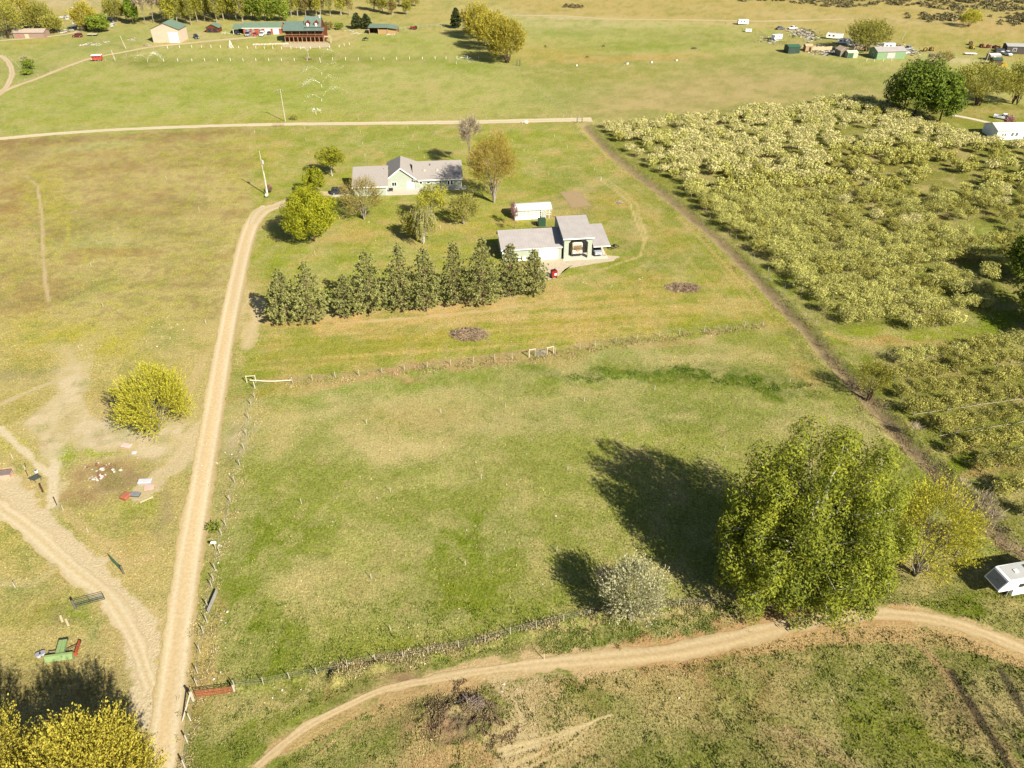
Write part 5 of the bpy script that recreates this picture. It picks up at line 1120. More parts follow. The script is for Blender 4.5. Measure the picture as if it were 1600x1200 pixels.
def gable_roof(L, D, eave, ridge, axis='x', over=.45, t=.14, front_only=False, rf=.5):
    mb = MB()
    if axis == 'x':
        yr = D * rf
        for (ya, yb, sgn) in ((0, yr, -1), (D, yr, 1)):
            run = abs(yb - ya); sl = (ridge - eave) / run
            y0 = ya + sgn * over; z0 = eave - sl * over
            mb.prism([(y0, z0), (yr, ridge), (yr, ridge + t), (y0, z0 + t)], 'x', -over, L + over)
    else:
        xr = L * rf
        for (xa, sgn) in ((0, -1), (L, 1)):
            run = abs(xr - xa); sl = (ridge - eave) / run
            x0 = xa + sgn * over; z0 = eave - sl * over
            mb.prism([(x0, z0), (xr, ridge), (xr, ridge + t), (x0, z0 + t)], 'y', -over, D + over)
    return mb
def gable_walls(L, D, eave, ridge, axis='x', rf=.5):
    mb = MB()
    if axis == 'x': mb.prism([(0, -.3), (D, -.3), (D, eave), (D * rf, ridge - .01), (0, eave)], 'x', 0, L)
    else: mb.prism([(0, -.3), (L, -.3), (L, eave), (L * rf, ridge - .01), (0, eave)], 'y', 0, D)
    return mb
def fascia(p, L, D, eave, over, sl, mat, side='f', t=.2):
    mb = MB(); z = eave - sl * over
    mb.box(-over, -over - .03, z - .06, L + over, -over, z + .17)
    mb.build('fascia', mat, p)
def building(name, label, cat, loc, rz, L, D, eave, ridge, wm, rm, axis='x', over=.4, wins=(), doors=(), rf=.5, group=None):
    t = thing(name, label, cat, (loc[0], loc[1], 0), rz, group)
    gable_walls(L, D, eave, ridge, axis, rf).build('wall', wm, t)
    gable_roof(L, D, eave, ridge, axis, over, .12, rf=rf).build('roof', rm, t)
    for w in wins: add_window(t, w[0], L, D, *w[1:5])
    for d in doors: add_door(t, d[0], L, D, *d[1:6], *(d[6:] if len(d) > 6 else ()))
    return t

GREENW = ribbed(A(200, 209, 188), 'x', .3, .6, 'pale_green_siding'); GREENP = paint(A(200, 209, 188), .7)
ROOFG = N('grey_shingle_roof')
_f = ROOFG.noise(2.2, 5, ROOFG.obj(1, 3, 3), .7); _g = ROOFG.noise(18, 2, ROOFG.obj())
ROOFG.col(ROOFG.scalecol(ROOFG.scalecol(A(190, 181, 172), ROOFG.ramp(_f, .86, 1.1)), ROOFG.ramp(_g, .82, 1.12))); ROOFG.bump(_g, .4, .02)
ROOFG = ROOFG.m
METR = ribbed(A(198, 190, 184), 'x', .6, .5, 'grey_metal_roof')
GRNR = ribbed(A(128, 150, 124), 'x', .6, .5, 'green_metal_roof')
GRNR2 = ribbed(A(118, 140, 128), 'x', .6, .5, 'blue_green_metal_roof')
WHTR = ribbed(A(240, 236, 225), 'x', .5, .45, 'white_metal_roof')
TANW = ribbed(A(226, 206, 180), 'x', .4, .7, 'tan_metal_wall')
LOGW = planks(A(128, 68, 44), .35); REDW = planks(A(196, 110, 80), .3); LOGD = planks(A(150, 92, 60), .3)
CREAM = paint(A(238, 226, 196), .6)

# the ranch house
def main_house():
    a = math.radians(6); t = thing('ranch_house', 'long pale green ranch house with grey shingle roofs and a gabled entrance', 'house', (-33.75, 201.75, 0), a)
    # garage wing
    def gpart(x0, x1, y0, y1, eave, ridge, rf, over, wn='wall'):
        L, D = x1 - x0, y1 - y0
        w = gable_walls(L, D, eave, ridge, 'x', rf); w.v = [(p[0] + x0, p[1] + y0, p[2]) for p in w.v]; w.build(wn, GREENW, t)
        r = gable_roof(L, D, eave, ridge, 'x', over, .14, rf=rf); r.v = [(p[0] + x0, p[1] + y0, p[2]) for p in r.v]; r.build('roof', ROOFG, t)
    gpart(-8.6, -.003, 0, 11.0, 2.75, 5.05, .785, .5)
    gpart(7.6, 20.3, 3.6, 13.0, 2.75, 5.15, .78, .5)
    # cross gable: walls and roof, hipped at the back
    mb = MB(); xl, xr, xc, y0, y1 = 0.0, 7.597, 3.9, 3.9, 17.8; ev = 3.15; rg = 6.0
    mb.prism([(xl, -.3), (xr, -.3), (xr, ev), (xc, rg - .02), (xl, ev)], 'y', y0, y1 - 4.2)
    mb.box(xl, y1 - 4.2, -.3, xr, y1, ev - .02); mb.build('wall', GREENP, t)
    mb = MB(); ov = .55; sl = (rg - ev) / (xr - xc); T = .14
    for s in (-1, 1):
        xe = xc + s * (xr - xc + ov); ze = rg - sl * (xr - xc + ov)
        base = [(xc, y0 - .45, rg), (xe, y0 - .45, ze), (xe, y1 + .4, ze), (xc, y1 - 4.2, rg)]
        mb.frus(base, [(x, y, z + T) for x, y, z in base])
    ze = rg - sl * (xr - xc + ov); xa, xb = xc - (xr - xc + ov), xc + (xr - xc + ov)
    hip = [(xa, y1 + .4, ze), (xc, y1 - 4.2, rg)]; T2 = T
    mb.add([(xa, y1 + .4, ze + T), (xb, y1 + .4, ze + T), (xc, y1 - 4.2, rg + T), (xa, y1 + .4, ze), (xb, y1 + .4, ze), (xc, y1 - 4.2, rg)], [(0, 1, 2), (3, 5, 4), (0, 3, 4, 1), (1, 4, 5, 2), (2, 5, 3, 0)])
    mb.build('roof', ROOFG, t)
    mb = MB()   # white rake boards of the gable
    for s in (-1, 1):
        xe = xc + s * (xr - xc + ov)
        p0 = (xc, y0 - .5, rg + T); p1 = (xe, y0 - .5, ze + T)
        mb.frus([(p0[0], p0[1], p0[2] - .3), (p1[0], p1[1], p1[2] - .3), (p1[0], p1[1] + .05, p1[2] - .3), (p0[0], p0[1] + .05, p0[2] - .3)],
                [(p0[0], p0[1], p0[2] + .02), (p1[0], p1[1], p1[2] + .02), (p1[0], p1[1] + .05, p1[2] + .02), (p0[0], p0[1] + .05, p0[2] + .02)])
    mb.build('rake_board', WHITE, t)
    mb = MB(); mb.box(-9.1, -.58, 2.42, .45, -.53, 2.72); mb.build('fascia', WHITE, t)
    mb = MB(); mb.box(8.45, 3.02, 2.42, 20.8, 3.07, 2.72); mb.build('fascia', WHITE, t)
    mb = MB(); mb.box(-.12, -.03, 0, .03, .12, 2.6); mb.build('corner_board', WHITE, t)
    mb = MB(); mb.box(20.2, 3.57, 0, 20.34, 3.7, 2.6); mb.build('corner_board', WHITE, t)
    def win(x0, x1, z0, z1, y, panes=2, y2=None):
        f = MB().box(x0 - .1, y - .06, z0 - .1, x1 + .1, y + .02, z1 + .1).build('window', WHITE, t)
        w = (x1 - x0) / panes
        for k in range(panes): MB().box(x0 + k * w + .04, y - .08, z0, x0 + (k + 1) * w - .04, y + .01, z1).build('pane', GLASS, f)
    win(1.35, 2.65, 1.1, 2.1, 3.9)
    win(8.9, 9.6, 1.5, 2.1, 3.6, 1); win(10.9, 11.7, 1.6, 2.1, 3.6, 1); win(14.2, 14.8, 1.6, 2.1, 3.6, 1); win(16.5, 17.1, 1.0, 2.1, 3.6, 1); win(17.35, 17.95, 1.0, 2.1, 3.6, 1)
    d = MB().box(5.4, 3.84, .05, 7.5, 3.92, 2.25).build('door', WHITE, t, 'white patio door')
    MB().box(5.62, 3.82, .2, 6.42, 3.9, 2.1).build('pane', paint((.45, .5, .55), .1), d)
    MB().box(6.6, 3.78, 1, 6.66, 3.9, 1.15).build('handle', STEEL, d)
    # garage side door and panels on the left gable end, facing the driveway
    g = MB().box(-8.68, 3.0, .05, -8.58, 8.0, 2.35).build('garage_door', WHITE, t)
    for k in range(4): MB().box(-8.71, 3.08, .1 + k * .56, -8.6, 7.92, .62 + k * .56).build('door_panel', WHITE, g)
    # slab, deck, skylights, vents
    MB().box(.05, -.2, -.1, 9.2, 3.84, .14).build('patio_slab', CONC, t)
    dk = MB().box(9.3, 2.0, .05, 21.6, 3.55, .3).build('deck', paint(A(226, 220, 204), .8), t)
    for k in range(11):
        x = 9.4 + k * 1.2
        MB().box(x, 2.0, .3, x + .07, 2.07, 1.15).build('deck_post', paint(A(206, 214, 200), .7), dk)
    MB().box(9.3, 2.0, 1.1, 21.6, 2.07, 1.17).build('deck_rail', paint(A(226, 226, 210), .7), dk)
    rs = (5.15 - 2.75) / (9.4 * .78)
    for x in (10.1, 13.6):
        y = 7.0; z = 2.75 + rs * (y - 3.6) + .14
        s = MB().box(x, y - .35, z - .1, x + .6, y + .35, z + .22).build('skylight', CREAM, t)
        MB().box(x + .07, y - .28, z + .2, x + .53, y + .28, z + .25).build('pane', paint(A(236, 230, 200), .2), s)
    MB().tube((12.0, 9, 4.5), (12.0, 9, 5.2), .1).build('roof_vent', DARK, t)
    MB().tube((20.0, 4.9, 3.0), (20.0, 4.9, 3.7), .08).build('roof_vent', DARK, t)
    MB().tube((-.5, 7.0, 4.3), (-.5, 7.0, 5.2), .08).build('roof_vent', STEEL, t)
main_house()
MB
t = thing('porch_bench', 'black outdoor bench on the pale patio by the gabled wall', 'bench', (*[0, 0], 0), 0)
def loc2(o, ax, ay, rz, u, v): return (o[0] + u * math.cos(rz) - v * math.sin(rz), o[1] + u * math.sin(rz) + v * math.cos(rz))
p = loc2((-33.75, 201.75), 0, 0, math.radians(6), 1.0, 2.3); t.location = (p[0], p[1], .14); t.rotation_euler = (0, 0, math.radians(6))
MB().box(-.6, -.25, .38, .6, .2, .44).build('seat', DARK, t); MB().box(-.6, .2, .44, .6, .25, .9).build('backrest', DARK, t)
for sx in (-.5, .5):
    for sy in (-.2, .18): MB().box(sx - .04, sy - .03, 0, sx + .04, sy + .03, .38).build('leg', DARK, t)

def barn():
    a = math.radians(7.5); t = thing('garage_building', 'pale green garage with a tall open motorhome bay and a lean-to under grey metal roofs', 'garage', (-2.12, 161.17, 0), a)
    def sh(mb, x, y, z=0): mb.v = [(p[0] + x, p[1] + y, p[2] + z) for p in mb.v]; return mb
    gable_walls(13.6, 8.9, 3.05, 4.55, 'x', .79).build('wall', GREENW, t)
    gable_roof(13.7, 8.9, 3.05, 4.55, 'x', .4, .12, rf=.79).build('roof', METR, t)
    MB().box(-.4, -.46, 2.86, 13.6, -.41, 3.08).build('fascia', WHITE, t)
    MB().box(-.04, -.05, 0, .14, .14, 3).build('corner_board', WHITE, t); MB().box(12.6, -.05, 0, 12.75, .05, 2.95).build('corner_board', WHITE, t)
    d = MB().box(8.3, -.06, 0, 12.4, .02, 2.55).build('garage_door', WHITE, t, 'wide white garage door')
    for k in range(4): MB().box(8.36, -.09, .03 + k * .63, 12.34, 0, .62 + k * .63).build('door_panel', WHITE, d)
    d = MB().box(3.6, -.06, 0, 5.4, .02, 1.0).build('low_door', WHITE, t)
    for y in (2.2, 5.6):
        f = MB().box(-.05, y - .5, 1.2, .02, y + .5, 2.2).build('window', WHITE, t); MB().box(-.07, y - .42, 1.28, 0, y + .42, 2.12).build('pane', GLASS, f)
    # tall bay: four legs, side walls above, shed roof
    x0, x1, y0, y1 = 13.95, 20.4, -.7, 11.5; ef = 5.3; eb = 6.6
    def roofz(y): return ef + (eb - ef) * (y - y0) / 9.2 if y < y0 + 9.2 else eb - (y - y0 - 9.2) * .45
    for (xx, nm) in ((x0, 'side_wall'),):
        MB().prism([(y0 + .5, -.1), (y1, -.1), (y1, roofz(y1)), (y0 + 9.2, eb), (y0 + .5, roofz(y0 + .5))], 'x', xx, xx + .15).build(nm, GREENP, t)
    MB().prism([(y0 + .5, 3.6), (y1, 3.6), (y1, roofz(y1)), (y0 + 9.2, eb), (y0 + .5, roofz(y0 + .5))], 'x', x1 - .15, x1).build('side_wall', GREENP, t)
    for y in (4.5, 10.8): MB().box(x1 - .16, y, -.1, x1, y + .3, 3.6).build('bay_post', GREENP, t)
    # front frame with clipped corners
    yy0, yy1 = y0, y0 + .5
    MB().prism([(x0, 0), (x0 + 1.05, 0), (x0 + 1.05, 4.0), (x0 + 1.7, 4.75), (x0 + 1.7, ef + .03), (x0, ef + .03)], 'y', yy0, yy1).build('bay_pillar', GREENP, t)
    MB().prism([(x1, 0), (x1 - .95, 0), (x1 - .95, 4.0), (x1 - 1.6, 4.75), (x1 - 1.6, ef + .03), (x1, ef + .03)], 'y', yy0, yy1).build('bay_pillar', GREENP, t)
    MB().box(x0 + 1.703, yy0 + .02, 4.75, x1 - 1.603, yy1 - .02, ef + .02).build('bay_header', GREENP, t)
    MB().frus([(x0 - .35, y0 - .5, roofz(y0) - .07), (x1 + .35, y0 - .5, roofz(y0) - .07), (x1 + .35, y0 + 9.2, eb + .02), (x0 - .35, y0 + 9.2, eb + .02)],
              [(x0 - .35, y0 - .5, roofz(y0) + .06), (x1 + .35, y0 - .5, roofz(y0) + .06), (x1 + .35, y0 + 9.2, eb + .15), (x0 - .35, y0 + 9.2, eb + .15)]).build('roof', METR, t)
    MB().frus([(x0 - .35, y0 + 9.203, eb + .02), (x1 + .35, y0 + 9.203, eb + .02), (x1 + .35, y1 + .4, roofz(y1) - .1), (x0 - .35, y1 + .4, roofz(y1) - .1)],
              [(x0 - .35, y0 + 9.203, eb + .15), (x1 + .35, y0 + 9.203, eb + .15), (x1 + .35, y1 + .4, roofz(y1) + .03), (x0 - .35, y1 + .4, roofz(y1) + .03)]).build('roof', METR, t)
    MB().box(x0 - .36, y0 - .56, roofz(y0) - .2, x1 + .36, y0 - .51, roofz(y0) + .04).build('fascia', WHITE, t)
    # lean-to
    lx0, lx1 = x1 + .35, 24.7
    MB().frus([(lx0 + .003, -.8, 2.85), (lx1, -.8, 2.85), (lx1, 8.8, 4.15), (lx0 + .003, 8.8, 4.15)], [(lx0 + .003, -.8, 2.95), (lx1, -.8, 2.95), (lx1, 8.8, 4.25), (lx0 + .003, 8.8, 4.25)]).build('roof', METR, t)
    MB().box(lx0, -.86, 2.72, lx1, -.81, 2.93).build('fascia', WHITE, t)
    OCH = paint(A(196, 168, 96), .8)
    for (x, y, h) in ((23.7, -.3, 2.86), (23.7, 4.2, 3.45), (23.7, 8.4, 4.05), (20.95, 8.4, 4.05)):
        MB().box(x, y, 0, x + .15, y + .15, h).build('lean_to_post', OCH, t)
    # slab under bay and lean-to
    MB().box(13.7, -1.3, -.1, 24.2, 11.4, .1).build('floor_slab', paint(A(240, 232, 214), .85), t)
    return t
barn()
BO = (-2.12, 161.17); BA = math.radians(7.5)
# white shed / greenhouse
def white_shed():
    t = thing('white_shed', 'low white metal-roofed shed with lattice front behind the garage', 'shed', (.55, 184.75, 0), math.radians(8.5))
    L, D = 9.6, 5.0
    gable_roof(L, D, 2.45, 3.25, 'x', .15, .08).build('roof', WHTR, t)
    MB().box(.1, .12, 0, 6.6, .2, 1.0).build('lower_wall', WHITE, t)
    MB().box(.1, D - .2, 0, L - .1, D - .12, 2.4).build('back_wall', paint(A(196, 206, 184), .6), t)
    MB().prism([(.1, 0), (D - .1, 0), (D - .1, 2.4), (D / 2, 3.2), (.1, 2.4)], 'x', .02, .1).build('end_wall', paint(A(150, 158, 150), .6), t)
    MB().box(.12, .14, 1.0, 6.6, .18, 2.4).build('front_panel', paint(A(214, 224, 202), .5), t)
    for k in range(10): MB().box(.1 + k * .98, .06, 0, .18 + k * .98, .14, 2.45).build('post', WHITE, t)
    for z in (1.0, 1.45, 1.9, 2.35): MB().box(.1, .05, z, L - .1, .09, z + .07).build('rail', WHITE, t)
    d = MB().box(7.2, .02, .05, 8.2, .06, 2.1).build('door', paint(A(206, 210, 196), .5), t); MB().box(8.05, -.02, 1, 8.12, .03, 1.15).build('handle', DARK, d)
    MB().box(L - .1, .2, 0, L - .04, .28, 2.4).build('post', STEEL, t); MB().box(L - .1, D - .3, 0, L - .04, D - .2, 2.4).build('post', STEEL, t)
white_shed()
t = thing('utility_box', 'dark green metal box standing between the white shed and the garage', 'box', (*G(846.5, 353), 0), BA)
GB = paint(A(62, 96, 66), .5); MB().box(-.9, -.5, .1, .9, .9, 1.75).build('cabinet', GB, t); MB().box(-.95, -.55, 1.753, .95, .95, 1.85).build('lid', GB, t)
MB().box(-.8, -.4, 0, .8, .8, .1).build('base', DARK, t)
t = thing('fire_pit_barrel', 'small dark rusty barrel left of the green metal box', 'barrel', (*G(837, 352), 0), 0)
MB().tube((0, 0, 0), (0, 0, .8), .3, .3, 10).build('drum', paint(A(90, 52, 40), .8), t); MB().tube((0, 0, .8), (0, 0, .84), .33, .33, 10).build('rim', DARK, t)
# red fuel tank
t = thing('fuel_tank', 'small bright red tank with a white label on the gravel apron', 'tank', (*G(865.5, 434), 0), math.radians(20)); t.scale = (1.25, 1.25, 1.3)
RD = paint(A(176, 50, 42), .4); MB().box(-.5, -.35, .25, .5, .45, 1.35).build('body', RD, t); MB().box(-.42, -.3, 1.353, .42, .4, 1.45).build('top', paint(A(120, 30, 26), .5), t)
for s in (-.4, .4): MB().box(s - .06, -.3, 0, s + .06, .4, .25).build('foot', DARK, t)
MB().box(-.05, -.37, .6, .38, -.35, .95).build('sticker', WHITE, t); MB().tube((.1, 0, 1.45), (.1, 0, 1.7), .08).build('cap', DARK, t)

# far buildings
gx, gy = G(240, 66.5)
building('pole_barn', 'tall tan metal barn with a green roof beside the far lane', 'barn', (gx, gy), math.radians(-2), 13.2, 9.5, 6.0, 8.6, TANW, GRNR, 'y', .5,
         doors=[('f', 8.0, 12.4, 0, 4.6, WHITE, 4, 'overhead_door')])
gx, gy = G(323, 51)
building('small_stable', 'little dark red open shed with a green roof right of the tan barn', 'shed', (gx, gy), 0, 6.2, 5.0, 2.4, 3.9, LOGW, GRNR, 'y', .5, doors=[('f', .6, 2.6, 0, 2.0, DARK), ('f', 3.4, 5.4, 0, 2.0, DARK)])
def red_barn():
    gx, gy = G(381, 53.5)
    t = thing('red_carport_barn', 'long red wooden garage with green roof, white doors and an open carport end', 'garage', (gx, gy, 0), math.radians(1))
    L, D = 18.5, 9; ev, rg = 2.9, 4.6
    gable_walls(L - .01, D, ev, rg, 'x').build('wall', REDW, t)
    gable_roof(L, D, ev, rg, 'x', .4, .14).build('roof', GRNR, t)
    MB().box(-.45, -.46, ev - .22, L + .4, -.41, ev + .02).build('fascia', WHITE, t)
    # open end carport to the left, lower roof
    MB().prism([(-.4, 2.55), (D * .5, 4.0), (D + .4, 2.55), (D + .4, 2.68), (D * .5, 4.13), (-.4, 2.68)], 'x', -5.2, -.46).build('carport_roof', GRNR, t)
    for y in (0, 4.4, 8.8):
        MB().box(-5.0, y, 0, -4.85, y + .15, 2.6).build('post', WHITE, t)
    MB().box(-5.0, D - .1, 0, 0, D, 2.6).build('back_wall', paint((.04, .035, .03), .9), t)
    for k, (a, b) in enumerate(((10.6, 13.4), (14.6, 17.4))):
        d = MB().box(a, -.06, 0, b, .0, 2.4).build('garage_door', WHITE, t)
        for j in range(4): MB().box(a + .05, -.09, .03 + j * .6, b - .05, -.02, .58 + j * .6).build('door_panel', WHITE, d)
    for (a, b) in ((1.0, 3.0), (4.4, 5.4), (7.8, 9.2)):
        f = MB().box(a, -.06, 1.0, b, .0, 2.3).build('window', WHITE, t)
        w = (b - a) / 2
        for j in range(2): MB().box(a + .08 + j * w, -.08, 1.1, a + (j + 1) * w - .06, -.02, 2.2).build('pane', GLASS, f)
    # little lean-to on the right
    MB().prism([(.5, 2.3), (5, 3.4), (5, 3.5), (.5, 2.4)], 'x', L + .46, L + 3.4).build('lean_to_roof', GRNR, t)
    for y in (.7, 4.6): MB().box(L + 3.1, y, 0, L + 3.25, y + .15, 2.35).build('post', REDW, t)
red_barn()
def log_house():
    gx, gy = G(446.5, 67)
    t = thing('log_house', 'two-storey dark log house with green metal roof, dormers and full-width balcony', 'house', (gx, gy, 0), math.radians(1))
    L, D = 18.0, 11
    MB().box(0, 2.2, -.2, L, D, 5.5).build('wall', LOGW, t)
    # roof: long slope over the porch, steeper higher block with dormers
    def slope(x0, x1, y0, z0, y1, z1, nm='roof', tt=.16):
        MB().frus([(x0, y0, z0), (x1, y0, z0), (x1, y1, z1), (x0, y1, z1)], [(x0, y0, z0 + tt), (x1, y0, z0 + tt), (x1, y1, z1 + tt), (x0, y1, z1 + tt)]).build(nm, GRNR2, t)
    slope(-.5, 9.2, -.5, 5.3, 6.4, 8.2); slope(-.5, 9.2, 6.403, 8.2, 12, 5.2)
    slope(9.203, L + .6, -.5, 5.3, 2.9, 6.0, 'porch_roof')
    slope(9.0, L - 1.0, 2.6, 6.35, 6.6, 10.2); slope(9.0, L - 1.0, 6.603, 10.2, 11.5, 5.4)
    MB().prism([(2.7, 5.5), (11, 5.5), (6.6, 10.15), (2.9, 6.5)], 'x', 9.3, L - 1.3).build('gable_wall', LOGW, t)
    MB().prism([(2.2, 5.5), (11, 5.5), (6.4, 8.15)], 'x', .1, 9.0).build('gable_wall', LOGW, t)
    MB().box(15.8, 5.9, 8, 16.6, 7, 11).build('chimney', paint(A(214, 210, 196), .8), t)
    for x in (9.9, 13.9):
        d = MB().prism([(x, 6.6), (x + 1.8, 6.6), (x + 1.8, 8.1), (x + .9, 8.9), (x, 8.1)], 'y', 2.9, 4.6).build('dormer', LOGD, t)
        MB().prism([(x - .35, 7.85), (x + .9, 9.0), (x + 2.15, 7.85), (x + 2.15, 8.0), (x + .9, 9.18), (x - .35, 8.0)], 'y', 2.6, 5.4).build('dormer_roof', LOGW, d)
        MB().box(x + .45, 2.86, 6.75, x + 1.35, 2.92, 8.0).build('window', WHITE, d)
    # balcony and ground-floor porch
    MB().box(-.2, -.2, 2.55, L + .2, 2.2, 2.8).build('balcony_floor', LOGD, t)
    MB().box(-.2, -.2, -.1, L + .2, 2.2, .1).build('porch_floor', paint(A(210, 190, 150), .8), t)
    MB().box(-.2, -.2, 3.7, L + .2, -.1, 3.8).build('balcony_rail', paint(A(214, 190, 150), .8), t)
    for k in range(10):
        x = -.1 + k * 2.0
        MB().box(x, -.15, .1, x + .2, .05, 2.55).build('porch_post', paint(A(206, 176, 136), .8), t)
    for k in range(6):
        x = -.1 + k * 3.6
        MB().box(x, -.12, 2.8, x + .22, .08, 5.35).build('balcony_post', LOGD, t)
    for k in range(36):
        x = .3 + k * .5
        MB().box(x, -.18, 2.8, x + .06, -.13, 3.7).build('baluster', LOGW, t)
    for z in (.8, 3.3):
        for x in (1.2, 4.6, 7.6, 11.0, 14.6):
            f = MB().box(x, 2.13, z, x + 1.5, 2.2, z + 1.3).build('window', LOGD, t); MB().box(x + .1, 2.1, z + .1, x + 1.4, 2.16, z + 1.2).build('pane', GLASS, f)
    # outside stair at the right
    st_ = MB().box(L + .4, -.2, 2.5, L + 3.2, 2.0, 2.7).build('stair_landing', paint(A(226, 206, 166), .8), t)
    for k in range(8): MB().box(L + 3.2 + k * .0, -.2 - k * .35, 2.3 - k * .3, L + 4.2, .15 - k * .35, 2.4 - k * .3).build('step', paint(A(226, 206, 166), .8), st_)
    for x in (L + .5, L + 3.1): MB().box(x, -.15, 0, x + .12, 0, 3.4).build('stair_post', paint(A(226, 206, 166), .8), t)
log_house()
def loafing():
    gx, gy = G(577, 53)
    t = thing('loafing_shed', 'open-fronted low horse shelter with a flat green roof beside two conifers', 'shed', (gx, gy, 0), math.radians(-2))
    MB().frus([(-.4, -.6, 2.9), (9.6, -.6, 2.9), (9.6, 6, 3.5), (-.4, 6, 3.5)], [(-.4, -.6, 3.05), (9.6, -.6, 3.05), (9.6, 6, 3.65), (-.4, 6, 3.65)]).build('roof', GRNR, t)
    MB().frus([(9.603, -.6, 2.85), (14.2, -.6, 2.3), (14.2, 6, 2.6), (9.603, 6, 3.4)], [(9.603, -.6, 3.0), (14.2, -.6, 2.45), (14.2, 6, 2.75), (9.603, 6, 3.55)]).build('roof', GRNR, t)
    MB().box(0, 5.5, 0, 13.9, 5.6, 2.5).build('back_wall', LOGD, t)
    MB().box(0, 0, 0, .12, 5.5, 2.8).build('side_wall', LOGD, t)
    MB().box(4.6, .3, 0, 13.6, .4, 2.0).build('front_boarding', planks(A(206, 166, 110), .3), t)
    for x in (.0, 4.5, 9.2, 13.8): MB().box(x, -.1, 0, x + .16, .06, 2.6).build('post', POSTW, t)
loafing()
gx, gy = G(22, 60)
building('old_shed', 'old weathered grey shed with a pale rusty roof under the trees at the left edge', 'shed', (gx, gy), math.radians(3), 14.5, 6.5, 2.6, 3.7, planks(A(178, 150, 134), .3), ribbed(A(206, 188, 170), 'x', .5), 'x', .4,
         doors=[('f', 5.5, 7.3, 0, 1.9, paint(A(226, 206, 170), .8)), ('f', 2.0, 3.4, .6, 1.8, paint(A(200, 128, 112), .8))])
def long_home(label, p, rz, L, D, ev, rg, wm, rm, wins, endm=None):
    t = building('mobile_home', label, 'house', G(*p), rz, L, D, ev, rg, wm, rm, 'x', .25, wins=wins)
    return t
BGW = paint(A(206, 226, 182), .6, wear=.2)
tg = long_home('bright green single-storey shed house with a grey roof and peeling front wall', (1369, 93), math.radians(6), 13.0, 7.5, 3.2, 4.4, paint(A(150, 184, 136), .6, wear=.25), METR, [('f', 5.2, 6.6, 1.0, 2.2), ('l', 3.0, 4.4, 1.0, 2.2)])
MB().box(4.6, -.07, .4, 8.2, -.02, 2.6).build('peeling_panel', paint(A(226, 214, 206), .8, wear=.35, sc_=4), tg)
WT = paint((.7, .71, .7), .55)
tm = long_home('white mobile home with a pale roof at the right edge of the orchard', (1555, 218.5), math.radians(2), 20, 8.2, 2.9, 4.2, ribbed((.66, .68, .72), 'z', .25), WHTR,
          [('f', 1.6, 2.2, 1.2, 2.1), ('f', 2.4, 3.0, 1.2, 2.1), ('f', 4.6, 5.4, 1.1, 2.2), ('f', 6.0, 6.8, 1.1, 2.2)])
add_door(tm, 'f', 20, 8.2, 8.9, 9.9, .3, 2.3, GLASS)
# right far dark trailer building and sheds
long_home('long dark grey trailer building with a pale roof at the far right edge', (1571, 84), math.radians(-9), 22, 5.5, 3.2, 3.9, paint(A(92, 84, 78), .8, wear=.3), paint(A(196, 196, 192), .5), [('f', 2.6, 4, 1.2, 2.4), ('f', 8, 9, 1.2, 2.4)])
building('small_shed', 'small white-roofed shed beside the power pole at the far right', 'shed', G(1546, 95), math.radians(5), 4.6, 3.2, 2.2, 2.7, paint(A(186, 172, 156), .7), WHTR, 'x', .2, doors=[('f', 1.5, 2.4, 0, 1.8, WHITE)])
tt = building('small_shed', 'green-roofed yellow-ended shed peeping over the amber trees at the right', 'shed', G(1550, 103), math.radians(-8), 3.6, 4.2, 2.4, 3.0, paint(A(104, 84, 66), .8), paint(A(70, 100, 80), .6), 'x', .2)
MB().tube((5.0, .2, .0), (5.0, 2.4, .0), 1.3, 1.3, 14).build('yellow_drum', paint(A(226, 182, 60), .6), tt)
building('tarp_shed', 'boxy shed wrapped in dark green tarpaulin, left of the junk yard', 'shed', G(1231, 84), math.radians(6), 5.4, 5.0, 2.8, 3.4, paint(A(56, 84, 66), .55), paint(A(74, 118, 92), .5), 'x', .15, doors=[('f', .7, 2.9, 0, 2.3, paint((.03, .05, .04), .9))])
building('tarp_shed', 'small shed with a green tarpaulin front and white side, next to the bright green house', 'shed', G(1324, 91), math.radians(8), 4.6, 4.0, 2.2, 2.8, paint(A(214, 222, 190), .6), paint(A(226, 226, 206), .6), 'x', .15, doors=[('f', .1, 2.5, 0, 2.0, paint(A(76, 110, 76), .6))])
building('old_shed', 'grey wooden shed with a cream roof in the junk yard', 'shed', G(1312, 89), math.radians(8), 3.6, 5.0, 2.6, 3.8, paint(A(150, 140, 128), .8), paint(A(236, 214, 178), .7), 'y', .2)
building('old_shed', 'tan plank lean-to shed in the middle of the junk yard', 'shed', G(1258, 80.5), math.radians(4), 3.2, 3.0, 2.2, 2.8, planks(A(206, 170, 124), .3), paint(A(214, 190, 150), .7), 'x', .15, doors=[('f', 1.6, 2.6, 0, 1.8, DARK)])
t = thing('board_fence', 'long pale plywood screen standing in the junk yard', 'fence', (*G(1262, 79), 0), math.radians(4))
for k in range(9): MB().box(k * 1.25, 0, 0, k * 1.25 + 1.2, .05, 1.5 + .1 * (k % 3)).build('panel', paint(A(236, 208, 166), .8, wear=.2), t)
t = thing('board_fence', 'short pale plywood screen behind the cream-roofed shed', 'fence', (*G(1334, 78), 0), math.radians(3))
for k in range(5): MB().box(k * 1.25, 0, 0, k * 1.25 + 1.2, .05, 1.6).build('panel', paint(A(236, 208, 166), .8, wear=.2), t)

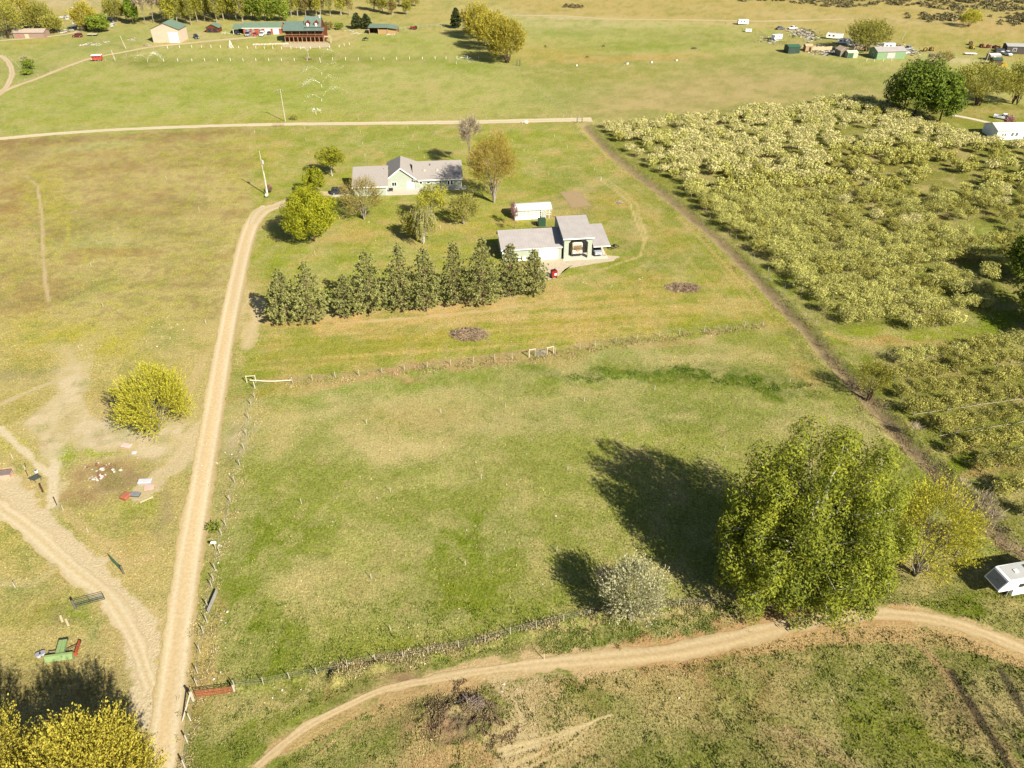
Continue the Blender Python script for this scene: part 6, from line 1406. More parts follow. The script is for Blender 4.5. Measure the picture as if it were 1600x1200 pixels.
# ------------------------------------------------------------------ vehicles
def wheel(p, x, y, r=.34, w=.24):
    s = 1 if y > 0 else -1
    t = MB().tube((x, y - s * w / 2, r), (x, y + s * w / 2, r), r, r, 14).build('wheel', TYRE, p)
    MB().tube((x, y + s * w / 2, r), (x, y + s * (w / 2 + .02), r), r * .58, r * .5, 10).build('rim', STEEL, t)
def car(label, cat, loc, rz, color, kind='suv', name='parked_car', group=None, zoff=0.0):
    t = thing(name, label, cat, (loc[0], loc[1], zoff), rz, group); m = paint(color, .3, wear=.04)
    L, W = {'suv': (4.7, .93), 'sedan': (4.6, .9), 'pickup': (5.6, .98), 'van': (5.2, 1.0)}[kind]
    def sec(x, w, z0, z1): return [(x, -w, z0), (x, w, z0), (x, w, z0 + (z1 - z0) * .6), (x, w * .9, z1), (x, -w * .9, z1), (x, -w, z0 + (z1 - z0) * .6)]
    hb = {'suv': 1.05, 'sedan': .92, 'pickup': 1.1, 'van': 1.15}[kind]
    if kind != 'pickup':
        MB().loft([sec(-L / 2, W * .86, .4, hb * .85), sec(-L / 2 + .25, W, .28, hb), sec(L / 2 - 1.3, W, .28, hb), sec(L / 2 - .3, W * .96, .3, hb * .86), sec(L / 2, W * .8, .38, hb * .66)]).build('body', m, t)
    else:
        MB().loft([sec(-.35, W, .35, hb), sec(L / 2 - 1.3, W, .32, hb), sec(L / 2 - .3, W * .96, .34, hb * .93), sec(L / 2, W * .82, .4, hb * .75)]).build('body', m, t)
        bed = MB(); bed.box(-L / 2, -W, .4, -.353, W, .55); bed.box(-L / 2, -W, .55, -.353, -W + .1, hb); bed.box(-L / 2, W - .1, .55, -.353, W, hb); bed.box(-L / 2, -W + .1, .55, -L / 2 + .08, W - .1, hb)
        bed.build('truck_bed', m, t)
    xa, xb, xc, xd, top = {'suv': (-L / 2 + .1, -L / 2 + .35, .55, 1.15, 1.72), 'sedan': (-L / 2 + .7, -L / 2 + 1.3, .45, 1.15, 1.42), 'pickup': (-.35, -.2, 1.0, 1.6, 1.8), 'van': (-L / 2 + .05, -L / 2 + .2, 1.1, 1.9, 2.0)}[kind]
    w0, w1 = W * .9, W * .76
    g = MB().frus([(xa, -w0, hb), (xd, -w0, hb), (xd, w0, hb), (xa, w0, hb)], [(xb, -w1, top), (xc, -w1, top), (xc, w1, top), (xb, w1, top)]).build('windows', GLASS, t)
    MB().frus([(xb - .03, -w1 - .02, top), (xc + .03, -w1 - .02, top), (xc + .03, w1 + .02, top), (xb - .03, w1 + .02, top)], [(xb + .08, -w1 * .9, top + .07), (xc - .08, -w1 * .9, top + .07), (xc - .08, w1 * .9, top + .07), (xb + .08, w1 * .9, top + .07)]).build('roof', m, t)
    for fx in (.33, .66):
        x = xb + (xc - xb) * fx
        for s in (-1, 1): MB().frus([(x - .05, s * (w0 - .03), hb), (x + .05, s * (w0 - .03), hb), (x + .05, s * (w0 + .015), hb), (x - .05, s * (w0 + .015), hb)], [(x - .05, s * (w1 - .03), top), (x + .05, s * (w1 - .03), top), (x + .05, s * (w1 + .015), top), (x - .05, s * (w1 + .015), top)]).build('door_pillar', m, t)
    for x in (-L / 2 + .9, L / 2 - .95):
        for y in (-W, W): wheel(t, x, y)
    for y in (-W * .6, W * .6):
        MB().box(L / 2 - .12, y - .16, hb * .52, L / 2 + .02, y + .16, hb * .66).build('headlight', paint((.8, .8, .75), .1), t)
        MB().box(-L / 2 - .02, y - .14, hb * .6, -L / 2 + .06, y + .14, hb * .8).build('tail_light', paint((.35, .02, .02), .2), t)
    MB().box(L / 2 - .1, -W * .75, .34, L / 2 + .06, W * .75, .48).build('bumper', DARK, t)
    return t
hp = G(531, 303)
car('dark car with silver trim parked on the driveway left of the house', 'car', hp, math.radians(4), (.03, .033, .04), 'suv')
pad('parking_slab', [(516, 297), (550, 293), (556, 303), (520, 309)], (236, 224, 200), 'pale concrete parking slab beside the house', .07)
car('grey-blue pickup with its nose just inside the lean-to', 'pickup', loc2(BO, 0, 0, BA, 22.2, 2.4), BA - math.pi / 2, A(190, 196, 204), 'pickup', 'pickup_truck', zoff=.1)
car('white pickup parked on the lawn in front of the pink shrub', 'pickup', G(1566, 186), math.radians(-38), (.62, .64, .66), 'pickup', 'pickup_truck')
car('dark red car parked beside the far lane under the trees', 'car', G(121.5, 58), math.radians(178), A(140, 44, 40), 'suv')
for x, c, k, lab in ((388, (.22, .22, .23), 'van', 'grey van leftmost in the row in front of the red garage'), (399, A(206, 70, 60), 'sedan', 'red car second from the left in front of the red garage'),
                     (409.5, (.65, .66, .68), 'suv', 'white car with dark windows in front of the red garage'), (421, (.03, .03, .035), 'sedan', 'black car rightmost in front of the red garage')):
    car(lab, 'car', G(x, 55.5 if x < 420 else 53.5), math.radians(-90), c, k, group='cars in front of the red garage')
car('small dark car standing alone right of the tan barn', 'car', G(307, 60), math.radians(-60), A(52, 66, 74), 'suv')
car('black car left of the open carport', 'car', G(371, 53.5), math.radians(-50), (.02, .02, .022), 'sedan')
# motorhome in the tall bay
def motorhome():
    x, y = loc2(BO, 0, 0, BA, 17.3, .3)
    t = thing('motorhome', 'cream motorhome with brown swirls parked nose out in the tall bay', 'motorhome', (x, y, .1), BA)
    CR = paint(A(240, 226, 200), .35); BR = paint(A(150, 118, 86), .35); TN = paint(A(206, 178, 140), .35)
    def ring(yv, w, z0, z1): return [(-w, yv, z0), (w, yv, z0), (w, yv, z1 - .3), (w - .25, yv, z1), (-w + .25, yv, z1), (-w, yv, z1 - .3)]
    MB().loft([ring(0, 1.15, .5, 3.2), ring(.35, 1.25, .4, 3.65), ring(8.8, 1.25, .4, 3.7), ring(9.2, 1.2, .5, 3.6)]).build('body', CR, t)
    MB().frus([(-1.02, -.06, 1.75), (1.02, -.06, 1.75), (1.02, .1, 1.75), (-1.02, .1, 1.75)], [(-.98, .0, 2.8), (.98, .0, 2.8), (.98, .2, 2.85), (-.98, .2, 2.85)]).build('windshield', paint(A(160, 138, 112), .15), t)
    MB().box(-1.1, -.1, .35, 1.1, .1, .75).build('bumper', DARK, t)
    for s in (-.8, .8):
        MB().box(s - .22, -.13, .9, s + .22, .03, 1.15).build('headlight', paint((.8, .8, .76), .1), t)
        MB().box(s * 1.55 - .08, -.35, 1.9, s * 1.55 + .08, -.2, 2.5).build('mirror', DARK, t)
    for cx, cz, r0, a0, a1, mt in ((-.1, 1.6, .85, .2, 2.6, BR), (.35, 2.0, .6, 3.0, 5.2, TN), (-.3, 2.3, .5, 3.4, 5.8, BR)):
        mb = MB(); n = 12
        for k in range(n):
            a = a0 + (a1 - a0) * k / n; b = a0 + (a1 - a0) * (k + 1) / n; w = .16 * math.sin(math.pi * (k + .5) / n) + .04
            q = [(cx + (r0 + s * w) * math.cos(e) * .9, -.14, cz + (r0 + s * w) * math.sin(e) * .8) for e, s in ((a, -1), (b, -1), (b, 1), (a, 1))]
            mb.frus([(p[0], -.15, p[2]) for p in q], [(p[0], -.11, p[2]) for p in q])
        mb.build('swirl_stripe', mt, t)
    for yv in (1.6, 6.6):
        for s in (-1.15, 1.15):
            w = MB().tube((s - .12 * (1 if s > 0 else -1), yv, .45), (s + .12 * (1 if s > 0 else -1), yv, .45), .45, .45, 14).build('wheel', TYRE, t)
            MB().tube((s + .12 * (1 if s > 0 else -1), yv, .45), (s + .14 * (1 if s > 0 else -1), yv, .45), .25, .22, 10).build('rim', STEEL, w)
    MB().box(-.4, 3.2, 3.7, .4, 4.1, 3.95).build('roof_unit', WHITE, t)
motorhome()
# fifth-wheel trailer at the right
def trailer(label, loc, rz, L=9.5, scale=1.0, fifth=True, name='travel_trailer', col=(.74, .75, .75)):
    t = thing(name, label, 'trailer', (loc[0], loc[1], gzf(*loc)), rz); t.scale = (scale,) * 3
    m = paint(col, .4, wear=.06); W = 1.25
    if fifth: prof = [(0, 1.75), (0, 1.75), (-.25, 2.0), (.75, 3.5), (1.0, 3.6), (L, 3.5), (L + .1, 3.3), (L + .1, .55), (2.3, .55), (2.1, 1.75)]
    else: prof = [(.2, .6), (0, 1.4), (.3, 2.6), (.6, 2.75), (L, 2.75), (L, .5)]
    MB().prism(prof, 'y', -W, W).build('body', m, t)
    top = 3.6 if fifth else 2.75
    MB().box(1.1, -W + .12, top - .08, L - .2, W - .12, top + .03).build('roof', paint(A(206, 206, 202), .7), t)
    if fifth:
        MB().frus([(-.2, -W + .12, 2.15), (-.17, -W + .12, 2.12), (-.17, W - .12, 2.12), (-.2, W - .12, 2.15)], [(.62, -W + .12, 3.36), (.68, -W + .12, 3.36), (.68, W - .12, 3.36), (.62, W - .12, 3.36)]).build('nose_panel', paint(A(166, 170, 176), .5), t)
        mb = MB(); mb.blob((.27, -.15, 2.85), (.05, .1, .08), 6, 4, .1); mb.build('nose_badge', DARK, t)
        mb = MB(); mb.box(.17, .1, 2.66, .24, .55, 2.72); mb.build('nose_lettering', paint((.12, .12, .13), .6), t)
        for x0 in (2.6, 3.9, 6.0):
            for s in (-1, 1):
                f = MB().box(x0 - .04, s * W - .02, 2.0, x0 + .84, s * W + .03 * s, 2.75).build('window', paint((.5, .5, .5), .4), t) if s > 0 else MB().box(x0 - .04, -W - .03, 2.0, x0 + .84, -W + .02, 2.75).build('window', paint((.5, .5, .5), .4), t)
                MB().box(x0, s * (W + .02) - .025, 2.05, x0 + .8, s * (W + .02) + .025, 2.7).build('pane', GLASS, f)
        MB().box(2.4, -.25, 3.62, 2.9, .25, 3.74).build('roof_vent', WHITE, t)
        MB().loft([[(4.2, -.5, 3.63), (5.6, -.5, 3.63), (5.6, .5, 3.63), (4.2, .5, 3.63)], [(4.3, -.42, 3.95), (5.4, -.42, 3.95), (5.4, .42, 3.95), (4.3, .42, 3.95)]]).build('air_conditioner', WHITE, t)
        MB().box(3.0, -W - .01, 1.0, 4.4, -W + .01, 1.02).build('trim_stripe', paint(A(206, 180, 160), .5), t)
        for s in (-.9, .9): MB().tube((1.9, s, 0), (1.9, s, 1.8), .06).build('landing_leg', STEEL, t)
    else:
        for x0 in (1.2, 3.2):
            MB().box(x0, -W - .03, 1.4, x0 + .9, -W + .02, 2.1).build('window', GLASS, t)
        MB().box(-1.0, -.05, .45, .2, .05, .55).build('tow_bar', STEEL, t)
    for x in (L * .62, L * .62 + .9):
        for y in (-W + .08, W - .08): wheel(t, x, y, .36, .2)
    return t
trailer('white fifth-wheel travel trailer cut by the right edge, nose towards the huge poplar', (60.5, 66.0), math.radians(12))
for (p, rz, L, lab, sc_) in (((1207, 63), 30, 5.5, 'small white camper at the left end of the junk yard', .9), ((1290, 60), -25, 8, 'long white travel trailer in the middle of the junk yard', .95), ((1308, 68), -20, 6.5, 'dirty white camper in front of the long trailer', .85), ((1323, 72), -5, 4, 'white box trailer right of the dirty camper', .8), ((1378, 76), 4, 6, 'white trailer standing behind the bright green house', .9), ((1152, 38.5), 3, 6, 'pale grey trailer out in the far field', .9), ((1164, 50), -2, 5.5, 'white flat trailer at the edge of the far field fence', .55)):
    trailer(lab, G(*p), math.radians(rz), L, sc_, False, 'camper_trailer', (.7, .7, .68))
car('white car beside the bright green house', 'car', G(1413, 84), math.radians(20), (.6, .62, .64), 'sedan')
car('grey pickup behind the white car at the bright green house', 'pickup', G(1417, 78), math.radians(25), (.2, .21, .23), 'pickup', 'pickup_truck')
car('old dark car standing in the grass at the far junk yard', 'car', G(1219, 46), math.radians(15), (.05, .05, .06), 'sedan')
car('old white car near the left end of the junk yard', 'car', G(1238, 45.5), math.radians(200), (.6, .6, .6), 'sedan')
car('black truck parked left of the dark trailer building', 'truck', G(1562, 83), math.radians(2), (.02, .02, .02), 'van', 'parked_truck')
car('white pickup in front of the dark trailer building', 'pickup', G(1572, 86), math.radians(-80), (.6, .6, .6), 'pickup', 'pickup_truck')
# horse trailer
t = thing('horse_trailer', 'red horse trailer with a white roof beside the lane in the far field', 'trailer', (*G(153, 95), 0), math.radians(8))
RR = paint(A(206, 84, 60), .5)
MB().box(-2.0, -1.0, .55, 2.0, 1.0, 2.3).build('body', RR, t); MB().box(-2.05, -1.05, 2.303, 2.05, 1.05, 2.5).build('roof', WHITE, t)
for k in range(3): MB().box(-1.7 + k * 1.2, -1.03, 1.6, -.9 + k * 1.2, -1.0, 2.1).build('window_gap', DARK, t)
for x in (.5, 1.3):
    for y in (-.95, .95): wheel(t, x, y, .34, .2)
MB().box(-3.2, -.06, .5, -2.0, .06, .6).build('tow_bar', STEEL, t)
MB().box(-2.3, -.9, .55, -2.003, .9, 1.2).build('fender', paint((.5, .5, .5), .4), t)
# tractors and machines
def tractor(label, loc, rz, col, s=1.0):
    t = thing('tractor', label, 'tractor', (*loc, 0), rz); t.scale = (s, s, s); m = paint(col, .5)
    MB().loft([[(.2, -.35, .7), (.2, .35, .7), (.2, .35, 1.5), (.2, -.35, 1.5)], [(2.0, -.3, .7), (2.0, .3, .7), (2.0, .3, 1.35), (2.0, -.3, 1.35)]]).build('hood', m, t)
    MB().box(-1.2, -.5, .8, .2, .5, 1.1).build('platform', m, t); MB().box(-.9, -.3, 1.1, -.3, .3, 1.3).build('seat', DARK, t); MB().box(-.95, -.3, 1.3, -.85, .3, 1.8).build('seat_back', DARK, t)
    for s_ in (-1, 1):
        w = MB().tube((-.7, s_ * .6, .8), (-.7, s_ * 1.0, .8), .8, .8, 16).build('rear_wheel', TYRE, t); MB().tube((-.7, s_ * 1.0, .8), (-.7, s_ * 1.03, .8), .4, .38, 10).build('rim', m, w)
        w = MB().tube((1.6, s_ * .5, .4), (1.6, s_ * .75, .4), .4, .4, 12).build('front_wheel', TYRE, t); MB().tube((1.6, s_ * .75, .4), (1.6, s_ * .78, .4), .2, .18, 8).build('rim', m, w)
        MB().box(-1.2, s_ * .62 - .2, 1.6, -.2, s_ * .62 + .2, 1.68).build('fender', m, t)
    MB().tube((1.2, 0, 1.4), (1.2, 0, 2.1), .05).build('exhaust', DARK, t)
    MB().tube((.0, 0, 1.4), (-.3, 0, 1.75), .03).build('steering_column', DARK, t)
tractor('small red tractor parked right of the loafing shed', G(647, 46), math.radians(170), A(190, 70, 50))
for i, (p, c, lab) in enumerate((((1445, 80), A(236, 190, 80), 'yellow machine leftmost in the yard above the big green tree'), ((1455, 79), A(226, 160, 70), 'orange-yellow machine next to the leftmost one'), ((1518, 76), A(236, 206, 50), 'bright yellow machine in the row left of the dark trailer building'),
                                 ((1534, 74), A(214, 90, 50), 'orange tractor in the row left of the dark trailer building'), ((1545, 75), A(190, 66, 44), 'red-orange tractor nearest the power pole'), ((1556, 76), A(150, 60, 44), 'dark red tractor beside the black truck'), ((1516, 70), A(150, 84, 60), 'rusty machine behind the yellow one'))):
    tractor(lab, G(*p), random.uniform(0, 6), c, .85)
t = thing('flat_trailer', 'low white flatbed trailer in the grass in front of the tractors', 'trailer', (*G(1516, 85.5), 0), math.radians(-4))
MB().box(-2.5, -.9, .5, 2.5, .9, .65).build('bed', WHITE, t); MB().box(-3.6, -.06, .5, -2.5, .06, .6).build('tow_bar', DARK, t)
for x in (0, .9):
    for y in (-.95, .95): wheel(t, x, y, .3, .2)
t = thing('flat_trailer', 'flatbed trailer with pale boards right of the dark red car', 'trailer', (*G(145, 56), 0), math.radians(2))
MB().box(-2.5, -.9, .5, 2.5, .9, .7).build('bed', DARK, t); MB().box(-2.3, -.7, .703, 2.2, .6, .95).build('board_stack', CREAM, t)
for y in (-.95, .95): wheel(t, .3, y, .3, .2)

# old green implement at the lower left
def implement():
    x, y = G(95, 1030)
    t = thing('farm_implement', 'old light green harvester header with an orange-red bracket beside the willow shade', 'farm machine', (x, y, 0), math.radians(10)); t.scale = (.85, .85, .85)
    LG = paint(A(150, 176, 112), .6, wear=.25); OR = paint(A(190, 92, 56), .6, wear=.25)
    MB().prism([(-.35, .05), (.5, .05), (.6, .35), (.3, .9), (0, .85), (-.45, .25)], 'x', -1.9, 1.7).build('header_trough', LG, t)
    MB().tube((-1.8, .12, .42), (1.6, .12, .42), .2, .2, 10).build('auger', paint(A(110, 130, 84), .5), t)
    for k in range(2):
        MB().prism([(.6, .3), (2.4, .75), (2.4, 1.15), (.4, .95)], 'x', -.55 + k * .55, -.04 + k * .55).build('feeder_panel', LG, t)
    for k in range(3): MB().tube((-.45 + k * .4, 2.35, .75), (-.45 + k * .4, 2.75, .75), .17, .17, 8).build('roller', DARK, t)
    MB().box(-1.7, 1.0, .5, -.6, 1.12, .62).build('side_arm', paint(A(170, 150, 120), .8), t)
    MB().box(-1.7, .5, .1, -1.6, 1.1, .6).build('side_arm', DARK, t)
    MB().prism([(1.2, .1), (2.2, .1), (2.15, .8), (1.5, .5)], 'y', .2, .35).build('orange_plate', OR, t)
    MB().box(1.95, .35, .2, 2.1, 2.2, .8).build('orange_bracket', OR, t)
    MB().tube((.6, .6, .85), (2.0, 1.4, .8), .06).build('drive_shaft', DARK, t)
    MB().tube((2.02, 2.1, .45), (2.02, 2.4, .45), .2, .2, 8).build('roller', DARK, t)
implement()
for i, (p, lab) in enumerate((((68, 1023), 'white tub lying left of the green implement'), ((61, 1026), 'white and grey tub at the far left of the green implement'))):
    t = thing('tub', lab, 'tub', (*G(*p), 0), i)
    MB().tube((0, 0, .02), (0, 0, .45), .26, .3, 12).build('tub_body', paint(A(220, 220, 226), .5), t); MB().tube((0, 0, .45), (0, 0, .48), .33, .33, 12).build('lid', paint(A(170, 170, 180), .5), t)
for i, (p, rz, L, lab) in enumerate((((96, 967), -52, 1.2, 'pale plank left of a pair lying near the green implement'), ((105, 973), -50, 1.3, 'pale plank right of a pair lying near the green implement'), ((229, 781), 42, 1.9, 'long yellowish plank lying in the grass by the road'))):
    X, Y = G(*p); o = MB().box(-L / 2, -.12, .02, L / 2, .12, .09).build('plank', paint(A(240, 220, 176), .8), None)
    o.location = (X, Y, gzf(X, Y)); o.rotation_euler = (0, 0, math.radians(rz)); tag(o, lab, 'plank')

# ------------------------------------------------------------------ poles, fences, gates
def power_pole(label, base, top, lean=0.0, transformer=False, cross=True, mt=POSTW):
    X, Y = G(*base); H = HGT(base[0], base[1], top)
    t = thing('power_pole', label, 'power pole', (X, Y, 0), 0)
    MB().tube((0, 0, -.3), (lean, 0, H), .17, .11, 10).build('pole', mt, t)
    if cross:
        MB().box(lean - .9, -.06, H - .6, lean + .9, .06, H - .48).build('crossarm', POSTD, t)
        for s in (-.8, 0, .8): MB().tube((lean + s, 0, H - .48), (lean + s, 0, H - .28), .05, .04, 6).build('insulator', WHITE, t)
    if transformer:
        MB().tube((lean * .8 + .38, -.1, H * .72), (lean * .8 + .38, -.1, H * .8), .26, .26, 12).build('transformer', paint(A(214, 216, 214), .4), t)
        MB().box(lean - .1, -.3, .9, lean + .25, -.14, 1.7).build('meter_box', WHITE, t)
        MB().tube((.2, -.1, 0), (.2, -.1, H * .55), .05).build('conduit', WHITE, t)
    return t, H
power_pole('grey power pole with a transformer at the bend of the driveway', (418, 305), 236, 0, True, False)
power_pole('bare wooden power pole on the back lane', (446, 190), 139, 0, False, True)
power_pole('wooden power pole rising among the amber trees at the far right', (1541, 95), 68, .3, False, False)
power_pole('leaning lamp pole in the far field behind the round olive tree', (1409, 62), 48, 1.0, False, False)
power_pole('thin pole in the left field above the horse trailer', (197, 76), 56, -1.2, False, False)
power_pole('short pole beside the far lane above the red horse trailer', (180, 95), 78, -.5, False, False)
t = thing('utility_post', 'dark post with a white box at the foot of the driveway power pole', 'post', (*G(417, 309), 0), 0)
MB().box(-.12, -.12, 0, .12, .12, 1.1).build('post', POSTD, t); MB().box(-.2, -.25, .5, .25, -.12, 1.2).build('meter_box', WHITE, t); MB().box(-.35, -.3, 0, .35, .3, .35).build('pedestal', POSTD, t)

def fence_line(name, label, px, h=1.15, r=.07, mat=POSTW, step=None, wires=3, wm=WIRE, world=None, wire_r=.008, jit=.1):
    pts = world or [G(*p) for p in px]
    if step:
        out = []
        for a, b in zip(pts[:-1], pts[1:]):
            L = math.hypot(b[0] - a[0], b[1] - a[1]); n = max(1, round(L / step))
            out += [(a[0] + (b[0] - a[0]) * k / n, a[1] + (b[1] - a[1]) * k / n) for k in range(n)]
        pts = out + [pts[-1]]
    t = thing(name, label, 'fence', (pts[0][0], pts[0][1], 0), 0)
    ox, oy = pts[0]; me = {}
    tops = []
    for k, (x, y) in enumerate(pts):
        hh = h * random.uniform(1 - jit, 1 + jit); z = gzf(x, y)
        q = (k * 7) % 3
        if q not in me: me[q] = MB().tube((0, 0, -.2), (random.uniform(-.05, .05), 0, h), r, r * .85, 6).mesh('post', mat)
        o = link('post', me[q], t); o.location = (x - ox, y - oy, z); o.scale = (1, 1, hh / h); tops.append((x - ox, y - oy, z, hh))
    for w in range(wires):
        f = (w + 1) / (wires + .35)
        mb = MB()
        for a, b in zip(tops[:-1], tops[1:]):
            mb.tube((a[0], a[1], a[2] + a[3] * f), (b[0], b[1], b[2] + b[3] * f), wire_r, wire_r, 3, False)
        mb.build('wire', wm, t)
    return t
fence_line('mid_fence', 'wire fence with pale posts along the lower pasture, left of its gate', [(457, 598), (488, 594), (524, 590), (561, 587), (597, 583), (632, 578), (668, 574), (704, 570), (740, 566), (773, 562), (800, 561), (826, 558)], 1.25, .08, step=3.6)
fence_line('mid_fence', 'wire fence with pale posts right of the pasture gate, running to the ditch corner', [(867, 553), (906, 546), (930, 541), (962, 536), (995, 531), (1030, 526), (1061, 522), (1100, 518), (1135, 515), (1163, 511), (1192, 508)], 1.25, .07, step=3.6)
t = fence_line('south_fence', 'wire fence along the bottom of the lower pasture ending at the huge poplar', SFEN_PX, 1.25, .06, step=None)
fence_line('roadside_fence', 'wire fence with leaning posts between the gravel road and the lower pasture', [(397, 606), (398, 622), (392, 632), (389, 655), (385, 680), (381, 702), (375, 728), (367, 755), (360, 785), (353, 822), (346, 836), (343, 864), (337, 892), (334, 908), (331, 917), (325, 949), (324, 973), (318, 989), (313, 1020), (309, 1052), (308, 1072)], 1.3, .065)
fence_line('roadside_fence', 'wire fence beside the gravel road below the red gate', [(303, 1094), (298, 1126), (293, 1160), (289, 1200), (285, 1240)], 1.4, .1)
dtp = [(925, 205), (945, 225), (965, 247), (984, 266), (1009, 281), (1035, 303), (1065, 322), (1098, 350), (1136, 376), (1176, 415), (1200, 438), (1224, 461), (1240, 482), (1260, 501), (1288, 540), (1320, 578), (1355, 612), (1388, 658), (1430, 704), (1470, 748), (1510, 794), (1555, 838), (1580, 853), (1610, 872)]
fence_line('orchard_fence', 'tall wire deer fence along the orchard side of the ditch', dtp, 2.3, .05, paint(A(150, 146, 134), .7), wires=5, wire_r=.012)
fence_line('driveway_fence', 'short wire fence along the edge of the back lane behind the house', [(560, 187), (640, 186), (720, 186), (800, 185), (880, 184), (905, 182)], 1.1, .05, step=8, wires=2)
fence_line('field_fence', 'wire fence slanting between the two far pastures', [(803, 105), (812, 112), (825, 124), (838, 137), (850, 148), (862, 158), (872, 168), (885, 178), (893, 184)], 1.1, .06, step=6, wires=3)
fence_line('white_post_fence', 'upper row of white posts in front of the log house', [(262, 76), (300, 74.5), (360, 75), (400, 76), (440, 76.5), (470, 77), (500, 76), (530, 74), (546, 70)], 1.15, .075, WHITE, step=4.4, wires=2, wm=WIRE)
fence_line('white_post_fence', 'lower long row of white posts across the north pasture', [(256, 96), (300, 95.5), (360, 95), (440, 95), (520, 94), (600, 93.5), (680, 92.5), (748, 92)], 1.15, .075, WHITE, step=5.0, wires=2, wm=WIRE)
fence_line('lane_fence', 'wire fence with pale posts following the far lane past the horse trailer', [(20, 137), (40, 127), (60, 120), (98, 108), (128, 100), (150, 97), (180, 92), (215, 83), (240, 78), (262, 76)], 1.15, .07, step=5.5, wires=2)
fence_line('lane_fence', 'wire fence at the left edge of the far field', [(5, 88), (15, 92), (25, 100), (30, 106)], 1.15, .07, step=4, wires=2)
fence_line('white_post_fence', 'white posts in front of the bright green house', [(1354, 96), (1366, 96.5), (1380, 96), (1393, 95)], 1.2, .07, WHITE, step=3.4, wires=1, wm=WHITE)
fence_line('old_fence', 'row of dark stakes at the left end of the junk yard', [(1186, 50), (1196, 58), (1208, 66), (1222, 70), (1228, 68)], 1.0, .08, POSTD, step=2.2, wires=0)
fence_line('corral_fence', 'pale board corral at the far left edge', [(-8, 62), (4, 61), (14, 60), (20, 60)], 1.4, .09, POSTW, step=2.5, wires=4, wm=POSTW, wire_r=.05)
fence_line('corral_fence', 'pale rail corral right of the loafing shed', [(620, 48), (640, 45), (660, 43), (690, 42), (708, 43)], 1.4, .09, POSTW, step=2.8, wires=3, wm=POSTW, wire_r=.05)
fence_line('far_fence', 'thin fence with dark posts crossing the far right field', [(1120, 34), (1160, 47), (1190, 60)], 1.1, .07, POSTD, step=7, wires=2)

# wooden H braces and white pipe beside the mid fence
BW = paint(A(232, 222, 190), .8)
def brace(label, a, b, h=1.5, r=.09, name='fence_brace'):
    A0 = G(*a); B0 = G(*b); t = thing(name, label, 'fence brace', (*A0, 0), math.atan2(B0[1] - A0[1], B0[0] - A0[0])); L = math.hypot(B0[0] - A0[0], B0[1] - A0[1])
    MB().tube((0, 0, -.1), (0, 0, h), r, r, 8).build('post', BW, t); MB().tube((L, 0, -.1), (L, 0, h), r, r, 8).build('post', BW, t)
    MB().tube((0, 0, h - .12), (L, 0, h - .12), r * .8, r * .8, 8).build('rail', BW, t)
brace('pale wooden H brace beside the gravel road at the pasture corner', (386, 598), (400, 597))
brace('pale wooden H brace left of the pasture gate', (827, 558), (836, 556.5), 1.7, .1)
brace('pale wooden H brace right of the pasture gate', (854.5, 555), (864.5, 552.5), 1.7, .1)
o = MB().path([(*G(391, 597.5), .5), (*G(414, 598.5), .42), (*G(430, 598.5), .4), (*G(456, 597.5), .5)], .11, 8).build('fallen_pole', paint(A(246, 238, 206), .7), None); tag(o, 'long pale pole lying along the fence beside the gravel road brace', 'pole')
t = thing('fence_post', 'single pale post just below the roadside brace', 'post', (*G(398.5, 607), 0), 0)
MB().tube((0, 0, -.1), (-.05, 0, 1.4), .09, .08, 8).build('post', BW, t); MB().tube((-.05, 0, 1.4), (-.05, 0, 1.46), .1, .06, 8).build('cap', BW, t)
def gate(label, a, b, h, mat, bars=5, name='metal_gate', z0=.12, uprights=2, r=.035, diag=False):
    A0 = G(*a); B0 = G(*b); L = math.hypot(B0[0] - A0[0], B0[1] - A0[1])
    t = thing(name, label, 'gate', (*A0, 0), math.atan2(B0[1] - A0[1], B0[0] - A0[0]))
    for k in range(bars):
        z = z0 + (h - z0) * k / (bars - 1)
        MB().tube((0, 0, z), (L, 0, z), r, r, 6).build('bar', mat, t)
    for k in range(uprights + 2):
        x = L * k / (uprights + 1)
        MB().tube((x, 0, z0), (x, 0, h), r * 1.05, r * 1.05, 6).build('upright', mat, t)
    return t, L
DG = paint(A(64, 84, 66), .5, wear=.2)
gate('dark green tube gate standing open across the sandy farm track', (119, 949), (164.5, 937), 1.25, DG, 6, uprights=1)
t = thing('gate_post', 'thick dark wooden post holding the dark green gate', 'post', (*G(118.5, 952), 0), 0)
MB().tube((0, 0, -.2), (0, 0, 1.75), .15, .14, 9).build('post', POSTD, t); MB().tube((0, 0, 1.75), (0, 0, 1.78), .13, .1, 9).build('cap', DARK, t)
gate('green tube gate seen edge-on beside the farm track', (193, 896), (174, 876), 1.25, paint(A(84, 124, 90), .5, wear=.2), 6, uprights=1)
t = thing('gate_post', 'wooden post at the lower end of the edge-on green gate', 'post', (*G(193.5, 897), 0), 0)
MB().tube((0, 0, -.2), (0, 0, 1.6), .13, .12, 9).build('post', POSTD, t); MB().tube((0, 0, 1.6), (0, 0, 1.63), .12, .09, 9).build('cap', DARK, t)
gate('rusty red cattle gate at the lower left corner of the pasture', (308, 1090), (364, 1083), 1.2, paint(A(190, 110, 72), .7, wear=.2), 7, uprights=4, r=.03)
gate('grey tube gate between the two pale H braces', (837, 557), (854, 554.5), 1.4, paint(A(160, 160, 150), .5), 6, uprights=1)
gate('small rusty wire gate by the back lane pole', (427, 198), (444, 197.5), 1.2, paint(A(160, 120, 96), .7), 5)
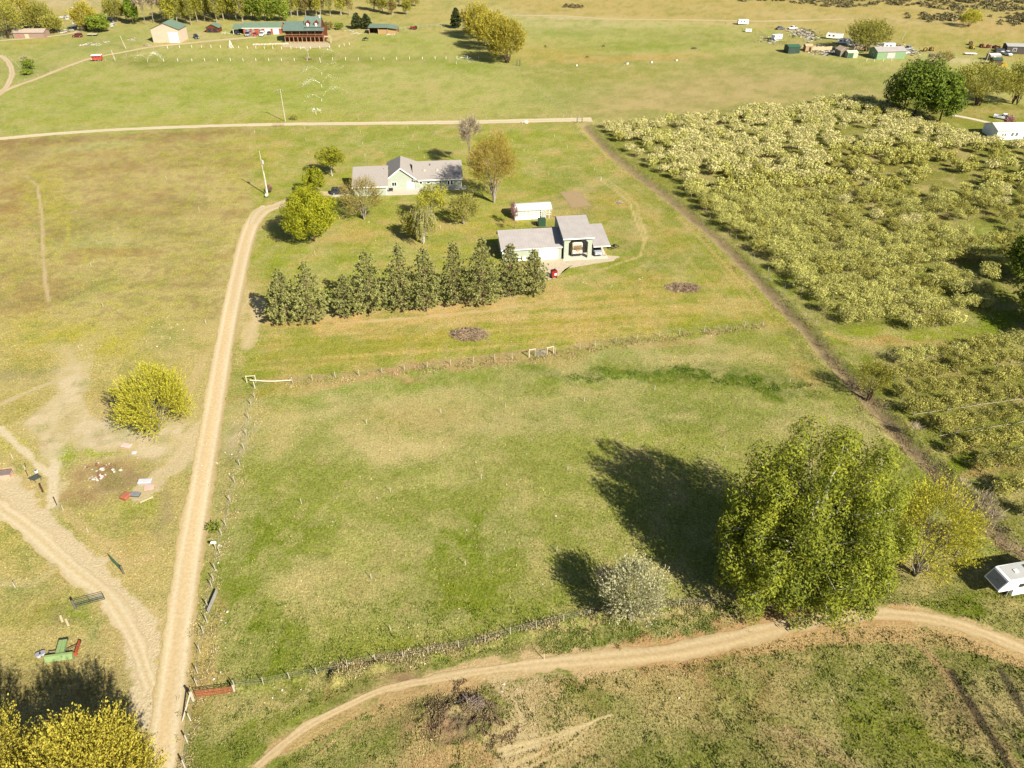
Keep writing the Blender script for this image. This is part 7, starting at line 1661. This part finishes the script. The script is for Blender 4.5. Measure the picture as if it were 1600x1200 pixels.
for p, lab in (((302, 1096), 'pale gate post left of the rusty red gate'), ((366.5, 1081), 'pale gate post right of the rusty red gate')):
    t = thing('gate_post', lab, 'post', (*G(*p), 0), 0)
    MB().tube((0, 0, -.2), (0, 0, 1.9 if p[0] < 350 else 1.4), .13, .12, 8).build('post', POSTW, t); MB().tube((0, 0, 1.9 if p[0] < 350 else 1.4), (0, 0, 1.93 if p[0] < 350 else 1.43), .14, .1, 8).build('cap', POSTD, t)
X, Y = G(303, 1093); o = MB().tube((0, 0, 1.55), (-.35, -2.7, .1), .09, .09, 6).build('brace_pole', POSTW, None); o.location = (X, Y, 0); tag(o, 'slanting pale pole bracing the left post of the rusty red gate', 'brace pole')
X, Y = G(329, 945); o = MB().box(-.03, -1.4, .1, .03, 1.9, .85).build('mesh_panel', paint(A(190, 186, 180), .5, wear=.3), None); o.location = (X + .25, Y, 0); o.rotation_euler = (0, 0, math.radians(-2)); tag(o, 'grey wire mesh panel leaning in the roadside fence', 'fence panel')
t = thing('mailbox_post', 'white bucket on a pale post at the edge of the gravel road', 'mailbox', (*G(337.5, 858), gzf(*G(337.5, 858))), 0)
MB().tube((0, 0, 0), (0, 0, 1.15), .06, .06, 7).build('post', BW, t); MB().tube((-.4, 0, 1.25), (.25, 0, 1.25), .17, .17, 10).build('box', WHITE, t)
t = thing('entry_posts', 'pair of dark railed posts where the back lane meets the ditch', 'gate posts', (*G(901.5, 192), 0), 0)
MB().tube((0, 0, 0), (0, 0, 2.0), .14, .13, 7).build('post', POSTD, t); MB().tube((1.7, 0, 0), (1.7, 0, 1.8), .14, .13, 7).build('post', POSTD, t); MB().tube((0, 0, 1.3), (1.7, 0, 1.3), .05, .05, 6).build('rail', POSTD, t)
t = thing('entry_posts', 'pair of dark posts at the corner where the two far pastures meet', 'gate posts', (*G(808, 103), 0), 0)
MB().tube((0, 0, 0), (0, 0, 2.2), .2, .18, 7).build('post', POSTD, t); MB().tube((1.2, 0, 0), (1.2, 0, 2.2), .2, .18, 7).build('post', POSTD, t)

# ------------------------------------------------------------------ irrigation
def riser_mesh():
    return MB().tube((0, 0, 0), (0, 0, .95), .045, .04, 6).mesh('pipe', paint(A(236, 232, 214), .5)), MB().tube((0, 0, .95), (0, 0, 1.08), .07, .05, 6).mesh('sprinkler_head', paint(A(190, 180, 150), .5))
RM_ = riser_mesh()
RL = {'pasture': 'thin white irrigation riser standing in the lower pasture', 'lot': 'thin white irrigation riser on the grass around the house', 'north': 'white irrigation riser in the field left of the gravel road', 'orch': 'short white stake on the grass strip beside the orchard'}
RG = {'pasture': 'irrigation risers in the lower pasture', 'lot': 'irrigation risers around the house', 'north': 'irrigation risers left of the gravel road', 'orch': 'white stakes beside the orchard'}
def rz4(l, ox, oy, s): return [(ox + a / s, oy + b / s) for a, b in l]
RIS = {'pasture': [(471, 787), (610, 769), (752, 748), (580, 904), (727, 883), (870, 862), (887, 735), (1013, 718), (1132, 704), (913, 627), (1023, 610), (790, 637), (689, 646), (573, 662), (1234, 598), (1331, 672), (610, 985), (850, 1030)],
       'lot': rz4([(387, 90), (733, 115), (1030, 85), (1195, 64), (393, 160), (747, 185), (1062, 138), (408, 243), (762, 260), (1098, 210), (1132, 270), (450, 872), (1233, 708), (72, 110)], 380, 180, 4) + rz4([(400, 165), (475, 228), (547, 297), (630, 376), (745, 209), (915, 346), (665, 136), (345, 110)], 700, 180, 4),
       'north': rz4([(1040, 400), (570, 945), (645, 1196), (1245, 595)], 0, 180, 4) + [(322, 506), (24, 918), (20, 716), (40, 735), (99, 797), (138, 832)],
       'orch': [(1109, 342), (1118, 336), (1150, 374), (1165, 389), (1200, 424), (1240, 444), (1275, 507)]}
for k, L in RIS.items():
    for p in L:
        X, Y = G(*p); t = thing('irrigation_riser', RL[k], 'irrigation riser', (X, Y, gzf(X, Y)), 0, RG[k]); link('pipe', RM_[0], t); link('sprinkler_head', RM_[1], t)
# white pipes under the lower orchard rows
def orch_pipe(a, b, lab):
    A0 = G(*a); B0 = G(*b); L = math.hypot(B0[0] - A0[0], B0[1] - A0[1]) * 1.6
    t = thing('irrigation_pipe', lab, 'irrigation pipe', (*A0, 0), math.atan2(B0[1] - A0[1], B0[0] - A0[0]))
    pts = []; n = int(L / 1.6)
    for k in range(n + 1): pts.append((k * 1.6, random.uniform(-.08, .08), .5 + random.uniform(-.06, .06)))
    MB().path(pts, .035, 6).build('pipe', paint(A(206, 190, 166), .6), t)
    for k in range(1, int(L / 3.2)): MB().tube((k * 3.2, 0, 0), (k * 3.2 + .1, 0, .95 + (k % 3) * .1), .06, .05, 6).build('painted_stake', paint(A(206, 192, 166), .7), t)
for a, b, l in (((1388, 582), (1416, 579), 'short white pipe at the top of the lower orchard block'), ((1395, 618), (1436, 612), 'second white pipe from the top of the lower orchard block'), ((1427, 651), (1600, 626), 'long white pipe under the third visible row of the lower orchard block'),
                ((1465, 685), (1600, 662), 'long white pipe under the row just above the orchard corner trees'), ((1502, 725), (1600, 702), 'white pipe under the fifth row, right of the yellow tree'), ((1543, 765), (1600, 749), 'white pipe under the sixth row near the right edge'), ((1589, 808), (1612, 800), 'white pipe stub nearest the parked trailer')):
    orch_pipe(a, b, l)
# running sprinklers: droplets thrown in arcs
WAT = N('water_drops'); WAT.b.inputs['Base Color'].default_value = (.8, .83, .85, 1); WAT.b.inputs['Roughness'].default_value = .3; WAT = WAT.m
def sprinkler(label, p, jets):
    X, Y = G(*p); t = thing('field_sprinkler', label, 'sprinkler', (X, Y, 0), 0, None)
    MB().tube((0, 0, 0), (0, 0, 1.0), .05, .05, 6).build('riser', WHITE, t)
    Vs = []
    for (az, R, dens) in jets:
        n = int(110 * dens); u = rng.random(n) ** .7; a = math.radians(az) + rng.normal(0, .1, n) * (.5 + u)
        x = np.cos(a) * R * u; y = np.sin(a) * R * u; z = 1.0 + 4 * R * .28 * u * (1 - u) * .9 + rng.normal(0, .55, n) * u - u * .9
        P = np.stack([x, y, np.maximum(z, .05)], 1)
        V, _ = leaves(P, .075, None); Vs.append(V)
    V = np.concatenate(Vs); o = link('water_spray', np_mesh('water_spray', V, np.arange(len(V)).reshape(-1, 4), WAT), t); o['kind'] = 'stuff'
sprinkler('running sprinkler throwing water both ways left of the long white post row', (231, 97), [(150, 8, 1), (75, 9, 2), (60, 8, 1)])
sprinkler('running sprinkler throwing one jet up-right in front of the log house', (501, 98), [(72, 14, 1)])
sprinkler('topmost running sprinkler with two jets in the north pasture', (503, 117), [(165, 9, 1.3), (50, 12, .8)])
sprinkler('second running sprinkler with a broad left plume in the north pasture', (503, 137), [(165, 8, 1.6), (160, 9, 1.2), (65, 11, 1)])
sprinkler('third running sprinkler with a tall right jet in the north pasture', (503, 159), [(172, 7, .9), (58, 13, 1.3)])
sprinkler('lowest running sprinkler with a small plume in the north pasture', (494, 179), [(120, 4, 1), (60, 3, .7)])
sprinkler('running sprinkler near the golden trees with a low white plume', (713, 100), [(35, 7, 1), (20, 8, .9)])
sprinkler('sprinkler on the lot below the back lane near the garden plot', (939, 282), [(120, 1.6, .12)])

# ------------------------------------------------------------------ brush piles, junk
def brush_pile(label, p, hw, hd, h, seed, n=520, mat=None):
    r = np.random.default_rng(seed); X, Y = G(*p); t = thing('brush_pile', label, 'brush pile', (X, Y, 0), 0)
    core = MB(); core.blob((0, 0, 0), (hw * .85, hd * .85, h * .7), 14, 7, .25); core.build('debris_core', paint(A(120, 98, 72), .95, wear=.4, sc_=4), t)
    mb = MB()
    for k in range(n):
        a = r.uniform(0, 6.28); q = r.random() ** .5; x, y = math.cos(a) * hw * q, math.sin(a) * hd * q
        z = h * (1 - q * q) * r.uniform(.6, 1.15) + .05; b = a + r.normal(0, .9); l = r.uniform(.4, 1.5)
        mb.tube((x - math.cos(b) * l / 2, y - math.sin(b) * l / 2, max(.03, z + r.normal(0, .15))), (x + math.cos(b) * l / 2, y + math.sin(b) * l / 2, max(.02, z - .2 + r.normal(0, .2))), .045, .02, 3, False)
    o = mb.build('sticks', mat or paint(A(190, 164, 132), .9, wear=.4, sc_=3), t); o['kind'] = 'stuff'
brush_pile('oval pile of cut branches below the row of pines', (733, 523), 3.9, 2.6, 1.0, 300)
brush_pile('oval pile of cut branches near the ditch, right of the garage', (1067, 450), 3.9, 2.2, .9, 301)
brush_pile('little heap of ash and white sticks above the brush pile near the ditch', (968, 317), .9, .6, .3, 302, 60, paint(A(226, 214, 196), .8))
brush_pile('grey heap of branches on the rough mound in the foreground', (735, 1103), 2.0, 1.2, .9, 303, 260, paint(A(160, 142, 124), .9, wear=.4, sc_=3))
brush_pile('heap of brown branches left in the far middle pasture', (1084, 76), 1.6, 1.2, .8, 304, 60)
t = thing('farm_harrow', 'dark rusty tined farm implement on the bare soil right of the lean-to', 'farm machine', (*G(958, 388), 0), math.radians(35))
for k in range(3): MB().box(-1.2, -.8 + k * .7, .45, 1.2, -.72 + k * .7, .55).build('frame_bar', DARK, t)
for k in range(3): MB().box(-1.1 + k * 1.05, -.85, .5, -1.0 + k * 1.05, .75, .6).build('cross_bar', DARK, t)
for k in range(10): MB().tube((-1.0 + (k % 5) * .5, -.75 + (k // 5) * .7, .5), (-1.1 + (k % 5) * .5, -.85 + (k // 5) * .7, 0), .04, .02, 5).build('tine', POSTD, t)
for s in (-.9, .9): MB().tube((s, .8, .3), (s * 1.1, .8, .3), .3, .3, 10).build('wheel', TYRE, t)
# junk left of the road
def slab(name, label, cat, p, sx, sy, h, rz, col, z=0.0, extra=None):
    t = thing(name, label, cat, (*G(*p), z), math.radians(rz)); m = paint(col, .8, wear=.25, sc_=3)
    MB().box(-sx / 2, -sy / 2, 0, sx / 2, sy / 2, h * .88).build('base', m, t)
    MB().frus([(-sx / 2 - .04, -sy / 2 - .04, h * .883), (sx / 2 + .04, -sy / 2 - .04, h * .883), (sx / 2 + .04, sy / 2 + .04, h * .883), (-sx / 2 - .04, sy / 2 + .04, h * .883)],
              [(-sx / 2, -sy / 2, h), (sx / 2 - .05, -sy / 2, h), (sx / 2, sy / 2 - .06, h * 1.05), (-sx / 2, sy / 2, h)]).build('top', paint(extra or col, .8, wear=.25, sc_=3), t)
    return t
slab('crate', 'reddish brown wooden crate lying in the grass left of the road', 'crate', (197, 777), 1.0, 1.3, .5, -20, A(186, 104, 76), 0, A(196, 120, 90))
slab('crate', 'low blue-grey box beside the reddish crate', 'box', (212, 774), 1.3, .8, .4, -5, A(110, 110, 112), 0, A(150, 152, 156))
slab('sheet_pile', 'white and grey sheeting heaped near the road', 'sheeting', (227, 754), 1.9, .9, .4, 5, A(190, 192, 200), 0, A(232, 230, 232))
slab('sheet_pile', 'pink and white panel lying against the white sheeting', 'sheeting', (233, 762), 1.3, 1.0, .12, 15, A(228, 190, 172), 0, A(240, 200, 184))
slab('sheet_pile', 'faded pink panel lying under the edge of the lone yellow-green tree', 'sheeting', (198, 698), 1.5, .9, .35, -12, A(226, 180, 164), 0, A(240, 214, 200))
slab('tarp_pile', 'small mauve and white bundle below the lone yellow-green tree', 'bundle', (210, 708), .7, .5, .2, 10, A(200, 190, 204), 0, A(236, 232, 236))
t = thing('dog_house', 'grey and pink little kennel with a rusty red rail at the left edge', 'kennel', (*G(10, 745), 0), math.radians(12))
MB().box(-.7, -.45, 0, .7, .5, .7).build('box', paint(A(226, 184, 160), .8), t); MB().box(-.78, -.5, .703, .78, .58, .8).build('roof', paint(A(150, 134, 128), .8, wear=.3, sc_=4), t)
for s in (-.85, .85): MB().tube((s, .55, 0), (s, .55, 1.0), .04, .04, 6).build('rail_post', paint(A(170, 78, 56), .8), t)
MB().tube((-.85, .55, 1), (.85, .55, 1), .04, .04, 6).build('rail', paint(A(170, 78, 56), .8), t)
t = thing('tarp_table', 'low table covered by a dark blotched sheet left of the farm track', 'table', (*G(58, 750), 0), math.radians(-8))
MB().frus([(-.95, -.5, .66), (.3, -.85, .66), (.95, .1, .66), (-.2, .75, .66)], [(-.95, -.5, .72), (.3, -.85, .72), (.95, .1, .72), (-.2, .75, .72)]).build('tabletop', paint(A(92, 98, 88), .8, wear=.6, sc_=6), t)
for x, y in ((-.7, -.4), (.25, -.65), (.7, .05), (-.15, .55)): MB().box(x - .04, y - .04, 0, x + .04, y + .04, .66).build('leg', POSTD, t)
t = thing('bucket', 'small white and black bucket behind the dark sheet table', 'bucket', (*G(57, 738), 0), 0)
MB().tube((0, 0, 0), (0, 0, .4), .2, .24, 10).build('pail', WHITE, t); MB().tube((0, 0, .4), (0, 0, .42), .2, .2, 10).build('lid', DARK, t)
for p, q, lab in (((67, 769), (62, 756), 'thick dark leaning post below the dark sheet table'), ((89, 790), (86, 777), 'dark slender post beside the farm track fork'), ((43, 743), (40, 735), 'thin rusty stake left of the dark sheet table'), ((40, 729), (38, 726), 'short black stake left of the farm track')):
    X, Y = G(*p); H = max(.6, HGT(p[0], p[1], q[1]) * 1.0)
    t = thing('old_post', lab, 'post', (X, Y, 0), 0); r_ = .14 if 'thick' in lab else .06
    MB().tube((0, 0, -.1), (0, .1, H), r_, r_ * .9, 7).build('post', paint(A(84, 58, 40), .9), t); MB().tube((0, .1, H), (0, .1, H + .03), r_, r_ * .5, 7).build('cap', DARK, t)
# scraps: uncountable litter
def scraps(name, label, spots, cols, size=.25):
    for c in cols:
        mb = MB()
        for (x, y, sx, sy, n) in spots:
            for _ in range(n):
                X, Y = G(random.gauss(x, sx), random.gauss(y, sy)); s = size * random.uniform(.4, 1.4); a = random.uniform(0, 3)
                h = random.uniform(.05, .25); ca, sa = math.cos(a) * s, math.sin(a) * s
                b = [(X - ca, Y - sa, 0), (X + sa * .6, Y - ca * .6, 0), (X + ca, Y + sa, 0), (X - sa * .6, Y + ca * .6, 0)]
                z0 = gzf(X, Y)
                mb.frus([(p[0], p[1], z0 + .01) for p in b], [(p[0], p[1], z0 + h * random.uniform(.4, 1)) for p in b])
        tag(mb.build(name, paint(c, .8), None), label + (' in a pale colour' if c[0] > .3 else ' in dull brown'), kind='stuff')
scraps('scrap_litter', 'broken white and rusty scraps scattered on the brown weeds left of the road', [(152, 748, 6, 2, 14), (168, 731, 12, 4, 14), (158, 743, 3, 1.5, 8)], [A(240, 236, 228), A(150, 104, 76)], .22)
scraps('junk_heap', 'long heap of assorted junk in the far right yard', [(1252, 52, 10, 3, 70), (1268, 58, 8, 3, 50), (1290, 80, 14, 3, 60), (1205, 62, 10, 3, 30), (1280, 74, 12, 2, 40), (1340, 72, 6, 2, 30), (1395, 72, 8, 2, 30), (1425, 82, 8, 2, 26), (1245, 46, 12, 1, 20), (1300, 84, 10, 1.5, 40), (1370, 70, 10, 1.5, 24)], [A(232, 228, 220), A(128, 106, 84), A(60, 54, 50)], .7)
scraps('junk_heap', 'scattered pale debris in the far left field', [(144, 69, 7, 1.5, 30), (128, 70, 3, .8, 10), (166, 66, 4, 1, 12), (206, 62, 4, 1.2, 14), (230, 70, 4, 1, 8)], [A(232, 222, 206), A(150, 130, 110)], .5)
scraps('junk_heap', 'white junk and covered things behind the left grove', [(101, 27, 5, 1.5, 24), (116, 37, 2, 4, 20), (98, 49, 5, 1.2, 18), (173, 27, 4, 3, 26), (176, 36, 3, 3, 20), (112, 44, 5, 1.5, 16), (115, 14, 3, 2, 6)], [A(244, 240, 232), A(120, 116, 112)], 1.0)
scraps('junk_heap', 'pale clutter beside the loafing shed and log house', [(556, 52, 5, 1.2, 16), (548, 48, 4, 1, 8), (610, 54, 5, 1, 12), (472, 75, 6, .8, 10), (620, 50, 4, 1, 6), (352, 52, 4, 1.5, 10)], [A(240, 234, 222)], .5)
scraps('ground_stones', 'pale stones and bones scattered in the grass', [(1003, 436, 3, 1, 4), (917, 442, 3, 1, 3), (950, 446, 3, 1, 3), (630, 345, 60, 20, 4), (900, 102, 50, 2, 5), (1010, 100, 60, 4, 6), (950, 42, 60, 1, 6), (860, 540, 200, 60, 10), (680, 800, 180, 80, 16), (250, 520, 20, 14, 20), (780, 1075, 20, 10, 6), (450, 1080, 20, 6, 5), (340, 720, 12, 20, 14), (340, 960, 8, 60, 14), (1250, 1040, 120, 40, 10)], [A(236, 226, 204)], .14)
for i, (p, s_) in enumerate((((980, 100), .5), ((1018, 98), .4), ((1057, 95), .4), ((901, 103), .3))):
    t = thing('water_trough', ['white water tub in the middle of the far right pasture, largest of the row', 'white water tub right of the largest one in the far pasture', 'rightmost small white tub of the far pasture row', 'leftmost small white tub of the far pasture row'][i], 'tub', (*G(*p), 0), 0)
    MB().tube((0, 0, 0), (0, 0, .6), s_, s_ * 1.1, 12).build('tub_body', WHITE, t); MB().tube((0, 0, .6), (0, 0, .62), s_ * .95, s_ * .95, 12).build('water', GLASS, t)
t = thing('rock_block', 'white rock beside the back lane above the garage lot', 'rock', (*G(822, 192.5), 0), 0)
MB().blob((0, 0, .3), (.9, .6, .5), 9, 6, .3).build('stone', paint(A(240, 232, 214), .9), t); MB().blob((-1.2, .3, .2), (.5, .4, .3), 8, 5, .3).build('stone', paint(A(226, 216, 196), .9), t)
# retaining stones beside the log house
t = thing('stone_bank', 'pale stacked stone retaining bank left of the log house', 'stone wall', (*G(396, 71), 0), math.radians(8))
for k in range(26):
    MB().blob((k * .62, random.uniform(-.2, .2) + (k % 2) * .4, .25), (.5, .4, random.uniform(.35, .6)), 7, 4, .25).build('stone', paint(A(226, 210, 184), .9), t)
# playset
t = thing('play_frame', 'white tipi-like frame beside the upper lane', 'frame', (*G(361, 75), 0), 0)
for k in range(6):
    a = k * 1.05; MB().tube((1.1 * math.cos(a), 1.1 * math.sin(a), 0), (.08 * math.cos(a), .08 * math.sin(a), 3.2), .06, .05, 6).build('leg', WHITE, t)
MB().tube((0, 0, 1.6), (0, 0, 1.75), .55, .5, 8).build('hoop', WHITE, t)
t = thing('lawn_windmill', 'small pale garden windmill on a reddish mound in front of the log house', 'windmill', (*G(482, 93), 0), 0)
for k in range(4):
    a = k * 1.57 + .7; MB().tube((.5 * math.cos(a), .5 * math.sin(a), 0), (.1 * math.cos(a), .1 * math.sin(a), 4.0), .06, .05, 5).build('leg', POSTW, t)
for k in range(8):
    a = k * .785; MB().frus([(.1 * math.cos(a), -.2, 4.2 + .1 * math.sin(a)), (.8 * math.cos(a), -.2, 4.2 + .8 * math.sin(a)), (.8 * math.cos(a + .3), -.16, 4.2 + .8 * math.sin(a + .3)), (.1 * math.cos(a + .3), -.16, 4.2 + .1 * math.sin(a + .3))],
        [(.1 * math.cos(a), -.17, 4.2 + .1 * math.sin(a)), (.8 * math.cos(a), -.17, 4.2 + .8 * math.sin(a)), (.8 * math.cos(a + .3), -.13, 4.2 + .8 * math.sin(a + .3)), (.1 * math.cos(a + .3), -.13, 4.2 + .1 * math.sin(a + .3))]).build('blade', POSTW, t)
brush_pile('reddish weedy mound at the foot of the garden windmill', (482, 93), 1.6, 1.1, .7, 305, 60, paint(A(150, 100, 66), .9))
# stable-side pipe
# horse: skinned body
def skin_body(pts, edges, rad, name, mat, parent, root=0):
    me = bpy.data.meshes.new(name); me.from_pydata(pts, edges, []); o = link(name, me, parent)
    me.materials.append(mat)
    md = o.modifiers.new('skin', 'SKIN'); md.use_smooth_shade = True
    for v, r in zip(me.skin_vertices[0].data, rad): v.radius = (r, r); v.use_root = False
    me.skin_vertices[0].data[root].use_root = True
    s = o.modifiers.new('sub', 'SUBSURF'); s.levels = 1; s.render_levels = 1
    return o
def quadruped(name, label, cat, p, rz, s, mat, graze=True):
    t = thing(name, label, cat, (*G(*p), 0), rz); t.scale = (s, s, s)
    P = [(-.7, 0, 1.2), (0, 0, 1.15), (.65, 0, 1.2), (1.05, 0, 1.35 if not graze else 1.0), (1.35, 0, 1.75 if not graze else .5), (1.6, 0, 1.6 if not graze else .2)]
    E = [(0, 1), (1, 2), (2, 3), (3, 4), (4, 5)]; R = [.38, .38, .36, .22, .15, .09]
    for sy in (-.17, .17):
        n = len(P); P += [(-.75, sy, .95), (-.62, sy, .72), (-.85, sy, .5), (-.8, sy, .05)]; E += [(0, n), (n, n + 1), (n + 1, n + 2), (n + 2, n + 3)]; R += [.15, .11, .065, .05]
        n = len(P); P += [(.62, sy, .8), (.64, sy, .48), (.62, sy, .05)]; E += [(2, n), (n, n + 1), (n + 1, n + 2)]; R += [.12, .065, .05]
    skin_body(P, E, R, 'body', mat, t, 1)
    MB().tube((-.98, 0, 1.3), (-1.1, 0, .6), .07, .03, 6).build('tail', mat, t)
quadruped('horse', 'black horse grazing in front of the loafing shed', 'horse', (572, 64), math.radians(185), 1.15, paint((.012, .01, .01), .5))
for i, p in enumerate(((852, 74), (943, 74), (917, 91))):
    quadruped('grazing_calf', ['small dark animal grazing at the left of the far pasture', 'small dark animal grazing in the middle of the far pasture', 'small dark animal grazing nearest the row of white tubs'][i], 'calf', p, random.uniform(0, 6), .62, paint((.03, .025, .02), .7))

# ------------------------------------------------------------------ grass that stands up from the turf
def grass_tufts(n, region, size, name, label, hmul=1.0, var=.3, tone=None, filt=None):
    xs = []; 
    P = np.empty((0, 2))
    while len(P) < n:
        sx = rng.uniform(region[0], region[2], n * 2); sy = region[1] + (region[3] - region[1]) * rng.random(n * 2)
        u = (sx - 800) / FPX; v = (sy - 600) / FPX; t_ = CH / (st + v * ct)
        X = u * t_; Y = (ct - v * st) * t_
        k = np.ones(len(X), bool) if filt is None else filt(X, Y, sx, sy)
        P = np.concatenate([P, np.stack([X[k], Y[k]], 1)])
    P = P[:n]; X, Y = P[:, 0], P[:, 1]
    C = ground_color(X, Y)
    z = gz(X, Y)
    a = rng.uniform(0, 6.283, n); h = size * hmul * rng.uniform(.4, 1.3, n); w = size * rng.uniform(.25, .6, n)
    lean = rng.normal(0, .35, (n, 2)) * h[:, None]
    B = np.stack([X, Y, z - .02], 1); d = np.stack([np.cos(a) * w, np.sin(a) * w, np.zeros(n)], 1)
    T = B + np.stack([lean[:, 0], lean[:, 1], h], 1)
    V = np.stack([B - d, B + d, T], 1).reshape(-1, 3)
    f = np.clip(1 + rng.normal(.05, var, n), .4, 1.9)
    C = C * f[:, None]
    g = rng.random(n) < .3; C[g] = C[g] * .6 + np.array(A(196, 184, 116)) * .4
    g = rng.random(n) < .25; C[g] = C[g] * .5 + np.array(A(110, 140, 44)) * .5
    if tone is not None: C = C * .35 + np.array(tone) * .65 * f[:, None]
    m = N('grass_blades'); at = m.n('ShaderNodeAttribute', attribute_name='Col'); m.col(at.outputs['Color']); m.b.inputs['Specular IOR Level'].default_value = .1
    me = np_mesh(name, V, np.arange(len(V)).reshape(-1, 3), m.m, cols=np.repeat(np.clip(C, 0, 1), 3, 0))
    tag(link(name, me), label, kind='stuff')
def offroad(X, Y, sx, sy):
    rd = seg_dist(X, Y, [G(*p) for p in [(250, 1330), (252, 1200), (272, 1050), (291, 900), (312, 770), (334, 640), (352, 530), (372, 430), (388, 366), (404, 335)]]) > 2.3
    t1 = seg_dist(X, Y, [G(*p) for p in TR1]) > 1.7
    t2 = seg_dist(X, Y, [G(*p) for p in [(-120, 720), (-30, 775), (40, 822), (110, 885), (165, 930), (205, 990), (236, 1075)]]) > 1.9
    bare = ground_color(X, Y).sum(1) < 1.12 * KALB * 1.15
    return rd & t1 & t2 & bare
grass_tufts(210000, (-20, 560, 1620, 1225), .17, 'grass', 'short pasture grass and weeds covering the near fields', 1.0, .22, None, offroad)
def clumpy(X, Y, sx, sy):
    return offroad(X, Y, sx, sy) & (fbm(X * .9, Y * .9, 97, 3) > .6)
grass_tufts(14000, (300, 940, 1620, 1225), .24, 'weed_clumps', 'dark green weed clumps dotted over the foreground field', 1.0, .3, A(104, 124, 46), clumpy)
grass_tufts(9000, (390, 600, 1400, 1060), .2, 'weed_clumps', 'straw coloured grass clumps in the lower pasture', .9, .3, A(206, 192, 132), lambda X, Y, sx, sy: offroad(X, Y, sx, sy) & (fbm(X * .5, Y * .5, 98, 4) > .58))
grass_tufts(70000, (-20, 200, 1620, 600), .2, 'grass', 'short grass covering the house lot and the field beside it', .9, .25, None, offroad)
def near_line(pts, w0, w1, off=0):
    gp = [G(*p) for p in pts]
    return lambda X, Y, sx, sy: (lambda d: (d < w1) & (d > w0))(seg_dist(X, Y, gp) + rng.normal(0, .35, len(X)) + 3.0 * w1 * (fbm(X * .45, Y * .45, 95, 3) - .5)) & (fbm(X * .8, Y * .8, 96, 3) > .46)
grass_tufts(6000, (500, 920, 1180, 1075), .2, 'dry_grass', 'tall dry grass standing along the bottom pasture fence', 1.3, .3, A(206, 186, 142), near_line(SFEN_PX, -.9, .7))
grass_tufts(6000, (380, 500, 1200, 610), .2, 'dry_grass', 'tall dry grass standing along the fence between lot and pasture', 1.2, .3, A(206, 180, 136), near_line([(457, 600), (632, 582), (826, 562), (995, 535), (1192, 510)], -.5, .7))
grass_tufts(11000, (900, 195, 1620, 880), .17, 'dry_grass', 'tall dry weeds standing along the ditch', 1.1, .3, A(184, 160, 124), near_line(DITCH_PX, .7, 1.9))
grass_tufts(6000, (275, 620, 410, 1225), .17, 'dry_grass', 'tall dry weeds between the gravel road and the roadside fence', 1.3, .3, A(204, 184, 140), near_line([(398, 622), (381, 702), (353, 822), (337, 892), (324, 973), (309, 1052), (295, 1130), (285, 1220)], -.5, 1.2))
grass_tufts(6500, (840, 930, 1200, 1040), .17, 'rank_grass', 'rank dark green grass on the bank below the silvery bush', 1.0, .4, A(140, 160, 66), near_line([(860, 1003), (930, 993), (1000, 980), (1080, 970), (1140, 960)], -.5, 1.6))
grass_tufts(6000, (860, 540, 1330, 640), .2, 'rank_grass', 'band of rank green grass crossing the top of the lower pasture', 1.0, .35, A(122, 150, 58), near_line([(890, 592), (960, 587), (1050, 580), (1130, 590), (1210, 602), (1270, 606)], -.5, 1.1))
grass_tufts(5000, (560, 1060, 840, 1225), .2, 'dead_weeds', 'grey-brown dead weeds matted over the foreground mound', 1.2, .35, A(160, 136, 108), near_line([(680, 1110), (720, 1095), (760, 1110), (780, 1140)], -.5, 1.6))
